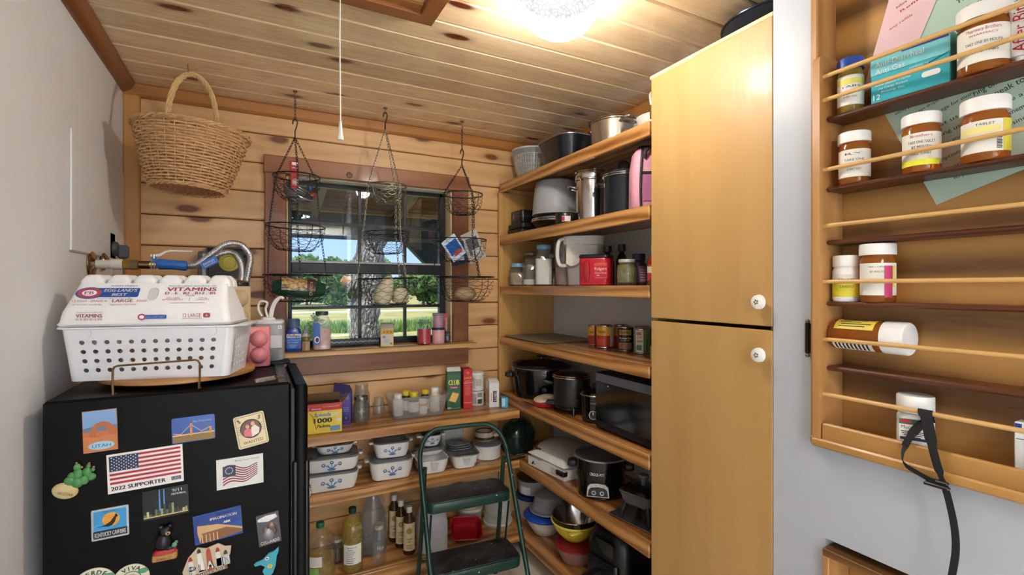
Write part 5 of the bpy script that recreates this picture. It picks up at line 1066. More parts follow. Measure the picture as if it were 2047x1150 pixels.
PK = [('white seed packet with a blue and teal front in the middle right wire basket', .920, -.05, .9, 'c8d8e6', '1e5aa8'), ('dark blue flat packet at the bottom of the middle right wire basket', .965, .01, 1.32, '1a2c4e', '2a4a80'), ('grey-white paper packet standing tall in the middle right wire basket', 1.060, .02, -.55, 'b8b6ae', '5a5a60')]
for i, (lb, x, dy, a, c0, c1) in enumerate(PK):
    t = thing('seed_packet', lb, 'packet', (x, 2.46 + dy, 1.705 + (.012 if i == 0 else -.012 if i == 1 else .03))); t.rotation_euler = (.15, a - pi / 2 if i < 2 else a + .1, 0)
    hh = .062 if i < 2 else .085
    obj('pouch', MB().box(-.052, .052, -.004, .004, -hh, hh, .003) if i == 2 else MB().box(-.045, .045, -.004, .004, -hh, hh, .003), P(c0, .4), t); flat(t, 'print_panel', rect(.07, hh * 1.1, 0, .005), P(c1, .35), -.0042); flat(t, 'print_panel', rect(.05, hh * .35, .005, -.03), P('b04038' if i == 0 else 'c8c8c8', .4), -.0048)
# ---------------------------------------------------------------- food boxes on the back shelf (z .825)
CT = .8254
t = boxy('sweetener_box', 'yellow and red sweetener packet box with an open flap beside the refrigerator', 'box', (.288, 2.505, CT), fa(.288, 2.505) * .6, .165, .11, .130, P('e8cf3c', .5)); f = -.0556
flat(t, 'red_band', rect(.165, .022, 0, .118), P('c02a30', .5), f); flat(t, 'cream_field', rect(.10, .020, .02, .085), P('e8dca0', .5), f)
text(t, 'NO CALORIE SWEETENER', .0045, WHITE, x=.035, z=.121, y=f - .0012, w=.07); text(t, 'BRAND', .007, WHITE, x=-.03, z=.1125, y=f - .0012, w=.04, bold=.0003); text(t, '1', .013, WHITE, x=-.066, z=.111, y=f - .0012)
text(t, 'Splenda', .017, P('2a5aa8', .5), x=-.004, z=.080, y=f - .0012, w=.072, slant=.2, bold=.0004); text(t, '1000', .022, INK, x=-.002, z=.050, y=f - .0012, w=.078, bold=.0015); text(t, 'Packets', .015, INK, x=.0, z=.028, y=f - .0012, w=.056, slant=.2, bold=.0004)
flat(t, 'blue_block', rect(.045, .022, .052, .020), P('6a94c8', .5), f); flat(t, 'cup_picture', oval(.014, .008, .066, .058), P('e8e2d0', .5), f); obj('stick_picture', MB().tube(spline([(-.062, f - .001, .098), (-.045, f - .001, .080), (-.038, f - .001, .050), (-.030, f - .001, .020)], 5), .0012, 5), P('9a3a2a', .5), t)
obj('inner_dark', MB().box(-.078, .078, -.050, .050, .1295, .1312, .0002), P('2a2018', .8), t)
for a in ((-.0815, .0815, -.0545, -.052, .130, .139), ): obj('flap', MB().box(*a), P('c02a30', .5), t)
obj('flap', MB(Matrix.Translation((0, .054, .130)) @ Matrix.Rotation(.5, 4, 'X')).box(-.08, .08, -.001, .001, 0, .048), P('8a6a48', .7), t, 'inside of the open brown cardboard flap'); obj('flap', MB(Matrix.Translation((.0815, 0, .130)) @ Matrix.Rotation(.7, 4, 'Y')).box(-.001, .001, -.05, .05, 0, .04), P('a88a60', .7), t)
t = thing('cracker_carton', 'purple carton with an opened pointed top behind the sweetener box', 'box', (.392, 2.590, CT), fa(.392, 2.59) * .5 - .2); PU = P('3a2f8a', .45)
obj('carton', MB().rr([(0, .042, .035, .001), (.155, .042, .035, .001), (.157, .041, .034, .001)]), PU, t)
m = MB(); m.add([(-.042, -.035, .157), (.042, -.035, .157), (.042, .035, .157), (-.042, .035, .157), (-.040, -.006, .205), (.030, .006, .188), (.032, .010, .188), (-.038, .004, .205)], [(0, 1, 5, 4), (2, 3, 7, 6), (1, 2, 6, 5), (3, 0, 4, 7), (4, 5, 6, 7)]); obj('gable_top', m, P('2c2060', .45), t)
flat(t, 'side_print', rect(.03, .05, .02, .12), P('5a4fb0', .45), -.0352); flat(t, 'light_print', rect(.020, .016, .022, .135), P('6a8ad0', .45), -.0358); flat(t, 'side_print', rect(.07, .03, 0, .03), P('2a2060', .45), -.0352); flat(t, 'edge_line', rect(.084, .001, 0, .015), P('8a80d0', .5), -.0356)
text(t, 'Dulce', .012, P('a89cf0', .5), x=-.012, z=.0, y=-.0358, M=Matrix.Translation((-.016, 0, .09)) @ Matrix.Rotation(-pi / 2, 4, 'Y'), w=.06); text(t, 'X', .012, P('b0a8e8', .5), x=.02, z=.028, y=-.0362)
for k in range(4): flat(t, 'print_line', rect(.026, .0015, .02, .085 - .006 * k), P('a8a0e0', .5), -.0356)
def jarlid(t, r, z0, z1, mat): obj('lid', MB().lathe([(r, z0), (r * 1.03, z0 + .002), (r * 1.03, z1 - .002), (r * .98, z1), (.001, z1)], 30), mat, t)
def mason(label, x, y, z, r, h, lid=None, fill=None, group=None, band=None, name='mason_jar', glassm=None):
    t = thing(name, label, 'jar', (x, y, z), fa(x, y), group); nk = r * .78
    obj('glass', MB().lathe([(.001, .0), (r * .86, .0), (r, .008), (r, h * .68), (nk, h * .82), (nk, h * .84), (nk * 1.03, h * .85), (nk * 1.03, h * .87), (nk, h * .88), (nk, h), (nk * .94, h), (nk * .94, h * .83), (r * .95, h * .67), (r * .95, .012), (.001, .010)], 30, cap=False), glassm or GJAR, t)
    if fill: obj('contents', MB().lathe([(.001, .012), (r * .93, .013), (r * .93, h * fill[0]), (.001, h * fill[0] + .002)], 26), fill[1], t)
    if lid: jarlid(t, nk * 1.06, h * .90, h + .003, lid)
    if band: obj('band', MB().lathe([(nk * 1.05, h * .87), (nk * 1.07, h * .88), (nk * 1.07, h * .99), (nk * 1.03, h)], 30, cap=False), band, t)
    return t
GJAR = glass('jar_glass', (.965, .975, .965), 1.1, .04, .07, (.8, .82, .8), .4)
t = mason('short glass canning jar with embossed front and tin band beside the purple carton', .478, 2.565, CT, .041, .132, band=P('a8a8a8', .25, .9))
text(t, 'Mason', .010, P('c8ccca', .2), z=.058, bend=.0415, w=.036, slant=.2)
mason('tall empty glass canning jar behind the short embossed one', .498, 2.652, CT, .041, .176)
mason('small empty glass jelly jar left of the plastic bin', .583, 2.640, CT, .031, .100)
# clear bin with bottles
BX, BY, BRZ = .770, 2.575, math.radians(-4)
t = thing('plastic_bin', 'clear frosted plastic bin of vitamin bottles on the back shelf', 'bin', (BX, BY, CT), BRZ)
obj('bin', MB().rr([(0, .128, .062, .02), (.004, .132, .066, .022), (.108, .158, .080, .026), (.110, .164, .086, .028), (.113, .164, .086, .028), (.113, .156, .078, .024), (.006, .130, .064, .02)]), glass('bin_plastic', (.95, .95, .95), .7, .15, .24, (.82, .83, .84)), t); text(t, 'M', .016, P('8a8c8e', .5), x=-.125, z=.05, y=-.0735)
for i, (lb, x, y_, r_, h, body, cap) in enumerate((('white bottle with a white cap at the left end of the plastic bin', -.098, .008, .026, .112, 'e2e2e0', 'f0f0ee'), ('dark green bottle with a yellow cap second from left in the plastic bin', -.048, .026, .026, .122, '1f3a2c', 'e0cc2e'), ('green bottle with a white label and wide yellow cap in the plastic bin', -.020, -.022, .027, .122, '2a4a38', 'e0cc2e'),
                                              ('dark bottle with a yellow cap in the middle of the plastic bin', .048, .012, .024, .124, '22201c', 'e0c82a'), ('white bottle with a wide white cap at the right end of the plastic bin', .102, .010, .026, .130, 'dcd2b0', 'f0f0ee'))):
    wx = BX + x * math.cos(BRZ) - y_ * math.sin(BRZ); wy = BY + x * math.sin(BRZ) + y_ * math.cos(BRZ)
    b = thing('vitamin_bottle', lb, 'bottle', (wx, wy, CT + .0065), fa(wx, wy)); obj('bottle', MB().lathe([(r_ * .9, 0), (r_, .004), (r_, h - .036), (r_ * .7, h - .026), (r_ * .68, h - .022)], 24), P(body, .3), b); obj('cap', MB().lathe([(r_ * .80, h - .024), (r_ * .82, h - .022), (r_ * .82, h - .003), (r_ * .78, h), (.001, h)], 30), P(cap, .4), b); obj('label', MB().arc(r_ + .0006, .02, h - .05, -1.2, 1.2, 12), P('d8dcd6' if i != 3 else 'c8b070', .5), b)
b = thing('vitamin_bottle', 'small white-capped orange bottle in front of the others in the plastic bin', 'bottle', (BX + .022, BY - .040, CT + .0065)); obj('bottle', MB().lathe([(.020, 0), (.022, .004), (.022, .055), (.018, .062)], 24), P('d0903a', .4), b); obj('cap', MB().lathe([(.020, .062), (.021, .064), (.021, .082), (.001, .083)], 24), WHITE, b); obj('label', MB().arc(.0226, .010, .05, -1.2, 1.2, 10), PAPER, b)
t = boxy('cracker_box', 'tall green cracker box with a picture of one cracker', 'box', (.990, 2.605, CT), fa(.99, 2.605) * .55, .078, .055, .215, P('1c5a38', .45)); f = -.0276
obj('white_top', MB().rr([(.2155, .039, .0275, .001), (.222, .039, .0275, .001), (.236, .037, .012, .001)]), P('d8dcd8', .5), t); flat(t, 'dark_stripe', rect(.078, .014, 0, .207), P('12402a', .45), f)
text(t, 'CLUB', .028, P('e8d84a', .4), z=.140, y=f - .0006, w=.060, bold=.0012); text(t, 'Original', .007, WHITE, z=.122, y=f - .0012, w=.034); flat(t, 'red_ribbon', rrect(.046, .011, .003, 0, .1255), RED, f); 
flat(t, 'cracker_edge', [(-.030, .052), (.010, .040), (.030, .090), (-.008, .100)], P('d89a3a', .5), f); flat(t, 'cracker', [(-.026, .055), (.007, .045), (.025, .087), (-.006, .096)], P('ecc060', .5), f - .0006); text(t, 'NO', .010, WHITE, x=-.024, z=.006, y=f - .0006, bold=.0004); text(t, 'high fructose corn syrup', .004, WHITE, x=.014, z=.008, y=f - .0006, w=.044)
for dx in (-.004, .010): flat(t, 'docking_hole', oval(.0012, .0012, dx, .068 + dx, 8), P('a87030', .5), f - .0012)
t = boxy('cracker_box', 'tall red cracker box turned slightly beside the green one', 'box', (1.066, 2.600, CT), fa(1.066, 2.6) * .35, .052, .085, .225, P('c01c24', .42)); f = -.0426
text(t, 'STACK', .012, P('f0b030', .4), z=.170, y=f - .0006, w=.042, bold=.0005); text(t, 'crackers', .007, P('f0d0a0', .4), z=.156, y=f - .0006, w=.036); flat(t, 'emblem', oval(.008, .008, 0, .205, 14), P('e8722a', .5), f)
for k in range(9): flat(t, 'print_line', rect(.036 - .006 * (k % 3), .0022, 0, .136 - .007 * k), P('e07a70', .5), f)
flat(t, 'white_bar', rect(.050, .0025, 0, .148), P('f0d8c8', .5), f); flat(t, 'white_bar', rect(.05, .008, 0, .036), P('e06a60', .5), f); obj('side_panel', MB().prism(rect(.08, .2, 0, .11), -.0005, 0), P('9a1820', .45), t, rot=(0, 0, pi / 2), loc=(-.0262, 0, 0))
t = thing('drink_mix_canister', 'white printed canister with a white plastic lid between red box and grits box', 'canister', (1.150, 2.642, CT), fa(1.15, 2.642))
obj('can', MB().lathe([(.041, 0), (.042, .003), (.042, .172), (.041, .175)], 34), P('dcdad2', .45), t); obj('lid', MB().lathe([(.043, .172), (.044, .174), (.044, .186), (.042, .190), (.001, .188)], 34), WHITE, t)
for (a0, a1, z0, z1, c) in ((-.9, -.15, .10, .16, 'c2c0b8'), (-.1, .7, .115, .155, 'b6b4ae'), (-.9, .0, .012, .07, 'a8a49c'), (.15, .8, .012, .038, '3a3a3c'), (.1, .8, .05, .075, '8a8680')): obj('print_block', MB().arc(.0424, z0, z1, a0, a1, 8), P(c, .5), t)
obj('print_line', MB().arc(.0426, .084, .087, -1.3, 1.3, 16), INK, t); text(t, '3', .014, INK, x=-.022, z=.148, bend=.0432)
t = boxy('grits_box', 'white grits box lettered upright beside the small blue box', 'box', (1.215, 2.565, CT), fa(1.215, 2.565) * .4, .058, .085, .140, P('e6e4de', .45)); f = -.0426
obj('gable_top', MB().rr([(.1402, .029, .0425, .001), (.150, .028, .030, .001), (.160, .026, .004, .001)]), P('e0ded6', .5), t); flat(t, 'navy_block', rect(.022, .064, .004, .062), NAVY, f); text(t, 'GRITS', .013, WHITE, y=f - .0012, M=Matrix.Translation((.0, 0, .062)) @ Matrix.Rotation(pi / 2, 4, 'Y'), w=.054, bold=.0004); flat(t, 'tan_strip', rect(.006, .05, -.016, .06), P('d8a860', .5), f); obj('side_window', MB().prism(rect(.06, .08, 0, .06), -.0005, 0), P('c8b088', .5), t, rot=(0, 0, -pi / 2), loc=(-.0292, 0, 0))
t = boxy('small_box', 'small bright blue box at the corner end of the back shelf', 'box', (1.262, 2.505, CT), fa(1.262, 2.5) * .7, .038, .05, .060, P('3a9cc8', .45)); flat(t, 'white_panel', rect(.020, .045, -.008, .032), P('a8d4e4', .5), -.0256)
# ---------------------------------------------------------------- casserole dishes (z .548)
B2 = .5484; CW = P('e9e7e2', .22, var=.03, coat=.4); CFB = P('4a7ab0', .35)
def motif(t, hy, z, s=1.0, slope=.15):
    M = Matrix.Translation((0, -hy, z)) @ Matrix.Rotation(slope, 4, 'X')
    for (x, zz) in ((-.026, .004), (0, .012), (.026, .006)):
        x *= s; zz *= s
        obj('flower', MB(M).tube([(x + .0048 * s * math.cos(a), -.0006, zz + .0048 * s * math.sin(a)) for a in [k * pi / 6 for k in range(12)]], .0019 * s, 4, True), CFB, t)
    for (x0, z0, x1, z1) in ((0, -.010, 0, .006), (0, -.010, -.018, .002), (0, -.010, .018, .003), (-.005, -.010, -.012, .004), (.005, -.010, .012, .004), (-.014, -.012, .014, -.012), (-.010, -.015, .010, -.015)):
        obj('stem', MB(M).tube([(x0 * s, -.0004, z0 * s), (x1 * s, -.0004, z1 * s)], .0014 * s, 4), CFB, t)
def casserole(label, x, y, z, rz, w, d, h, handles='ear', mot=True, name='casserole_dish', mat=None, ms=1.0):
    t = thing(name, label, 'dish', (x, y, z), rz); mat = mat or CW; hx, hy = w / 2, d / 2; tp = .013
    obj('body', MB().rr([(0, hx - tp - .012, hy - tp - .012, .03), (.004, hx - tp - .002, hy - tp - .002, .034), (h * .5, hx - tp * .4, hy - tp * .4, .036), (h - .004, hx, hy, .038), (h, hx + .0015, hy + .0015, .038), (h, hx - .005, hy - .005, .034), (h * .5, hx - tp * .4 - .005, hy - tp * .4 - .005, .034), (.008, hx - tp - .010, hy - tp - .010, .03)]), mat, t)
    for s in (-1, 1):
        if handles == 'ear': obj('handle', MB().rr([(h - .013, .012, .022, .008, s * (hx + .006), 0), (h - .008, .014, .026, .010, s * (hx + .006), 0), (h - .003, .014, .026, .010, s * (hx + .006), 0), (h - .001, .012, .024, .010, s * (hx + .006), 0)]), mat, t)
        elif handles == 'tab':
            obj('handle', MB().rr([(h - .007, .022, .007, .003, 0, s * (hy + .006)), (h - .001, .024, .009, .004, 0, s * (hy + .006))]), mat, t)
    if handles == 'tab' and True: flat(t, 'recess', [(-.014, h * .35), (.014, h * .35), (.022, h * .82), (-.022, h * .82)], P('c2c0ba', .3), -(hy - .004) - .0005, .003)
    if mot: motif(t, hy - tp * .38 + .0008, h * .52, ms)
    return t
def glid(dish, h, w, d, knob=True, dome=.012, label=None, loose=None):
    """glass lid: a part of its dish, or a loose cover of its own when loose = (x, y, z, rz)"""
    hx, hy = w / 2, d / 2; M = Matrix.Translation((0, 0, h))
    if loose: dish = thing('glass_cover', label, 'cover', loose[:3], loose[3]); M = None
    p_ = obj('lid' if not loose else 'pane', MB(M).rr([(0, hx, hy, .036), (.004, hx + .003, hy + .003, .036), (.006, hx - .002, hy - .002, .034), (dome, hx - .022, hy - .022, .03), (dome, hx - .026, hy - .026, .028), (.003, hx - .006, hy - .006, .032)], 5, True, True), LIDG, dish, 'clear glass lid' if not loose else None)
    q = dish if loose else p_
    if knob: obj('knob', MB(Matrix.Translation((0, 0, h + dome - .001))).rr([(0, .010, .008, .006), (.006, .008, .006, .005), (.008, .020, .011, .008), (.013, .019, .010, .008)]), LIDG, q)
    else: obj('rim', MB(M).tube([(px_, py_, .0035) for px_, py_ in rrect(w + .004, d + .004, .036)], .002, 5, True), glass('rim_glass', (.8, .84, .86), 1.5, .05, .3, (.75, .8, .82)), q)
z = B2
t = casserole('lowest and largest white dish of the left stack, with blue cornflower print', .325, 2.525, z, -.08, .250, .20, .080, ms=1.45); glid(t, .0805, .236, .186, False, .008); z2 = z + .0895
t = casserole('middle white dish of the left stack with blue cornflower print', .330, 2.525, z2, -.12, .250, .19, .064, ms=1.4); glid(t, .0645, .236, .176, False, .008); z3 = z2 + .0735
t = casserole('small top dish of the left stack with two ear handles', .345, 2.53, z3, -.1, .170, .15, .044, ms=1.15); glid(t, .0445, .155, .135, False, .012)
t = casserole('large white square dish at the bottom of the second stack', .615, 2.530, z, -.10, .215, .195, .092, ms=1.4); glid(t, .0925, .202, .182, False, .010); z2 = z + .1035
t = casserole('white square dish with ear handles on top of the second stack', .620, 2.530, z2, -.14, .180, .165, .076, ms=1.3); glid(t, .0765, .168, .153, False, .014)
casserole('white storage dish with an open side handle behind the step stool hoop', .822, 2.505, z, -.06, .165, .185, .072, 'tab', False); t = casserole('plain white inner dish nested on the third stack', .826, 2.535, z + .0725, -.06, .140, .13, .032, None, False); glid(t, .0325, .150, .14, False, .008)
t = casserole('small petite pan with blue cornflowers and a dark lid on the third stack', .838, 2.55, z + .1145, -.1, .115, .11, .060, 'ear', True, ms=1.0); l_ = obj('lid', MB().rr([(.0605, .050, .048, .03), (.066, .052, .05, .03), (.072, .040, .038, .026)]), SMOKE, t, 'dark glass lid'); obj('knob', MB(Matrix.Translation((0, 0, .072))).rr([(0, .012, .008, .005), (.010, .016, .009, .006)]), P('a8a8a8', .2, .8), l_)
t = casserole('white rectangular dish with an open side handle under stacked glass lids', 1.002, 2.498, z, -.12, .145, .19, .070, 'tab', False); glid(t, .0705, .150, .19, False, .008)
for k in range(3): glid(None, 0, .125 - .006 * k, .125, False, .011, ('lowest of three loose glass lids stacked on the rectangular dish', 'middle of three loose glass lids stacked on the rectangular dish', 'topmost of three loose glass lids stacked on the rectangular dish')[k], (1.0 - .004 * k, 2.545, z + .0795 + .012 * k, -.12 + .1 * k))
t = thing('plastic_tub', 'tall clear plastic tub behind the stacked glass lids', 'tub', (.995, 2.652, z), 0); obj('tub', MB().rr([(0, .060, .04, .02), (.19, .070, .045, .022), (.192, .067, .042, .02), (.006, .057, .037, .02)]), FROST, t); obj('lid', MB().rr([(.1925, .073, .047, .022), (.200, .073, .047, .022), (.202, .068, .043, .02)]), P('d8d8d4', .4), t)
t = thing('ribbed_ramekin', 'white ribbed round baking dish right of the glass lids', 'dish', (1.168, 2.535, z), 0)
m = MB(); N_ = 72
m.loft([[((r_ + (.0022 if k % 2 else 0) * rb_) * math.cos(2 * pi * k / N_), (r_ + (.0022 if k % 2 else 0) * rb_) * math.sin(2 * pi * k / N_), zz) for k in range(N_)] for r_, zz, rb_ in ((.066, 0, 0), (.072, .004, 1), (.075, .060, 1), (.077, .062, 0), (.079, .075, 0), (.074, .075, 0), (.070, .006, 0))]); obj('body', m, CW, t)
l_ = obj('lid', MB().lathe([(.079, .0755), (.081, .0785), (.072, .0845), (.04, .0885), (.001, .0895)], 34), LIDG, t, 'round clear glass lid'); obj('rim', MB().tube([(.080 * math.cos(a), .080 * math.sin(a), .0775) for a in [k * pi / 16 for k in range(32)]], .002, 5, True), P('b8c0c4', .15, coat=.5), l_)
t = thing('soup_crock', 'brown and cream stoneware crock with a stub handle on the ribbed dish', 'crock', (1.163, 2.56, z + .0902), math.radians(-35)); obj('body', MB().lathe([(.045, 0), (.056, .010), (.058, .030), (.052, .045), (.050, .052), (.046, .052), (.046, .012), (.001, .008)], 30), P('b8a88c', .35, var=.15), t); obj('glaze_band', MB().lathe([(.0585, .012), (.0592, .020), (.0588, .027)], 30, cap=False), P('3a2618', .3), t); obj('rim', MB().tube([(.048 * math.cos(a), .048 * math.sin(a), .052) for a in [k * pi / 12 for k in range(24)]], .0035, 6, True), P('3a2618', .3), t); obj('handle', MB().tube([(.054, 0, .028), (.075, 0, .034), (.098, 0, .040), (.102, 0, .041)], [.009, .010, .014, .010], 12), P('c8bca4', .35), t)
t = thing('roaster', 'dark green enamel roaster in the dim corner behind the step stool', 'roaster', (1.375, 2.552, z), .5); DGR = P('14241e', .22, var=.2)
obj('body', MB().rr([(0, .085, .065, .06), (.01, .098, .078, .07), (.10, .108, .088, .08), (.104, .112, .092, .084)]), DGR, t); obj('lid', MB().rr([(.1045, .112, .092, .084), (.112, .108, .088, .08), (.16, .085, .066, .06), (.178, .05, .04, .04), (.182, .01, .01, .01)]), DGR, t); obj('knob', MB(Matrix.Translation((0, 0, .182))).lathe([(.008, 0), (.008, .008), (.016, .012), (.014, .020), (.001, .022)], 16), BLACK, t)
t = thing('power_cord', 'black power cord curling off the shelf beside the white griddle machine', 'cord', (1.25, 2.42, z)); obj('cord', MB().tube(spline([(.10, .01, .02), (.05, .025, .012), (-.01, .03, .010), (-.035, -.0, .006), (-.02, -.016, .006), (.03, -.010, .006), (.10, .0, .006)], 8), .0042, 8), BLACK, t)
# ---------------------------------------------------------------- bottles on the lowest back shelf (z .140)
B3 = .1404
def oilbottle(label, x, y, r, h, capm, liquid, level, labels, ribs=True):
    t = thing('oil_bottle', label, 'bottle', (x, y, B3), fa(x, y))
    prof = [(.001, .002), (r * .85, 0), (r, .010), (r, h * .14)]
    n = 7
    for k in range(n): zz = h * (.15 + .32 * k / n); prof += [(r * (1.0 if k % 2 == 0 else .965), zz)]
    prof += [(r, h * .48), (r * .90, h * .55), (r * .97, h * .62), (r * .92, h * .74), (r * .55, h * .84), (.014, h * .89), (.014, h * .93)]
    obj('bottle', MB().lathe(prof, 30, cap=False), glass('pet_' + label[:6], (.975, .98, .95), 1.1, .05, .08, (.8, .82, .74), .4), t)
    zl = h * level; rr_ = r * .95
    pin = [(q * .95, zz + .001) for q, zz in prof[1:] if zz < zl]
    obj('oil', MB().lathe(pin + [(pin[-1][0], zl), (.001, zl)], 26), liquid, t)
    obj('cap', MB().lathe([(.0175, h * .915), (.0185, h * .92), (.0185, h - .003), (.016, h), (.001, h)], 24), capm, t)
    for (z0, z1, a0, a1, mt) in labels: obj('label', MB().arc(r + .0008, h * z0, h * z1, a0, a1, 12), mt, t)
    return t
GRN = P('1c6a42', .35)
t = oilbottle('squat clear oil bottle with a green cap beside the refrigerator', .272, 2.470, .068, .262, GRN, OILG, .36, [(.16, .30, -1.0, -.1, P('8abf5a', .5)), (.32, .50, -1.2, .1, PAPER)])
t = oilbottle('tall golden oil bottle with a dark green cap and white label', .420, 2.475, .049, .300, P('15402e', .35), OILG, .80, [(.15, .46, -.9, .9, PAPER)])
for k in range(7): obj('print_line', MB().arc(.0505, .052 + .010 * k, .0545 + .010 * k, -.6 + .15 * (k == 6), .05 + .1 * (k % 3), 6), P('5a6a8a', .5), t)
text(t, 'Vegetable Oil', .008, INK, x=-.005, z=.122, bend=.0508, w=.05)
t = mason('small dark jar with a pale lid between the two oil bottles', .362, 2.575, B3, .030, .115, lid=P('c8c4ba', .4), fill=(.62, P('3a2a1c', .5)))
t = thing('milk_jug', 'large clear glass milk jug with a moulded handle behind the small bottles', 'jug', (.545, 2.606, B3), fa(.545, 2.606)); obj('glass', MB().lathe([(.001, .002), (.062, 0), (.072, .012), (.072, .15), (.066, .19), (.045, .245), (.030, .285), (.028, .330), (.031, .334), (.031, .345), (.026, .345), (.026, .29), (.068, .15), (.068, .014), (.001, .010)], 32, cap=False), glass('milk_glass', (.94, .95, .955), 1.1, .06, .16, (.75, .77, .78)), t); obj('handle', MB().tube(spline([(.022, -.022, .315), (.040, -.046, .30), (.058, -.058, .25), (.060, -.052, .20)], 6), .008, 8), glass('milk_glass', (.94, .95, .955), 1.1, .06, .16, (.75, .77, .78)), t)
def smallbottle(label, x, y, r, h, lm):
    t = thing('glass_bottle', label, 'bottle', (x, y, B3), fa(x, y)); obj('glass', MB().lathe([(.001, .002), (r * .9, 0), (r, .006), (r, h * .62), (r * .93, h * .70), (r * .62, h * .80), (r * .60, h * .88), (r * .66, h * .885), (r * .66, h)], 28, cap=False), GJAR, t); obj('cap', MB().lathe([(r * .64, h * .88), (r * .70, h * .885), (r * .70, h * 1.0), (.001, h * 1.005)], 24), P('b8b4a8', .3, .4), t)
    if lm: obj('label', MB().arc(r + .0006, h * .22, h * .52, -.8, .6, 10), lm, t)
    return t
t = smallbottle('clear empty glass bottle with white lettering in front of the milk jug', .548, 2.476, .036, .190, None); text(t, '1/2 pt', .014, P('e0e0dc', .4), x=.008, z=.080, bend=.0366, w=.032)
smallbottle('clear labelled glass bottle beside the tall golden oil bottle', .462, 2.552, .027, .175, PAPER)
def lampoil(label, x, y, h=.240, r=.030):
    t = thing('lamp_oil_bottle', label, 'bottle', (x, y, B3), fa(x, y)); obj('bottle', MB().lathe([(.001, .001), (r * .9, 0), (r, .006), (r, h * .66), (r * .9, h * .74), (.014, h * .84), (.0125, h * .9)], 28, cap=False), BROWNG, t); obj('cap', MB().lathe([(.0145, h * .875), (.0155, h * .88), (.0155, h), (.001, h)], 20), P('d8d6d0', .4), t)
    obj('label', MB().arc(r + .0006, h * .10, h * .68, -1.1, 1.1, 14), P('d8c498', .5), t)
    obj('seal', MB(Matrix.Translation((0, -(r + .0012), h * .52)) @ Matrix.Rotation(pi / 2, 4, 'X')).lathe([(.014, 0), (.014, .0008), (.010, .0012), (.0095, .0004), (.001, .0004)], 24), P('a8823c', .4), t)
    text(t, 'LAMP', .009, P('4a3820', .5), z=h * .33, bend=r + .0014, w=.030, bold=.0003); text(t, 'OIL', .009, P('4a3820', .5), z=h * .275, bend=r + .0014, w=.022, bold=.0003)
    for k in range(4): obj('print_line', MB().arc(r + .0010, h * (.22 - .025 * k), h * (.228 - .025 * k), -.45, .45, 6), P('6a5a3a', .5), t)
    return t
lampoil('front brown lamp oil bottle with a cream label and gold seal', .705, 2.490, .240, .031); lampoil('second brown lamp oil bottle, half hidden behind the front one', .685, 2.575, .243, .029); lampoil('rear brown lamp oil bottle with a white cap by the log wall', .668, 2.652, .247, .028)
t = thing('plastic_jug', 'milky plastic gallon jug with a moulded handle behind the step stool', 'jug', (.828, 2.495, B3), fa(.828, 2.495) * .5); JG = glass('milky_plastic', (.95, .95, .95), .4, .2, .66, (.86, .88, .92)); obj('jug', MB().rr([(0, .066, .066, .02), (.006, .074, .074, .024), (.15, .075, .075, .026), (.19, .066, .066, .03), (.235, .034, .034, .03), (.25, .020, .020, .02), (.262, .019, .019, .019)]), JG, t); obj('cap', MB(Matrix.Translation((0, 0, .262))).lathe([(.021, 0), (.021, .014), (.001, .015)], 20), P('d8dcdc', .4), t); obj('handle', MB().tube(spline([(-.030, -.040, .24), (-.052, -.064, .215), (-.058, -.074, .16), (-.050, -.072, .12)], 6), .011, 8), JG, t)
t = thing('red_container', 'open red plastic container lying tilted behind the lower step', 'container', (1.008, 2.468, B3 + .040), -.3); t.rotation_euler = (.5, .06, -.25); RDP = P('9a1420', .3); obj('tub', MB().rr([(0, .060, .048, .022), (.004, .066, .054, .024), (.040, .080, .066, .03), (.043, .083, .069, .03), (.043, .078, .064, .028), (.006, .062, .050, .022)]), RDP, t); obj('rim', MB().tube([(x, y, .043) for x, y in rrect(.166, .138, .03)], .003, 6, True), RDP, t)
t = thing('round_tub', 'round translucent tub with cream lids stacked on it, behind the red container', 'tub', (1.095, 2.612, B3), 0); obj('tub', MB().lathe([(.055, 0), (.062, .004), (.068, .10), (.066, .10), (.058, .006), (.001, .004)], 32), FROST, t); obj('lid', MB().lathe([(.071, .098), (.073, .102), (.073, .110), (.066, .113), (.001, .112)], 32), P('d8d4c4', .4), t); obj('loose_lid', MB(Matrix.Translation((-.012, 0, .1135)) @ Matrix.Rotation(.08, 4, 'Y')).lathe([(.055, 0), (.058, .004), (.058, .012), (.048, .015), (.001, .014)], 30), P('dcd2b0', .4), t); obj('loose_lid', MB(Matrix.Translation((-.015, 0, .134)) @ Matrix.Rotation(.05, 4, 'Y')).lathe([(.048, 0), (.052, .004), (.050, .012), (.001, .013)], 30), P('d2c8a4', .4), t)
t = thing('plastic_pail', 'tall translucent white pail upside down at the shelf corner', 'pail', (1.255, 2.575, B3), 0); obj('body', MB().lathe([(.082, 0), (.084, .006), (.080, .010), (.078, .05), (.081, .053), (.081, .060), (.077, .063), (.070, .185), (.066, .192), (.001, .192)], 36), glass('pail_plastic', (.95, .95, .95), .4, .25, .72, (.84, .84, .80)), t); obj('rim_band', MB().lathe([(.0825, .012), (.085, .014), (.085, .020), (.0825, .022)], 36, cap=False), P('dcdad2', .4), t); obj('base_ring', MB().lathe([(.066, .192), (.064, .200), (.060, .200), (.060, .193)], 32, cap=False), P('dcdad2', .4), t)
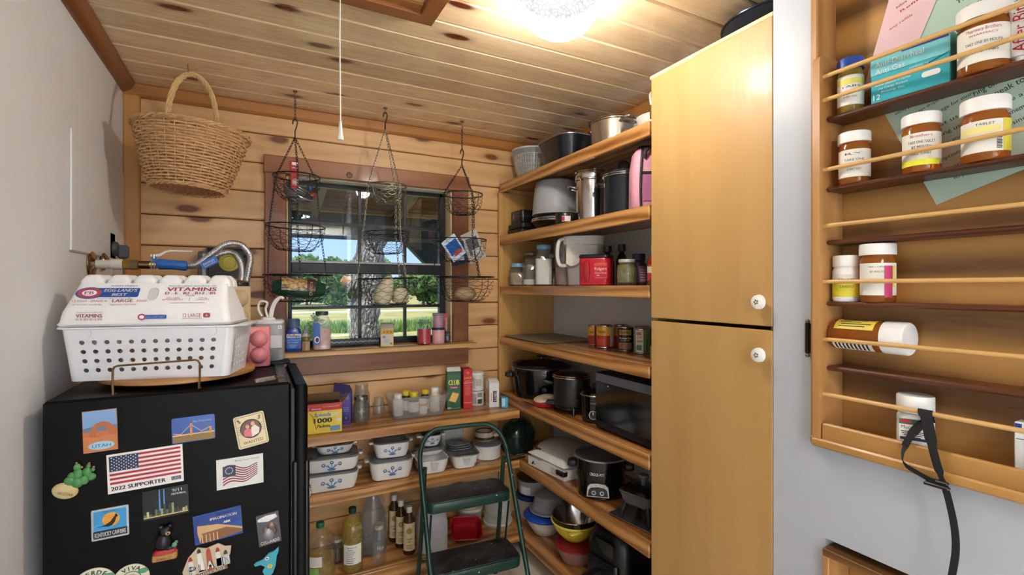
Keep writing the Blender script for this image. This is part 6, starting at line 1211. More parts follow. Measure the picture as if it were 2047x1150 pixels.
# ---------------------------------------------------------------- window sill
SZ = 1.1935
t = thing('laxative_bottle', 'blue liquid medicine bottle with a pale cap at the left end of the sill', 'bottle', (.170, 2.655, SZ), fa(.17, 2.655)); obj('bottle', MB().rr([(0, .033, .020, .014), (.004, .036, .023, .016), (.095, .036, .023, .018), (.112, .028, .02, .018), (.118, .022, .019, .018), (.120, .022, .019, .018)]), P('1a4aa8', .2, coat=.4), t); obj('cap', MB().lathe([(.024, .119), (.026, .121), (.027, .135), (.026, .158), (.024, .162), (.001, .162)], 28), P('6a84a8', .35), t)
for k in range(14): obj('cap_rib', MB().box(-.001, .001, -.0285, -.026, .123, .158), P('5a7498', .35), t, rot=(0, 0, (k - 6.5) * .24))
flat(t, 'label', rrect(.066, .072, .004, 0, .052), P('1e5ac0', .35), -.0232); flat(t, 'white_band', rect(.066, .018, 0, .078), P('dfe6ee', .4), -.0238); text(t, 'Phillips', .012, NAVY, z=.0725, y=-.0246, w=.054, bold=.0004); flat(t, 'wave', [(-.033, .058), (-.01, .064), (.015, .060), (.033, .066), (.033, .058), (.01, .052), (-.015, .056), (-.033, .052)], P('4a94d8', .4), -.0238); text(t, 'milk of magnesia', .006, WHITE, x=-.004, z=.044, y=-.0242, w=.046)
for k in range(3): flat(t, 'print_line', rect(.04 - .008 * k, .002, -.004, .034 - .006 * k), P('a8c8f0', .5), -.0238)
flat(t, 'red_mark', oval(.006, .004, .022, .024), RED, -.0238)
t = thing('spray_bottle', 'small white bottle with a pointed grey nozzle on the sill behind the toothpick jar', 'bottle', (.226, 2.690, SZ), fa(.226, 2.69)); obj('bottle', MB().lathe([(.020, 0), (.022, .003), (.022, .068), (.015, .080), (.012, .084)], 26), P('e4e2de', .3), t); obj('nozzle', MB().lathe([(.014, .084), (.014, .098), (.008, .104), (.006, .124), (.001, .125)], 20), P('a0a0a0', .35), t); obj('label', MB().arc(.0226, .02, .06, -.9, .9, 10), P('d8d4d8', .5), t); obj('label_mark', MB().arc(.023, .03, .045, .2, .7, 6), P('b04a5a', .5), t)
t = thing('toothpick_jar', 'little jar of wooden toothpicks with an olive lid on the sill', 'jar', (.224, 2.630, SZ), fa(.224, 2.63)); obj('glass', MB().lathe([(.001, .001), (.019, 0), (.0205, .004), (.0205, .052), (.019, .055)], 24, cap=False), CLEAR, t); obj('lid', MB().lathe([(.0205, .054), (.0215, .056), (.0215, .066), (.018, .071), (.001, .072)], 26), P('8a7a34', .35), t)
for k in range(26): a = k * 2.4; q = .017 * math.sqrt((k + .5) / 26); obj('toothpick', MB().tube([(q * math.cos(a), q * math.sin(a), .003), (q * math.cos(a), q * math.sin(a), .050)], .0015, 4), P('d0b083', .6), t)
t = thing('salt_shaker_jar', 'tall clear jar of pink salt with a blue label and dark cap on the sill', 'jar', (.300, 2.652, SZ), fa(.3, 2.652)); obj('jar', MB().rr([(0, .040, .030, .02), (.005, .045, .034, .024), (.13, .046, .035, .026), (.160, .036, .030, .028), (.172, .028, .026, .026), (.176, .028, .026, .026)]), PLAST, t); obj('salt', MB().rr([(.006, .040, .030, .022), (.105, .042, .031, .022), (.112, .034, .026, .022)]), P('d8b0a8', .7, var=.25, vs=60), t); obj('cap', MB(Matrix.Translation((0, 0, .176))).lathe([(.029, 0), (.031, .002), (.031, .016), (.029, .019), (.001, .019)], 28), P('3a4a5c', .35), t); flat(t, 'blue_label', rrect(.034, .110, .012, -.024, .085), P('2460b8', .35), -.0352); flat(t, 'round_seal', oval(.012, .017, -.022, .055), WHITE, -.0358); flat(t, 'seal_picture', oval(.008, .012, -.022, .054), P('4a3028', .5), -.0364)
t = thing('window_roll', 'long rolled grey quilted strip lying along the bottom of the window', 'roll', (.475, 2.735, SZ)); m = MB(); pts = [(-.125 + .25 * k / 40, 0, .0225) for k in range(41)]; m.tube(pts, [.020 + .002 * math.sin(k * 1.6) for k in range(41)], 14); obj('roll', m, P('5a6a76', .45, var=.3, vs=40), t); obj('piping', MB().tube([(-.125 + .25 * k / 40, -.0195, .0265 + .003 * math.sin(k * 1.6)) for k in range(41)], .0028, 6), P('aab4bc', .4), t)
t = boxy('tea_box', 'small yellow and white carton standing open in the middle of the sill', 'box', (.628, 2.650, SZ), fa(.628, 2.65) * .6, .066, .04, .100, P('d8c48c', .5)); f = -.0206
flat(t, 'yellow_band', rect(.066, .022, 0, .078), P('d8a428', .5), f); flat(t, 'white_panel', rrect(.046, .052, .003, -.004, .038), P('c8c6c0', .5), f); flat(t, 'grey_block', rect(.016, .012, -.016, .052), P('7a8a9a', .5), f - .0006); flat(t, 'small_square', rect(.010, .008, .020, .016), P('8a6a3a', .5), f - .0006); obj('top_flap', MB(Matrix.Translation((0, -.0195, .1003)) @ Matrix.Rotation(-.25, 4, 'X')).box(-.032, .032, -.0008, .0008, 0, .020), P('b8b4a8', .6), t); obj('back_flap', MB(Matrix.Translation((0, .0195, .1003)) @ Matrix.Rotation(.1, 4, 'X')).box(-.032, .032, -.0008, .0008, 0, .026), P('a8a498', .6), t); obj('side_flap', MB(Matrix.Translation((.0325, 0, .1003)) @ Matrix.Rotation(.25, 4, 'Y')).box(-.0008, .0008, -.018, .018, 0, .022), P('c8b890', .6), t)
for k in range(3): flat(t, 'emblem', [(-.020 + .018 * k, .076), (-.012 + .018 * k, .076), (-.016 + .018 * k, .083)], INK, f - .0006)
for k in range(4): flat(t, 'print_line', rect(.034, .0014, -.004, .040 - .006 * k), P('8a8a88', .5), f - .0006)
t = thing('pale_strip', 'thin white strip lying on the sill in front of the grey roll', 'paper', (.470, 2.640, SZ), .03); obj('sheet', MB().box(-.11, .11, -.030, .024, 0, .0006), P('e2dcd8', .6), t)  # thin near-white strip laid flat on the sill
t = thing('pale_strip', 'small thin white strip lying on the sill left of the red candle', 'paper', (.725, 2.660, SZ), .04); obj('sheet', MB().box(-.06, .055, -.020, .020, 0, .0006), P('e6e6ea', .6), t)  # shorter near-white strip, flat on the sill
t = thing('jar_candle', 'tall red candle in a glass jar with a flat glass lid on the sill', 'candle', (.836, 2.655, SZ), fa(.836, 2.655)); obj('glass', MB().lathe([(.001, .001), (.036, 0), (.040, .005), (.040, .105), (.037, .113), (.037, .116)], 30, cap=False), CLEAR, t); obj('wax', MB().lathe([(.001, .006), (.0375, .007), (.0375, .086), (.001, .086)], 28), P('b04048', .35), t); obj('lid', MB().lathe([(.037, .116), (.041, .118), (.041, .124), (.028, .127), (.026, .138), (.024, .140), (.001, .140)], 30), LIDG, t); obj('wick', MB().tube([(0, 0, .086), (.001, 0, .096)], .001, 5), INK, t)
def pinkc(label, z, r, h, col, lid):
    t = thing('jar_candle', label, 'candle', (.918, 2.652, z), fa(.918, 2.652)); obj('glass', MB().lathe([(r * .93, 0), (r, .004), (r, h - .014), (r * .97, h - .011)], 30), P(col, .2, coat=.5), t); obj('lid', MB().lathe([(r * .97, h - .012), (r * 1.05, h - .010), (r * 1.05, h - .002), (r, h), (.001, h)], 30), P(lid, .35), t); obj('label', MB().arc(r + .0005, h * .2, h * .66, -.7, .7, 8), P('d8a0a8' if lid == '20242c' else 'b08896', .4), t)
pinkc('pale pink jar candle with a black lid, lower of two stacked on the sill', SZ, .036, .090, 'd8a4ac', '20242c'); pinkc('mauve jar candle with a grey lid, upper of two stacked on the sill', SZ + .0906, .032, .080, 'b48a98', '8a8c94')
t = boxy('red_carton', 'tall red carton behind the stacked pink candles at the sill end', 'box', (.975, 2.730, SZ), -.3, .045, .03, .165, P('b81c28', .42)); flat(t, 'cream_edge', rect(.008, .12, .018, .08), P('e0b0a0', .5), -.0152); text(t, 'MATCHES', .006, P('e89098', .5), x=-.004, z=.13, y=-.0156, w=.03)
t = mason('small dark blue jar with a pale label at the right end of the sill', .978, 2.670, SZ, .021, .060, lid=P('20242c', .4), fill=(.66, P('2a3a60', .3)), name='cream_jar')
# ---------------------------------------------------------------- step stool
SG = NT('green_stool_paint'); v = SG.coords((1, 1, 1)); vo = SG.n('ShaderNodeTexVoronoi'); vo.inputs['Scale'].default_value = 30; SG.l(v, vo.inputs['Vector']); sp = SG.n('ShaderNodeSeparateColor'); SG.l(vo.outputs['Color'], sp.inputs[0])
fl = SG.math('MULTIPLY', SG.math('LESS_THAN', vo.outputs['Distance'], .10), SG.math('GREATER_THAN', sp.outputs[0], .72)); STOOLG = SG.out(SG.pbr(SG.mix(fl, lin('12392f'), lin('c8ccc4')), .32).outputs[0])
SB = NT('black_tread'); v = SB.coords((1, 1, 1)); vo = SB.n('ShaderNodeTexVoronoi'); vo.inputs['Scale'].default_value = 34; SB.l(v, vo.inputs['Vector']); sp = SB.n('ShaderNodeSeparateColor'); SB.l(vo.outputs['Color'], sp.inputs[0]); fl = SB.math('MULTIPLY', SB.math('LESS_THAN', vo.outputs['Distance'], .085), SB.math('GREATER_THAN', sp.outputs[0], .74)); dn = SB.noise(v, 9, 5, .7)
TREAD = SB.out(SB.pbr(SB.mix(fl, SB.ramp(dn, [(.45, lin('16181c')), (.75, lin('4a4c50'))]), lin('d8d8d4')), .5, bump=SB.noise(v, 320, 2), bstr=.3).outputs[0])
t = thing('step_stool', 'dark green folding two-step stool with black treads and a tall hoop handle', 'stool', (.900, 2.12, 0), math.radians(-4.4))
W2 = .222
def fy(z): return -.235 + .5 * z       # front tube leans back
hoop = [(-W2, fy(0), 0.012)] + [(-W2, fy(z_), z_) for z_ in (.25, .5, .66)] + [(-W2 + .005, fy(.72), .72), (-W2 + .03, fy(.775), .775), (-W2 + .075, fy(.806), .806), (-.10, fy(.815), .815), (.10, fy(.815), .815), (W2 - .075, fy(.806), .806), (W2 - .03, fy(.775), .775), (W2 - .005, fy(.72), .72)] + [(W2, fy(z_), z_) for z_ in (.66, .5, .25)] + [(W2, fy(0), .012)]
obj('front_frame', MB().tube(spline(hoop, 4), .0115, 12), STOOLG, t)
for s in (-1, 1):
    obj('rear_leg', MB().tube([(s * (W2 - .022), fy(.66) + .006, .66), (s * (W2 - .020), .16, .33), (s * (W2 - .014), .235, .010)], .0105, 10), STOOLG, t)
    obj('brace', MB().tube([(s * (W2 - .030), fy(.46) + .02, .47), (s * (W2 - .030), .06, .26)], .005, 8), P('12241e', .4), t)
    obj('foot', MB().tube([(s * W2, fy(0) - .001, 0.0), (s * W2, fy(.03), .03)], .0145, 12), BLACK, t); obj('foot', MB().tube([(s * (W2 - .014), .236, 0.0), (s * (W2 - .015), .229, .028)], .0135, 12), BLACK, t)
    obj('rivet', MB().ball((s * (W2 + .004), fy(.60), .60), .006), STEEL, t)
obj('cross_bar', MB().tube(spline([(-W2 + .018, .19, .18), (-W2 + .05, .192, .165), (0, .194, .16), (W2 - .05, .192, .165), (W2 - .018, .19, .18)], 6), .007, 8), STOOLG, t)
for z_, dep_, hw in ((.518, .190, .205), (.262, .20, .205)):
    y0 = fy(z_) - .012 + dep_ / 2
    st_ = obj('step', MB(Matrix.Translation((0, y0, 0))).rr([(z_ - .044, hw, dep_ / 2, .035), (z_ - .040, hw + .002, dep_ / 2 + .002, .037), (z_ - .004, hw + .002, dep_ / 2 + .002, .037), (z_, hw, dep_ / 2, .035)]), STOOLG, t)
    obj('tread', MB(Matrix.Translation((0, y0, 0))).rr([(z_ + .0002, hw - .006, dep_ / 2 - .006, .030), (z_ + .003, hw - .007, dep_ / 2 - .007, .030), (z_ + .004, hw - .012, dep_ / 2 - .012, .028)]), TREAD, st_)
# ---------------------------------------------------------------- topmost right shelf (z 2.138)
A1 = 2.1384; WD = -pi / 2
t = thing('salad_spinner', 'clear plastic salad spinner bowl with a ribbed inner basket on the top right shelf', 'bowl', (1.475, 2.545, A1)); obj('bowl', MB().lathe([(.075, 0), (.085, .006), (.108, .07), (.122, .14), (.126, .172), (.129, .176), (.126, .180), (.122, .172), (.104, .07), (.08, .010), (.001, .010)], 36), glass('spinner_plastic', (.97, .975, .97), 1.1, .06, .16, (.9, .92, .9)), t); m = MB()
for k in range(40):
    a = 2 * pi * k / 40; m.tube([((.072) * math.cos(a), .072 * math.sin(a), .016), (.095 * math.cos(a), .095 * math.sin(a), .07), (.110 * math.cos(a), .110 * math.sin(a), .155)], .0026, 4)
for z_, r_ in ((.03, .078), (.06, .091), (.09, .099), (.12, .105), (.15, .110)): m.tube([(r_ * math.cos(a), r_ * math.sin(a), z_) for a in [k * pi / 20 for k in range(40)]], .0022, 4, True)
sp_ = obj('inner_basket', m, P('c8ccc8', .4), t); sp_['kind'] = 'stuff'; obj('lid', MB().lathe([(.128, .178), (.130, .181), (.128, .187), (.05, .194), (.001, .194)], 36), P('c8ccd0', .3), t)
t = thing('roasting_pan', 'black oval roasting pan with a pale rim on the top right shelf', 'pan', (1.478, 2.185, A1), WD); obj('body', MB().rr([(0, .115, .080, .06), (.008, .128, .092, .07), (.135, .155, .115, .09), (.148, .158, .118, .09), (.148, .152, .112, .088), (.012, .122, .086, .065)]), P('151a22', .22, var=.2), t); obj('rim', MB().tube([(x, y, .1485) for x, y in rrect(.318, .238, .09, n=8)], .0042, 8, True), P('aab0b8', .2, .9), t)
t = thing('steel_pot', 'low wide stainless pot with lid and loop handle on the top right shelf', 'pot', (1.478, 1.785, A1), fa(1.478, 1.785)); obj('body', MB().lathe([(.105, 0), (.116, .006), (.118, .118), (.122, .122), (.122, .126), (.114, .126), (.112, .01), (.001, .008)], 44), STEEL, t); obj('lid', MB().lathe([(.122, .127), (.126, .130), (.122, .135), (.09, .146), (.03, .152), (.001, .152)], 44), STEEL, t)
obj('lid_knob', MB(Matrix.Translation((0, 0, .152))).lathe([(.006, 0), (.006, .010), (.016, .013), (.014, .019), (.001, .02)], 20), STEEL, t)
for s in (-1, 1): obj('handle', MB(Matrix.Rotation(s * .5 + (pi if s > 0 else 0), 4, 'Z') @ Matrix.Translation((0, 0, .105))).tube(spline([(-.040, .112, 0), (-.038, .140, .006), (-.02, .158, .010), (.02, .158, .010), (.038, .140, .006), (.040, .112, 0)], 5), .006, 8), STEEL, t)
t.children[-2].rotation_euler = (0, 0, 2.6) if False else (0, 0, 0)
for k, (lb, z_, r_) in enumerate((('white bowl leaning at the cupboard end of the top shelf, the lower one', .0, .085), ('white round lid standing on the white bowl at the cupboard end of the top shelf', .075, .080))):
    t = thing('white_bowl', lb, 'bowl', (1.50, 1.535, A1 + (.0 if k == 0 else .118)), 0); t.rotation_euler = (0, 0, 0) if k == 0 else (1.35, 0, .5)
    if k == 0: obj('bowl', MB().lathe([(.04, 0), (.05, .004), (.085, .05), (.092, .078), (.095, .082), (.089, .082), (.05, .010), (.001, .008)], 36), P('dfe0dc', .3), t)
    else: obj('lid', MB(Matrix.Translation((0, 0, -.012))).lathe([(.078, 0), (.080, .003), (.078, .008), (.06, .016), (.02, .020), (.001, .020)], 36), P('d8dad8', .3), t); obj('ring', MB().tube([(.077 * math.cos(a), .077 * math.sin(a), -.008) for a in [k2 * pi / 16 for k2 in range(32)]], .004, 6, True), P('f0f0ee', .3), t)
# ---------------------------------------------------------------- second right shelf (z 1.822)
A2 = 1.8224
t = thing('loaf_pan_set', 'black glossy oblong case at the corner end of the second shelf', 'case', (1.455, 2.585, A2 + .062), WD); obj('case', MB().rr([(0, .066, .07, .02), (.006, .070, .074, .022), (.078, .072, .076, .022), (.084, .068, .072, .02)]), P('131519', .3, var=.15), t); obj('seam', MB().rr([(.045, .0725, .0765, .022), (.048, .0725, .0765, .022)], 5, False, False), P('3a3d42', .4), t); obj('badge', MB().box(-.03, -.026, -.078, -.0755, .03, .06, .0004), P('a0a4a8', .3, .7), t)
t = thing('griddle_plate', 'black flat griddle plates stacked under the oblong case on the second shelf', 'griddle', (1.455, 2.555, A2), WD)
for k in range(2): obj('plate', MB(Matrix.Translation((.01 * k, 0, .031 * k))).rr([(0, .085, .10, .02), (.004, .09, .105, .022), (.026, .092, .107, .022), (.030, .088, .103, .02)]), P('17181b', .45), t)
t = thing('grill_pan', 'shallow black pan with a bright steel rim under the grey bowl on the second shelf', 'pan', (1.455, 2.265, A2 + .0), .2); obj('body', MB().lathe([(.09, 0), (.10, .004), (.126, .040), (.132, .044), (.126, .046), (.10, .012), (.001, .010)], 44), P('121317', .3), t); obj('rim', MB(Matrix.Translation((0, 0, .046))).tube([(.131 * math.cos(a), .131 * math.sin(a), 0) for a in [k * pi / 24 for k in range(48)]], .0048, 8, True), P('c8ccd0', .15, 1.0), t); obj('lid', MB().lathe([(.128, .049), (.128, .058), (.10, .074), (.03, .084), (.001, .084)], 44), SMOKE, t); obj('lid_rim', MB(Matrix.Translation((0, 0, .056))).tube([(.129 * math.cos(a), .129 * math.sin(a), 0) for a in [k * pi / 24 for k in range(48)]], .0040, 8, True), P('c8ccd0', .15, 1.0), t)
obj('handle', MB().rr([(.030, .012, .05, .008, -.03, -.168), (.040, .014, .052, .008, -.03, -.168), (.048, .012, .05, .008, -.03, -.168)]), BLACK, t)
t = thing('mixing_bowl', 'large grey upside-down mixing bowl resting on the pan on the second shelf', 'bowl', (1.480, 2.300, A2 + .0855), 0); obj('bowl', MB().lathe([(.128, 0), (.130, .004), (.128, .05), (.118, .15), (.108, .182), (.090, .194), (.001, .196)], 44), P('a5a6a8', .45, var=.05), t); obj('rim', MB().tube([(.129 * math.cos(a), .129 * math.sin(a), .004) for a in [k * pi / 24 for k in range(48)]], .004, 8, True), P('b2b3b5', .4), t)
t = thing('small_tin', 'small black tin with a red and white label in front of the shallow pan', 'tin', (1.355, 2.02, A2), fa(1.355, 2.02)); obj('can', MB().lathe([(.046, 0), (.048, .003), (.048, .048), (.046, .052), (.001, .050)], 32), P('16171a', .3), t); obj('label', MB().arc(.0484, .008, .034, -.35, .55, 8), P('d8d4d0', .4), t); obj('label_mark', MB().arc(.0487, .010, .032, -.35, -.05, 5), P('a03040', .4), t); obj('rim', MB().tube([(.0475 * math.cos(a), .0475 * math.sin(a), .051) for a in [k * pi / 14 for k in range(28)]], .002, 6, True), P('5a5c60', .2, 1.0), t)
t = thing('stock_pot', 'tall stainless steel stock pot with side loop handle on the second shelf', 'pot', (1.450, 1.935, A2), fa(1.45, 1.935)); obj('body', MB().lathe([(.066, 0), (.073, .005), (.074, .20), (.079, .204), (.079, .208), (.071, .208), (.069, .012), (.001, .01)], 44), STEEL, t); obj('insert', MB().lathe([(.0785, .209), (.080, .212), (.078, .240), (.082, .243), (.082, .247), (.074, .247), (.072, .212)], 44, cap=False), STEEL, t)
for s in (-1, 1):
    obj('handle', MB(Matrix.Scale(s, 4, (1, 0, 0))).tube(spline([(.071, -.030, .165), (.090, -.036, .172), (.108, -.024, .176), (.108, .024, .176), (.090, .036, .172), (.071, .030, .165)], 5), .0055, 8), STEEL, t); obj('rivet', MB().ball((s * .074, -.014, .168), .005, .5, 1, 1, 10, 6), STEEL, t)
t = thing('black_pot', 'deep black pot with a steel-rimmed glass lid on the second shelf', 'pot', (1.450, 1.700, A2), fa(1.45, 1.70)); obj('body', MB().lathe([(.075, 0), (.084, .006), (.086, .17), (.089, .174), (.083, .174), (.081, .012), (.001, .01)], 44), P('181b21', .32, var=.15), t); obj('steel_rim', MB(Matrix.Translation((0, 0, .177))).tube([(.088 * math.cos(a), .088 * math.sin(a), 0) for a in [k * pi / 22 for k in range(44)]], .0042, 8, True), STEEL, t); obj('lid', MB().lathe([(.086, .180), (.084, .190), (.05, .208), (.001, .214)], 40), LIDG, t); obj('lid_rim', MB(Matrix.Translation((0, 0, .186))).tube([(.086 * math.cos(a), .086 * math.sin(a), 0) for a in [k * pi / 22 for k in range(44)]], .0035, 8, True), STEEL, t)
obj('lid_handle', MB().tube(spline([(-.018, 0, .212), (-.018, 0, .235), (0, 0, .247), (.018, 0, .235), (.018, 0, .212)], 5), .0065, 10), BLACK, t)
for s in (-1, 1):
    obj('handle', MB(Matrix.Scale(s, 4, (1, 0, 0))).tube(spline([(.083, -.026, .140), (.106, -.028, .146), (.116, 0, .150), (.106, .028, .146), (.083, .026, .140)], 5), .0065, 8), BLACK, t); obj('bracket', MB().box(s * .082 - .004, s * .082 + .004, -.034, .034, .128, .150, .003), STEEL, t)
t = thing('lunch_bag', 'pink lunch bag with black edging at the cupboard end of the second shelf', 'bag', (1.415, 1.505, A2), fa(1.415, 1.505) + .25); PK_ = P('d89aaa', .6, bump=.15, bs=300); obj('bag', MB().rr([(0, .070, .048, .03), (.01, .076, .054, .034), (.16, .074, .054, .034), (.225, .064, .046, .03), (.245, .05, .034, .028)]), PK_, t)
for xx in (-.040, .040): obj('edging', MB().tube(spline([(xx * 1.1, -.0545, .008), (xx * 1.15, -.0565, .08), (xx * 1.1, -.0565, .16), (xx * .95, -.049, .222), (xx * .8, -.036, .246)], 5), .0050, 8), P('18181c', .6), t)
obj('mesh_pocket', MB().box(-.038, .040, -.0580, -.0545, .03, .135, .001), P('b06a92', .7, bump=.5, bs=600), t); obj('zip_band', MB().box(-.042, .044, -.0585, -.054, .133, .147, .002), P('18181c', .6), t); obj('handle', MB().tube(spline([(-.028, -.054, .20), (-.02, -.066, .235), (.02, -.066, .235), (.028, -.054, .20)], 5), .0055, 8), P('18181c', .6), t); obj('strap_roll', MB().ball((.03, -.064, .025), .022, 1.2, .6, .9, 14, 8), P('1c1c20', .7), t); obj('top', MB().rr([(.2455, .05, .034, .028), (.256, .044, .03, .026)]), P('26262c', .6), t)
# ---------------------------------------------------------------- third right shelf (z 1.518)
A3 = 1.5184
BLUL = P('7ab0d0', .35)
def sjar(label, x, y, w, h, lid, fillh, fillm, name='glass_jar', lidh=.020):
    t = thing(name, label, 'jar', (x, y, A3), fa(x, y)); q = w / 2
    obj('glass', MB().rr([(0, q * .92, q * .92, q * .45), (.005, q, q, q * .5), (h * .68, q, q, q * .5), (h * .82, q * .74, q * .74, q * .74), (h - lidh, q * .72, q * .72, q * .72), (h - lidh, q * .66, q * .66, q * .66), (h * .80, q * .68, q * .68, q * .68), (h * .66, q * .93, q * .93, q * .45), (.008, q * .93, q * .93, q * .45)], 6), GJAR, t)
    if fillh: obj('contents', MB().rr([(.009, q * .90, q * .90, q * .42), (h * fillh, q * .90, q * .90, q * .42)], 6), fillm, t)
    if lid: obj('lid', MB(Matrix.Translation((0, 0, h - lidh - .001))).lathe([(q * .80, 0), (q * .83, .002), (q * .83, lidh - .002), (q * .80, lidh + .001), (.001, lidh + .001)], 30), lid, t)
    return t
sjar('short square glass jar with a light blue lid, first on the jar shelf', 1.405, 2.603, .105, .136, BLUL, .58, P('a88a68', .8, var=.2, vs=40), lidh=.022)
t = sjar('glass jar with a wire-clamp glass stopper, second on the jar shelf', 1.425, 2.480, .100, .176, None, .22, P('d8d4c8', .8)); obj('stopper', MB().lathe([(.034, .176), (.042, .180), (.042, .190), (.03, .196), (.001, .196)], 28), LIDG, t); obj('wire_clamp', MB().tube(spline([(-.038, -.010, .172), (-.048, -.03, .15), (-.03, -.048, .125), (.03, -.048, .125), (.048, -.03, .15), (.038, -.010, .172)], 5), .0018, 6), STEEL, t)
t = sjar('tall glass jar of white flour with a light blue lid', 1.420, 2.330, .098, .226, BLUL, .66, P('e8e6e2', .8, var=.03), lidh=.022)
sjar('glass jar with a light blue lid behind the tall flour jar', 1.59, 2.475, .10, .19, BLUL, .55, P('b08a48', .7, var=.2), lidh=.022)
sjar('small squat jar of brown spice squeezed between flour jar and pitcher', 1.518, 2.378, .060, .115, P('8a98a0', .35), .80, P('9a7238', .7, var=.2, vs=50), lidh=.014)
t = thing('sugar_canister', 'tall clear plastic canister of brown sugar behind the pitcher handle', 'canister', (1.500, 2.250, A3), fa(1.5, 2.25)); obj('body', MB().rr([(0, .040, .040, .02), (.004, .044, .044, .022), (.15, .050, .050, .026), (.235, .054, .054, .028), (.235, .050, .050, .026), (.15, .046, .046, .024), (.008, .040, .040, .02)], 6), PLAST, t); obj('contents', MB().rr([(.009, .039, .039, .02), (.10, .043, .043, .022), (.115, .03, .036, .02)], 6), P('a8805a', .85, var=.2, vs=40), t)
t = thing('flour_pitcher', 'big cream plastic pitcher with a large side handle and scalloped guard on the jar shelf', 'pitcher', (1.475, 2.035, A3), fa(1.475, 2.035)); CP = P('cfcabf', .4); obj('body', MB().rr([(0, .070, .060, .03), (.005, .076, .066, .034), (.11, .082, .07, .036), (.11, .082, .07, .036)]), glass('pitcher_plastic', (.95, .96, .98), .5, .15, .7, (.78, .80, .82)), t); obj('upper_body', MB().rr([(.1105, .083, .071, .036), (.20, .092, .078, .04), (.205, .100, .084, .044), (.245, .104, .088, .046), (.248, .100, .084, .044)]), CP, t); obj('handle', MB().tube(spline([(-.080, -.050, .23), (-.116, -.072, .225), (-.128, -.078, .16), (-.116, -.074, .105), (-.084, -.054, .10)], 6), .0095, 10), CP, t); obj('guard', MB().prism([(-.085, .11), (-.080, .22), (-.02, .235), (.03, .16), (.02, .135), (-.01, .130), (-.03, .105), (-.06, .095)], -.082, -.072), CP, t)
t = thing('coffee_tub', 'red plastic coffee tub with a black lid and moulded grip on the jar shelf', 'tub', (1.400, 1.830, A3), fa(1.4, 1.83) - .25); RT = P('b5182a', .3, var=.05); obj('tub', MB().rr([(0, .066, .050, .022), (.005, .071, .055, .026), (.118, .072, .056, .026), (.126, .068, .052, .024)]), RT, t); obj('lid', MB().rr([(.1262, .069, .053, .024), (.129, .073, .057, .027), (.138, .073, .057, .027), (.143, .068, .052, .024)]), P('16161a', .35), t); obj('grip', MB().rr([(.02, .010, .006, .005, -.030, -.056), (.05, .014, .010, .008, -.030, -.056), (.09, .014, .010, .008, -.030, -.056), (.115, .008, .005, .004, -.030, -.056)]), P('a01424', .3), t); obj('grip_hollow', MB().prism(rrect(.012, .08, .005, -.052, .065), -.0568, -.054), P('8a0e1c', .35), t); flat(t, 'label', rrect(.062, .074, .004, .034, .066), P('c8283a', .3), -.0562)
text(t, 'Folgers', .014, P('e8d8d0', .4), x=.034, z=.070, y=-.0574, w=.054, bold=.0004); text(t, 'Classic Roast', .008, P('e8d0c8', .4), x=.034, z=.054, y=-.0574, w=.054); flat(t, 'print_line', rect(.012, .004, .022, .046), P('e8c8c0', .5), -.0567); flat(t, 'print_line', rect(.05, .002, .034, .036), P('d87a80', .5), -.0567)
obj('label_sunrise', MB().prism([(.006, .090), (.062, .090), (.062, .100), (.034, .104), (.006, .100)], -.0570, -.0560), P('c85a3a', .4), t)
def sauce(label, x, y, r, h, body, cap, lab, capr=.5):
    t = thing('sauce_bottle', label, 'bottle', (x, y, A3), fa(x, y)); obj('bottle', MB().lathe([(r * .92, 0), (r, .005), (r, h * .56), (r * .86, h * .66), (r * .45, h * .78), (r * .42, h * .86)], 28), P(body, .2, coat=.5), t); obj('cap', MB().lathe([(r * capr, h * .83), (r * capr * 1.04, h * .84), (r * capr, h - .002), (.001, h)], 24), cap, t)
    if lab: obj('label', MB().arc(r + .0006, h * .12, h * .50, -1.2, 1.2, 14), lab, t)
    return t
sauce('dark soy-brown bottle with a black neck behind the red coffee tub', 1.520, 1.900, .034, .195, '15130f', P('1a1a1c', .35), P('2a2a28', .4), .62); sauce('second dark bottle with a tall black cap behind the red coffee tub', 1.560, 1.840, .028, .200, '141416', P('1c1e24', .35), P('4a4640', .4), .66)
t = mason('jar of green pickles with a white metal lid on the jar shelf', 1.402, 1.622, A3, .042, .108, lid=P('d0ccc0', .35, .3), fill=(.80, NUTM if False else P('6a6a28', .35, var=.45, vs=40)), name='pickle_jar')
for k in range(8): a = k * pi / 4; obj('pickle', MB().ball((.030 * math.cos(a), .030 * math.sin(a), .042 + .012 * (k % 2)), .012, .9, .9, 2.2, 10, 7), P('7a7a34', .35, var=.3), t)
t = thing('supplement_bottle', 'dark purple-capped bottle with a mauve label behind the pickle jar', 'bottle', (1.485, 1.640, A3), fa(1.485, 1.64)); obj('bottle', MB().lathe([(.030, 0), (.033, .004), (.033, .092), (.024, .106), (.023, .110)], 30), P('3a2c40', .3), t); obj('cap', MB().lathe([(.026, .108), (.028, .110), (.028, .134), (.026, .138), (.001, .138)], 36), P('2c2a4a', .35), t); obj('label', MB().arc(.0335, .014, .084, -1.3, 1.3, 14), P('7a5a78', .5), t)
for k in range(5): obj('print_line', MB().arc(.0340, .022 + .011 * k, .026 + .011 * k, .2, 1.0, 5), P('c8b8c8', .5), t)
t = sauce('red ketchup-like bottle half hidden by the cupboard edge on the jar shelf', 1.425, 1.480, .030, .165, '8a2414', WHITE, P('c03040', .4)); obj('label_mark', MB().arc(.0312, .05, .075, -1.2, .2, 8), P('e0d8b0', .5), t)
t = mason('small jar of brown sauce behind the ketchup bottle', 1.53, 1.50, A3, .034, .11, lid=P('2a2a2a', .4), fill=(.7, P('6a3a1a', .4)))
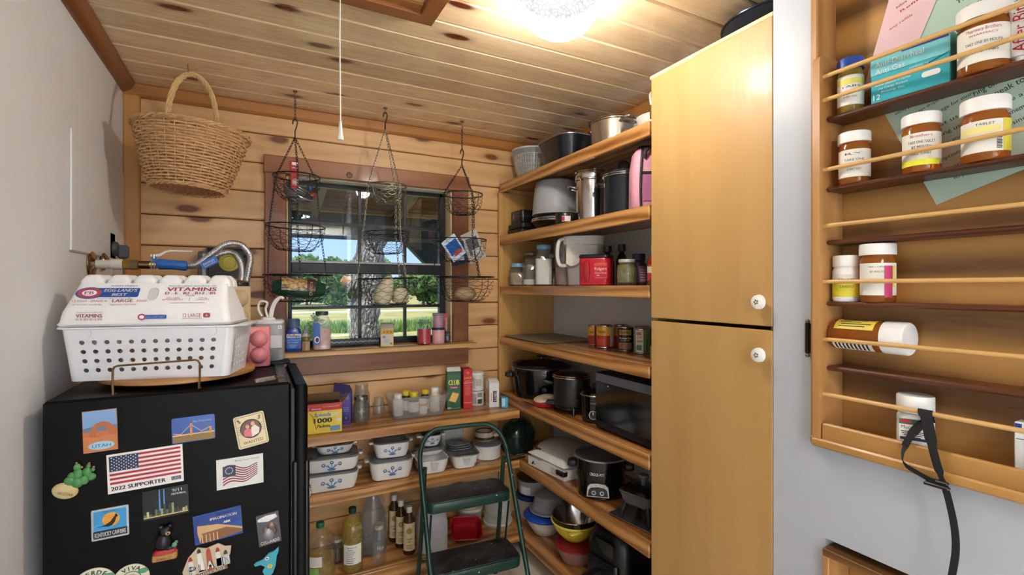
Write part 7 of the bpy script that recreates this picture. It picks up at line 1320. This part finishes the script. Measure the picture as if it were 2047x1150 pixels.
# ---------------------------------------------------------------- fourth right shelf (z 1.213)
A4 = 1.2134
t = thing('baking_sheet', 'flat dull grey-green baking sheet lying on the can shelf', 'sheet', (1.500, 2.415, A4), WD); obj('sheet', MB().rr([(0, .225, .165, .02), (.003, .228, .168, .022), (.008, .230, .170, .022), (.008, .224, .164, .02), (.0045, .220, .160, .018)]), P('8a8670', .4, .3, var=.08), t); obj('rim', MB().tube([(x, y, .0078) for x, y in rrect(.459, .339, .022)], .0022, 6, True), P('a09c88', .35, .5), t)
def can(label, x, y, r, h, cols, texts=(), group=None):
    t = thing('food_can', label, 'can', (x, y, A4), fa(x, y), group); obj('can', MB().lathe([(r * .96, 0), (r, .002), (r, .005), (r * .985, .007), (r * .985, h - .007), (r, h - .005), (r, h - .002), (r * .97, h), (r * .93, h - .004), (.001, h - .004)], 34), P('b8b8b8', .2, 1.0), t)
    for nm, z0, z1, a0, a1, c in cols: obj(nm, MB().arc(r * .985 + .0004 + .0004 * (nm != 'label'), h * z0, h * z1, a0, a1, 22 if a1 - a0 > 3 else 10), P(c, .35) if isinstance(c, str) else c, t)
    for (s, zz, hh, w_, c, xx) in texts: text(t, s, hh, P(c, .4), x=xx, z=zz * h, bend=r + .0012, w=w_, bold=.0002)
    return t
FP = 3.1
can('small red and yellow can with a white side label, leftmost of the cans', 1.545, 2.040, .030, .104, [('label', .06, .94, -FP, FP, 'b03a20'), ('yellow_band', .5, .93, -1.6, .1, 'd8a82e'), ('white_side', .08, .92, .5, 1.2, 'd8d0c8')], (('BAK', .62, .010, .022, '5a2a10', -.010),))
can('large tomato can with a yellow top band, front of the red cans', 1.530, 1.935, .041, .112, [('label', .05, .95, -FP, FP, 'b8361c'), ('yellow_band', .55, .94, -1.4, .7, 'd8a82e'), ('white_side', .07, .93, .75, 1.25, 'cfc8c0'), ('tomato', .12, .40, -.9, .1, 'd8502a')], (('SHARK', .66, .012, .040, '7a3a12', -.012),))
can('tomato can with a yellow band in the second row of cans', 1.625, 1.925, .035, .112, [('label', .05, .95, -FP, FP, 'b4361c'), ('yellow_band', .5, .94, -1.4, 1.2, 'cf9e2a')], (('SHARK', .66, .011, .036, '7a3a12', 0),))
can('black can of peas with a pictured bowl and gold banner', 1.540, 1.792, .037, .114, [('label', .05, .95, -FP, FP, '16140f'), ('gold_banner', .66, .88, -.8, .8, 'b8942e'), ('bowl_picture', .09, .36, -.9, .9, 'a87a60')], (('TRAPPEYS', .72, .011, .044, '20180c', 0), ('Buckeye Peas', .50, .010, .058, 'e6e0d0', 0), ('BLACK EYE', .42, .005, .04, 'c8c0b0', 0)))
can('green can with a white front panel, rightmost of the cans', 1.545, 1.685, .038, .114, [('label', .05, .95, -FP, FP, '6a8a5a'), ('white_panel', .07, .93, -.8, .15, 'dfe0d4'), ('red_mark', .74, .86, -.72, -.1, 'c05050'), ('green_leaf', .16, .36, -.68, -.05, '3a6a3a'), ('dark_leaf', .1, .6, .5, .62, '2c4a2c')], (('CUT', .60, .011, .022, '2a3a2a', -.012), ('GREEN', .46, .009, .026, '2a3a2a', -.012)))
can('dark can behind the black can of peas', 1.625, 1.770, .036, .113, [('label', .05, .95, -FP, FP, '2a2a28')]); can('dark-topped can behind the green can', 1.625, 1.665, .036, .113, [('label', .05, .95, -FP, FP, '3a3a34')])
# ---------------------------------------------------------------- fifth right shelf (z .880)
A5 = .8804
GLB = P('0c0c0e', .14, var=.15, coat=.3); MATB = P('161618', .4)
t = thing('slow_cooker', 'large oval black slow cooker with a chrome rim line at the shelf corner', 'cooker', (1.470, 2.440, A5), fa(1.47, 2.44) - .1)
def ov(z, a, b, n=44): return [(a * math.cos(2 * pi * k / n), b * math.sin(2 * pi * k / n), z) for k in range(n)]
obj('base', MB().loft([ov(0, .14, .10), ov(.006, .150, .108), ov(.12, .168, .124), ov(.168, .172, .128), ov(.172, .170, .126)]), GLB, t); obj('crock_rim', MB().loft([ov(.1722, .174, .130), ov(.178, .176, .132), ov(.184, .172, .128)]), MATB, t); obj('chrome_line', MB().tube(ov(.171, .1735, .1295), .0022, 6, True), STEEL, t); obj('lid', MB().loft([ov(.1845, .168, .124), ov(.192, .166, .122), ov(.208, .13, .09), ov(.216, .06, .04), ov(.218, .01, .01)]), SMOKE, t); obj('lid_rim', MB().tube(ov(.188, .168, .124), .005, 8, True), GLB, t); obj('lid_knob', MB(Matrix.Translation((0, 0, .216))).rr([(0, .012, .010, .008), (.010, .014, .010, .008), (.014, .026, .014, .010), (.022, .024, .012, .010)]), GLB, t)
for s in (-1, 1): obj('handle', MB().rr([(.110, .018, .030, .010, s * .182, 0), (.116, .024, .036, .014, s * .186, 0), (.134, .024, .036, .014, s * .186, 0), (.140, .018, .030, .010, s * .182, 0)]), MATB, t)
obj('dial', MB(Matrix.Translation((.03, -.122, .06)) @ Matrix.Rotation(pi / 2, 4, 'X')).lathe([(.020, 0), (.020, .006), (.014, .014), (.001, .015)], 24), BLACK, t); text(t, 'slow cooker', .007, P('5a5c60', .4), x=.0, z=.115, y=-.1265, w=.05)
t = thing('deep_fryer', 'tall black multi-cooker with a chrome-edged lid and stubby legs', 'cooker', (1.425, 2.065, A5), fa(1.425, 2.065) - .1); obj('pot', MB().lathe([(.078, .034), (.088, .038), (.092, .05), (.094, .175), (.097, .178)], 44), MATB, t); obj('chrome_rim', MB(Matrix.Translation((0, 0, .181))).tube([(.097 * math.cos(a), .097 * math.sin(a), 0) for a in [k * pi / 22 for k in range(44)]], .0045, 8, True), STEEL, t); obj('lid', MB().lathe([(.095, .183), (.094, .192), (.06, .204), (.02, .209), (.001, .209)], 44), SMOKE, t); obj('lid_rim', MB(Matrix.Translation((0, 0, .190))).tube([(.094 * math.cos(a), .094 * math.sin(a), 0) for a in [k * pi / 22 for k in range(44)]], .003, 8, True), STEEL, t)
obj('base_ring', MB().lathe([(.070, .022), (.086, .026), (.086, .034), (.070, .034)], 40), BLACK, t)
for k in range(3): a = -pi / 2 + .2 + k * 2 * pi / 3; obj('leg', MB().tube([(.078 * math.cos(a), .078 * math.sin(a), .032), (.090 * math.cos(a), .090 * math.sin(a), .016), (.092 * math.cos(a), .092 * math.sin(a), 0)], [.013, .009, .008], 10), GLB, t)
obj('handle', MB().tube(spline([(-.090, 0, .14), (-.115, -.012, .146), (-.135, -.016, .150), (-.140, -.016, .150)], 5), [.010] * 15 + [.011], 10), BLACK, t); obj('plug_socket', MB().box(-.130, -.080, -.02, .012, .032, .054, .004), BLACK, t); text(t, 'multi', .006, P('6a6c70', .4), x=.035, z=.075, bend=.0955)
t = thing('food_container', 'low red container with a cream lid leaning on it in front of the oval cooker', 'container', (1.362, 2.232, A5), 0); obj('tub', MB().lathe([(.045, 0), (.056, .004), (.060, .022), (.063, .026), (.001, .024)], 36), P('a82028', .35), t); obj('lid', MB(Matrix.Translation((.008, .005, .036)) @ Matrix.Rotation(-.18, 4, 'Y')).lathe([(.056, -.004), (.060, 0), (.060, .005), (.052, .009), (.001, .008)], 36), P('dccfb4', .4), t)
t = thing('slow_cooker', 'small round black slow cooker with a round dial next to the microwave', 'cooker', (1.425, 1.872, A5), fa(1.425, 1.872) - .12); obj('base', MB().lathe([(.056, 0), (.062, .005), (.068, .12), (.070, .126)], 40), GLB, t); obj('chrome_rim', MB(Matrix.Translation((0, 0, .128))).tube([(.070 * math.cos(a), .070 * math.sin(a), 0) for a in [k * pi / 20 for k in range(40)]], .004, 8, True), STEEL, t); obj('lid', MB().lathe([(.069, .131), (.068, .140), (.04, .152), (.001, .156)], 40), SMOKE, t); obj('lid_knob', MB(Matrix.Translation((0, 0, .155))).lathe([(.008, 0), (.008, .006), (.016, .010), (.014, .018), (.001, .019)], 20), BLACK, t); obj('dial', MB(Matrix.Translation((0, -.0635, .042)) @ Matrix.Rotation(pi / 2, 4, 'X')).lathe([(.018, 0), (.018, .008), (.015, .011), (.001, .011)], 26), P('1c1c1e', .3), t); obj('dial_ring', MB().tube([(.0185 * math.cos(a), -.0700, .042 + .0185 * math.sin(a)) for a in [k * pi / 14 for k in range(28)]], .0022, 6, True), P('d0d2d4', .2, .8), t); obj('dial_mark', MB().box(-.0015, .0015, -.0765, -.0745, .044, .056), WHITE, t); text(t, 'crock', .008, P('9a9ca0', .4), z=.092, bend=.0680, w=.03)
t = thing('microwave', 'black microwave oven with a dark glass door facing the room', 'microwave', (1.520, 1.592, A5), WD); Wm, Dm, Hm = .180, .165, .254
obj('body', MB().box(-Wm, Wm, -Dm + .018, Dm, .006, Hm, .004), P('121315', .35), t); d = obj('door', MB().box(-Wm, Wm, -Dm - .004, -Dm + .0175, .008, Hm - .001, .004), P('0c0d0f', .12, coat=.5), t); obj('window', MB().box(-Wm + .004, Wm - .004, -Dm - .0052, -Dm - .0042, .042, Hm - .042, .0003), P('07080a', .04, var=.05, coat=1.0), d); obj('top_strip', MB().box(-Wm + .002, Wm - .002, -Dm - .0056, -Dm - .0042, Hm - .040, Hm - .004, .0004), P('6a7280', .3, .4), d); obj('bottom_strip', MB().box(-Wm + .002, Wm - .002, -Dm - .0056, -Dm - .0042, .012, .040, .0004), P('202228', .3, .5), d); obj('dot', MB().ball((-.09, -Dm - .0056, Hm - .052), .0022), WHITE, d)
for x in (-.15, .15):
    for yy in (-.13, .13): obj('foot', MB(Matrix.Translation((x, yy, 0))).lathe([(.010, 0), (.012, .007)], 12), BLACK, t)
for k in range(9): obj('vent_slot', MB().box(-.1 + .02 * k, -.09 + .02 * k, .02, .10, Hm - .0005, Hm + .0006), BLACK, t)
# ---------------------------------------------------------------- sixth right shelf (z .545)
A6 = .5454
OW = P('dad7cf', .35)
t = thing('griddle_maker', 'off-white electric griddle machine with a domed translucent lid', 'appliance', (1.462, 2.190, A6), WD + .12)
obj('base', MB().rr([(0, .150, .112, .03), (.006, .156, .118, .034), (.05, .158, .120, .036), (.056, .154, .116, .034)]), OW, t); obj('lower_panel', MB().prism([(-.150, .004), (.150, .004), (.152, .05), (.09, .062), (-.02, .060), (-.05, .048), (-.10, .052), (-.152, .05)], -.128, -.112), P('e6e4de', .3), t); obj('lid', MB().rr([(.0565, .150, .112, .034), (.062, .156, .118, .038), (.10, .150, .112, .05), (.135, .110, .08, .06), (.150, .05, .04, .04)]), glass('lid_plastic', (.8, .78, .76), .6, .15, .74, (.62, .59, .56)), t)
obj('front_grip', MB().rr([(.064, .150, .016, .012, 0, -.112), (.070, .156, .020, .014, 0, -.114), (.092, .120, .018, .014, .02, -.110), (.100, .100, .012, .010, .02, -.106)]), P('e8e6e0', .3), t); obj('badge', MB(Matrix.Translation((-.09, -.096, .104)) @ Matrix.Rotation(.5, 4, 'X')).rr([(0, .036, .020, .02), (.005, .036, .020, .02), (.007, .030, .015, .015)], 8), P('3a2c24', .3, var=.4, vs=60), t); obj('drip_handle', MB().rr([(.030, .030, .016, .008, .130, -.128), (.050, .032, .018, .010, .130, -.128)]), P('141416', .4), t)
obj('logo', MB().prism([(-.120, .018), (-.105, .034), (-.096, .030), (-.102, .024), (-.088, .022), (-.090, .018), (-.104, .020), (-.112, .012)], -.1288, -.128), P('3a3c40', .4), t)
for k in range(5): flat(t, 'print_line', rect(.05, .003, .07, .044 - .007 * k), P('a8a6a0', .5), -.128)
t = thing('slow_cooker', 'black open slow cooker pot with a white control panel and lettering', 'cooker', (1.440, 1.850, A6), fa(1.44, 1.85) - .05)
obj('base', MB().loft([ov(0, .098, .094), ov(.006, .106, .102), ov(.150, .120, .116), ov(.178, .123, .119)]), GLB, t); obj('rim', MB().tube(ov(.181, .122, .118), .0048, 8, True), P('a8aaae', .25, .8), t); obj('crock', MB().loft([ov(.1785, .119, .115), ov(.183, .118, .114), ov(.183, .112, .108), ov(.02, .10, .096)]), P('4e5054', .3), t)
for s in (-1, 1): obj('handle', MB().rr([(.12, .016, .026, .010, s * .128, 0), (.126, .022, .030, .012, s * .132, 0), (.142, .022, .030, .012, s * .132, 0), (.148, .016, .026, .010, s * .128, 0)]), MATB, t)
text(t, 'CROCK-POT', .013, P('d8d6cc', .3), x=-.01, z=.118, bend=.1175, w=.066, bold=.0002)
M = Matrix.Translation((-.006, -.1115, .052)) @ Matrix.Rotation(-.085, 4, 'X'); obj('control_panel', MB(M).prism([(-.050, -.026), (.050, -.026), (.046, .016), (.034, .028), (.0, .032), (-.034, .028), (-.046, .016)], -.008, .002), P('b8b6ae', .3, .3), t); obj('panel_inset', MB(M).prism([(-.045, -.0225), (.045, -.0225), (.041, .004), (.030, .014), (.0, .018), (-.030, .014), (-.041, .004)], -.0088, -.008), P('17181a', .3), t)
for x in (-.018, .018): obj('button', MB(M).tube([(x + .008 * math.cos(a), -.0095, -.008 + .008 * math.sin(a)) for a in [k * pi / 9 for k in range(18)]], .0016, 5, True), P('c8c8c8', .3), t); obj('button_face', MB(M).prism(oval(.006, .006, x, -.008, 14), -.0096, -.0088), P('3a3c40', .4), t)
for k in range(4): obj('panel_mark', MB(M).prism(rect(.007, .0018, -.027 + .018 * k, .0195 + .0045 * (k in (1, 2))), -.0086, -.008), INK, t)
t = thing('baking_tray', 'flat steel tray under the little electric skillet', 'tray', (1.470, 1.545, A6), WD + .15); obj('tray', MB().rr([(0, .125, .118, .008), (.002, .128, .121, .008), (.007, .130, .123, .008), (.007, .124, .117, .006), (.003, .12, .113, .006)]), P('8e8a8c', .25, .9, var=.1), t); obj('rim', MB().tube([(x, y, .0072) for x, y in rrect(.26, .246, .008)], .002, 6, True), P('b0acae', .25, .9), t)
t = thing('electric_skillet', 'small square grey electric skillet with black legs and a knobbed glass lid', 'skillet', (1.440, 1.560, A6 + .0078), WD + .25); obj('pan', MB().rr([(.058, .058, .058, .018), (.062, .064, .064, .02), (.100, .075, .075, .022), (.104, .078, .078, .022)]), P('50555c', .35), t); obj('lid_rim', MB().rr([(.1045, .078, .078, .022), (.109, .080, .080, .024), (.113, .076, .076, .022)]), P('7a7e84', .2, .8), t); obj('lid', MB().rr([(.1132, .075, .075, .022), (.124, .068, .068, .022), (.132, .04, .04, .02)]), SMOKE, t); obj('knob', MB(Matrix.Translation((0, 0, .132))).lathe([(.012, 0), (.010, .010), (.018, .026), (.022, .036), (.020, .042), (.001, .044)], 24), P('6a6e74', .4), t)
for sx in (-1, 1):
    for sy in (-1, 1): obj('leg', MB().tube([(sx * .052, sy * .052, .066), (sx * .062, sy * .062, .03), (sx * .066, sy * .066, 0)], [.013, .010, .007], 10), MATB, t)
obj('lid_handle', MB().tube(spline([(.06, .03, .125), (.10, .04, .14), (.14, .045, .14)], 4), .005, 8), STEEL, t)
# ---------------------------------------------------------------- lowest right shelf (z .137)
A7 = .1374
def bowlt(name, label, x, y, z, prof, mat, extra=None, rim=None, cat='bowl'):
    t = thing(name, label, cat, (x, y, z)); obj('bowl', MB().lathe(prof, 40), mat, t)
    if rim: obj('rim', MB(Matrix.Translation((0, 0, rim[1]))).tube([(rim[0] * math.cos(a), rim[0] * math.sin(a), 0) for a in [k * pi / 20 for k in range(40)]], rim[2], 8, True), rim[3], t)
    return t
t = bowlt('plastic_bowl', 'white plastic bowl with a bright blue lid near the shelf corner', 1.445, 2.355, A7, [(.055, 0), (.065, .005), (.10, .06), (.112, .088), (.106, .088), (.06, .010), (.001, .008)], P('d2ccc4', .4)); obj('lid', MB().lathe([(.110, .0885), (.120, .092), (.124, .100), (.118, .108), (.095, .116), (.090, .110), (.001, .110)], 40), P('1848a8', .35), t)
t = bowlt('plastic_bowl', 'clear plastic bowl set upside down on the blue lid', 1.475, 2.372, A7 + .1125, [(.106, .0045), (.106, .008), (.092, .014), (.080, .06), (.075, .085), (.065, .090), (.001, .090)], glass('bowl_plastic', (.9, .9, .92), .6, .2, .52, (.70, .70, .72)), rim=(.103, .0045, .004, P('b8b8ba', .3)))
t = bowlt('plastic_bowl', 'pink plastic bowl with a dark red lid under the yellow bowl', 1.440, 2.045, A7, [(.065, 0), (.075, .005), (.098, .055), (.104, .074), (.098, .074), (.07, .010), (.001, .008)], glass('pink_plastic', (.9, .6, .6), .5, .2, .80, (.60, .33, .31))); obj('lid', MB().lathe([(.102, .0745), (.109, .077), (.108, .086), (.098, .090), (.094, .086), (.001, .086)], 40), P('8a1c22', .35), t)
t = bowlt('plastic_bowl', 'yellow plastic bowl with a pouring lip standing on the red lid', 1.450, 2.075, A7 + .0905, [(.05, 0), (.060, .005), (.100, .050), (.118, .090), (.121, .094), (.113, .094), (.09, .05), (.055, .010), (.001, .008)], P('d8c040', .35), rim=(.118, .094, .0045, P('ddc848', .35)))
obj('lip', MB().rr([(.070, .030, .012, .006, -.06, -.092), (.078, .034, .016, .008, -.062, -.096), (.086, .030, .012, .006, -.062, -.094)]), P('e0cc58', .35), t)
t = bowlt('steel_bowl', 'shiny steel mixing bowl nested in the yellow bowl', 1.452, 2.080, A7 + .1010, [(.05, 0.0), (.06, .003), (.098, .056), (.112, .104), (.116, .107), (.109, .107), (.09, .05), (.055, .008), (.001, .006)], STEEL, rim=(.114, .107, .0032, STEEL))
t = thing('storage_container', 'white round plastic container with a dark lid and a pale triangle sticker', 'container', (1.500, 2.560, A7 + .1265), 0); t.location = (1.480, 2.565, A7 + .1415); t.rotation_euler = (0, 0, fa(1.47, 2.545)); obj('tub', MB().lathe([(.070, 0), (.078, .005), (.087, .085), (.085, .088), (.001, .086)], 40), glass('tub_plastic', (.95, .95, .95), .4, .2, .8, (.70, .69, .66)), t); obj('lid', MB().lathe([(.087, .084), (.090, .088), (.090, .096), (.08, .099), (.001, .098)], 40), P('3a332c', .4), t); obj('sticker', MB().arc(.0795, .012, .055, -.9, -.1, 8, .0012, .0845), P('e4e6ea', .5), t)
t = thing('storage_container', 'low container with a dark blue lid beneath the triangle-stickered one', 'container', (1.470, 2.545, A7), 0); t.rotation_euler = (0, 0, fa(1.47, 2.545)); t.location = (1.475, 2.575, A7); obj('tub', MB().lathe([(.070, 0), (.076, .005), (.084, .110), (.001, .110)], 40), P('b8b4ac', .4), t); obj('lid', MB().lathe([(.086, .1105), (.089, .114), (.089, .134), (.080, .139), (.001, .139)], 40), P('14245a', .35), t)
t = thing('air_fryer', 'big black air fryer at the cupboard end of the lowest shelf', 'appliance', (1.490, 1.765, A7), WD + .15); obj('body', MB().rr([(0, .110, .105, .05), (.008, .120, .115, .055), (.20, .122, .117, .06), (.27, .105, .10, .07), (.295, .07, .068, .06)]), P('111214', .35, var=.15), t); obj('drawer', MB().rr([(.02, .085, .02, .018, 0, -.108), (.03, .090, .024, .02, 0, -.110), (.15, .090, .024, .02, 0, -.110), (.16, .085, .02, .018, 0, -.108)]), P('17181a', .25), t); obj('handle', MB().rr([(.055, .020, .045, .010, -.02, -.165), (.060, .022, .05, .012, -.02, -.168), (.105, .022, .05, .012, -.02, -.168), (.112, .018, .045, .010, -.02, -.165)]), P('1c1d20', .3), t); obj('control_panel', MB().prism(rrect(.12, .06, .01, 0, .215), -.1195, -.112), P('0a0a0c', .1, coat=.6), t)
t = thing('dark_pot', 'dark lidded pot beside the air fryer behind the cupboard edge', 'pot', (1.500, 1.505, A7)); obj('body', MB().lathe([(.085, 0), (.095, .006), (.098, .12), (.101, .124), (.001, .122)], 36), MATB, t); obj('lid', MB().lathe([(.100, .125), (.098, .132), (.05, .148), (.001, .152)], 36), BLACK, t); obj('knob', MB(Matrix.Translation((0, 0, .151))).lathe([(.006, 0), (.014, .010), (.012, .018), (.001, .019)], 16), BLACK, t)
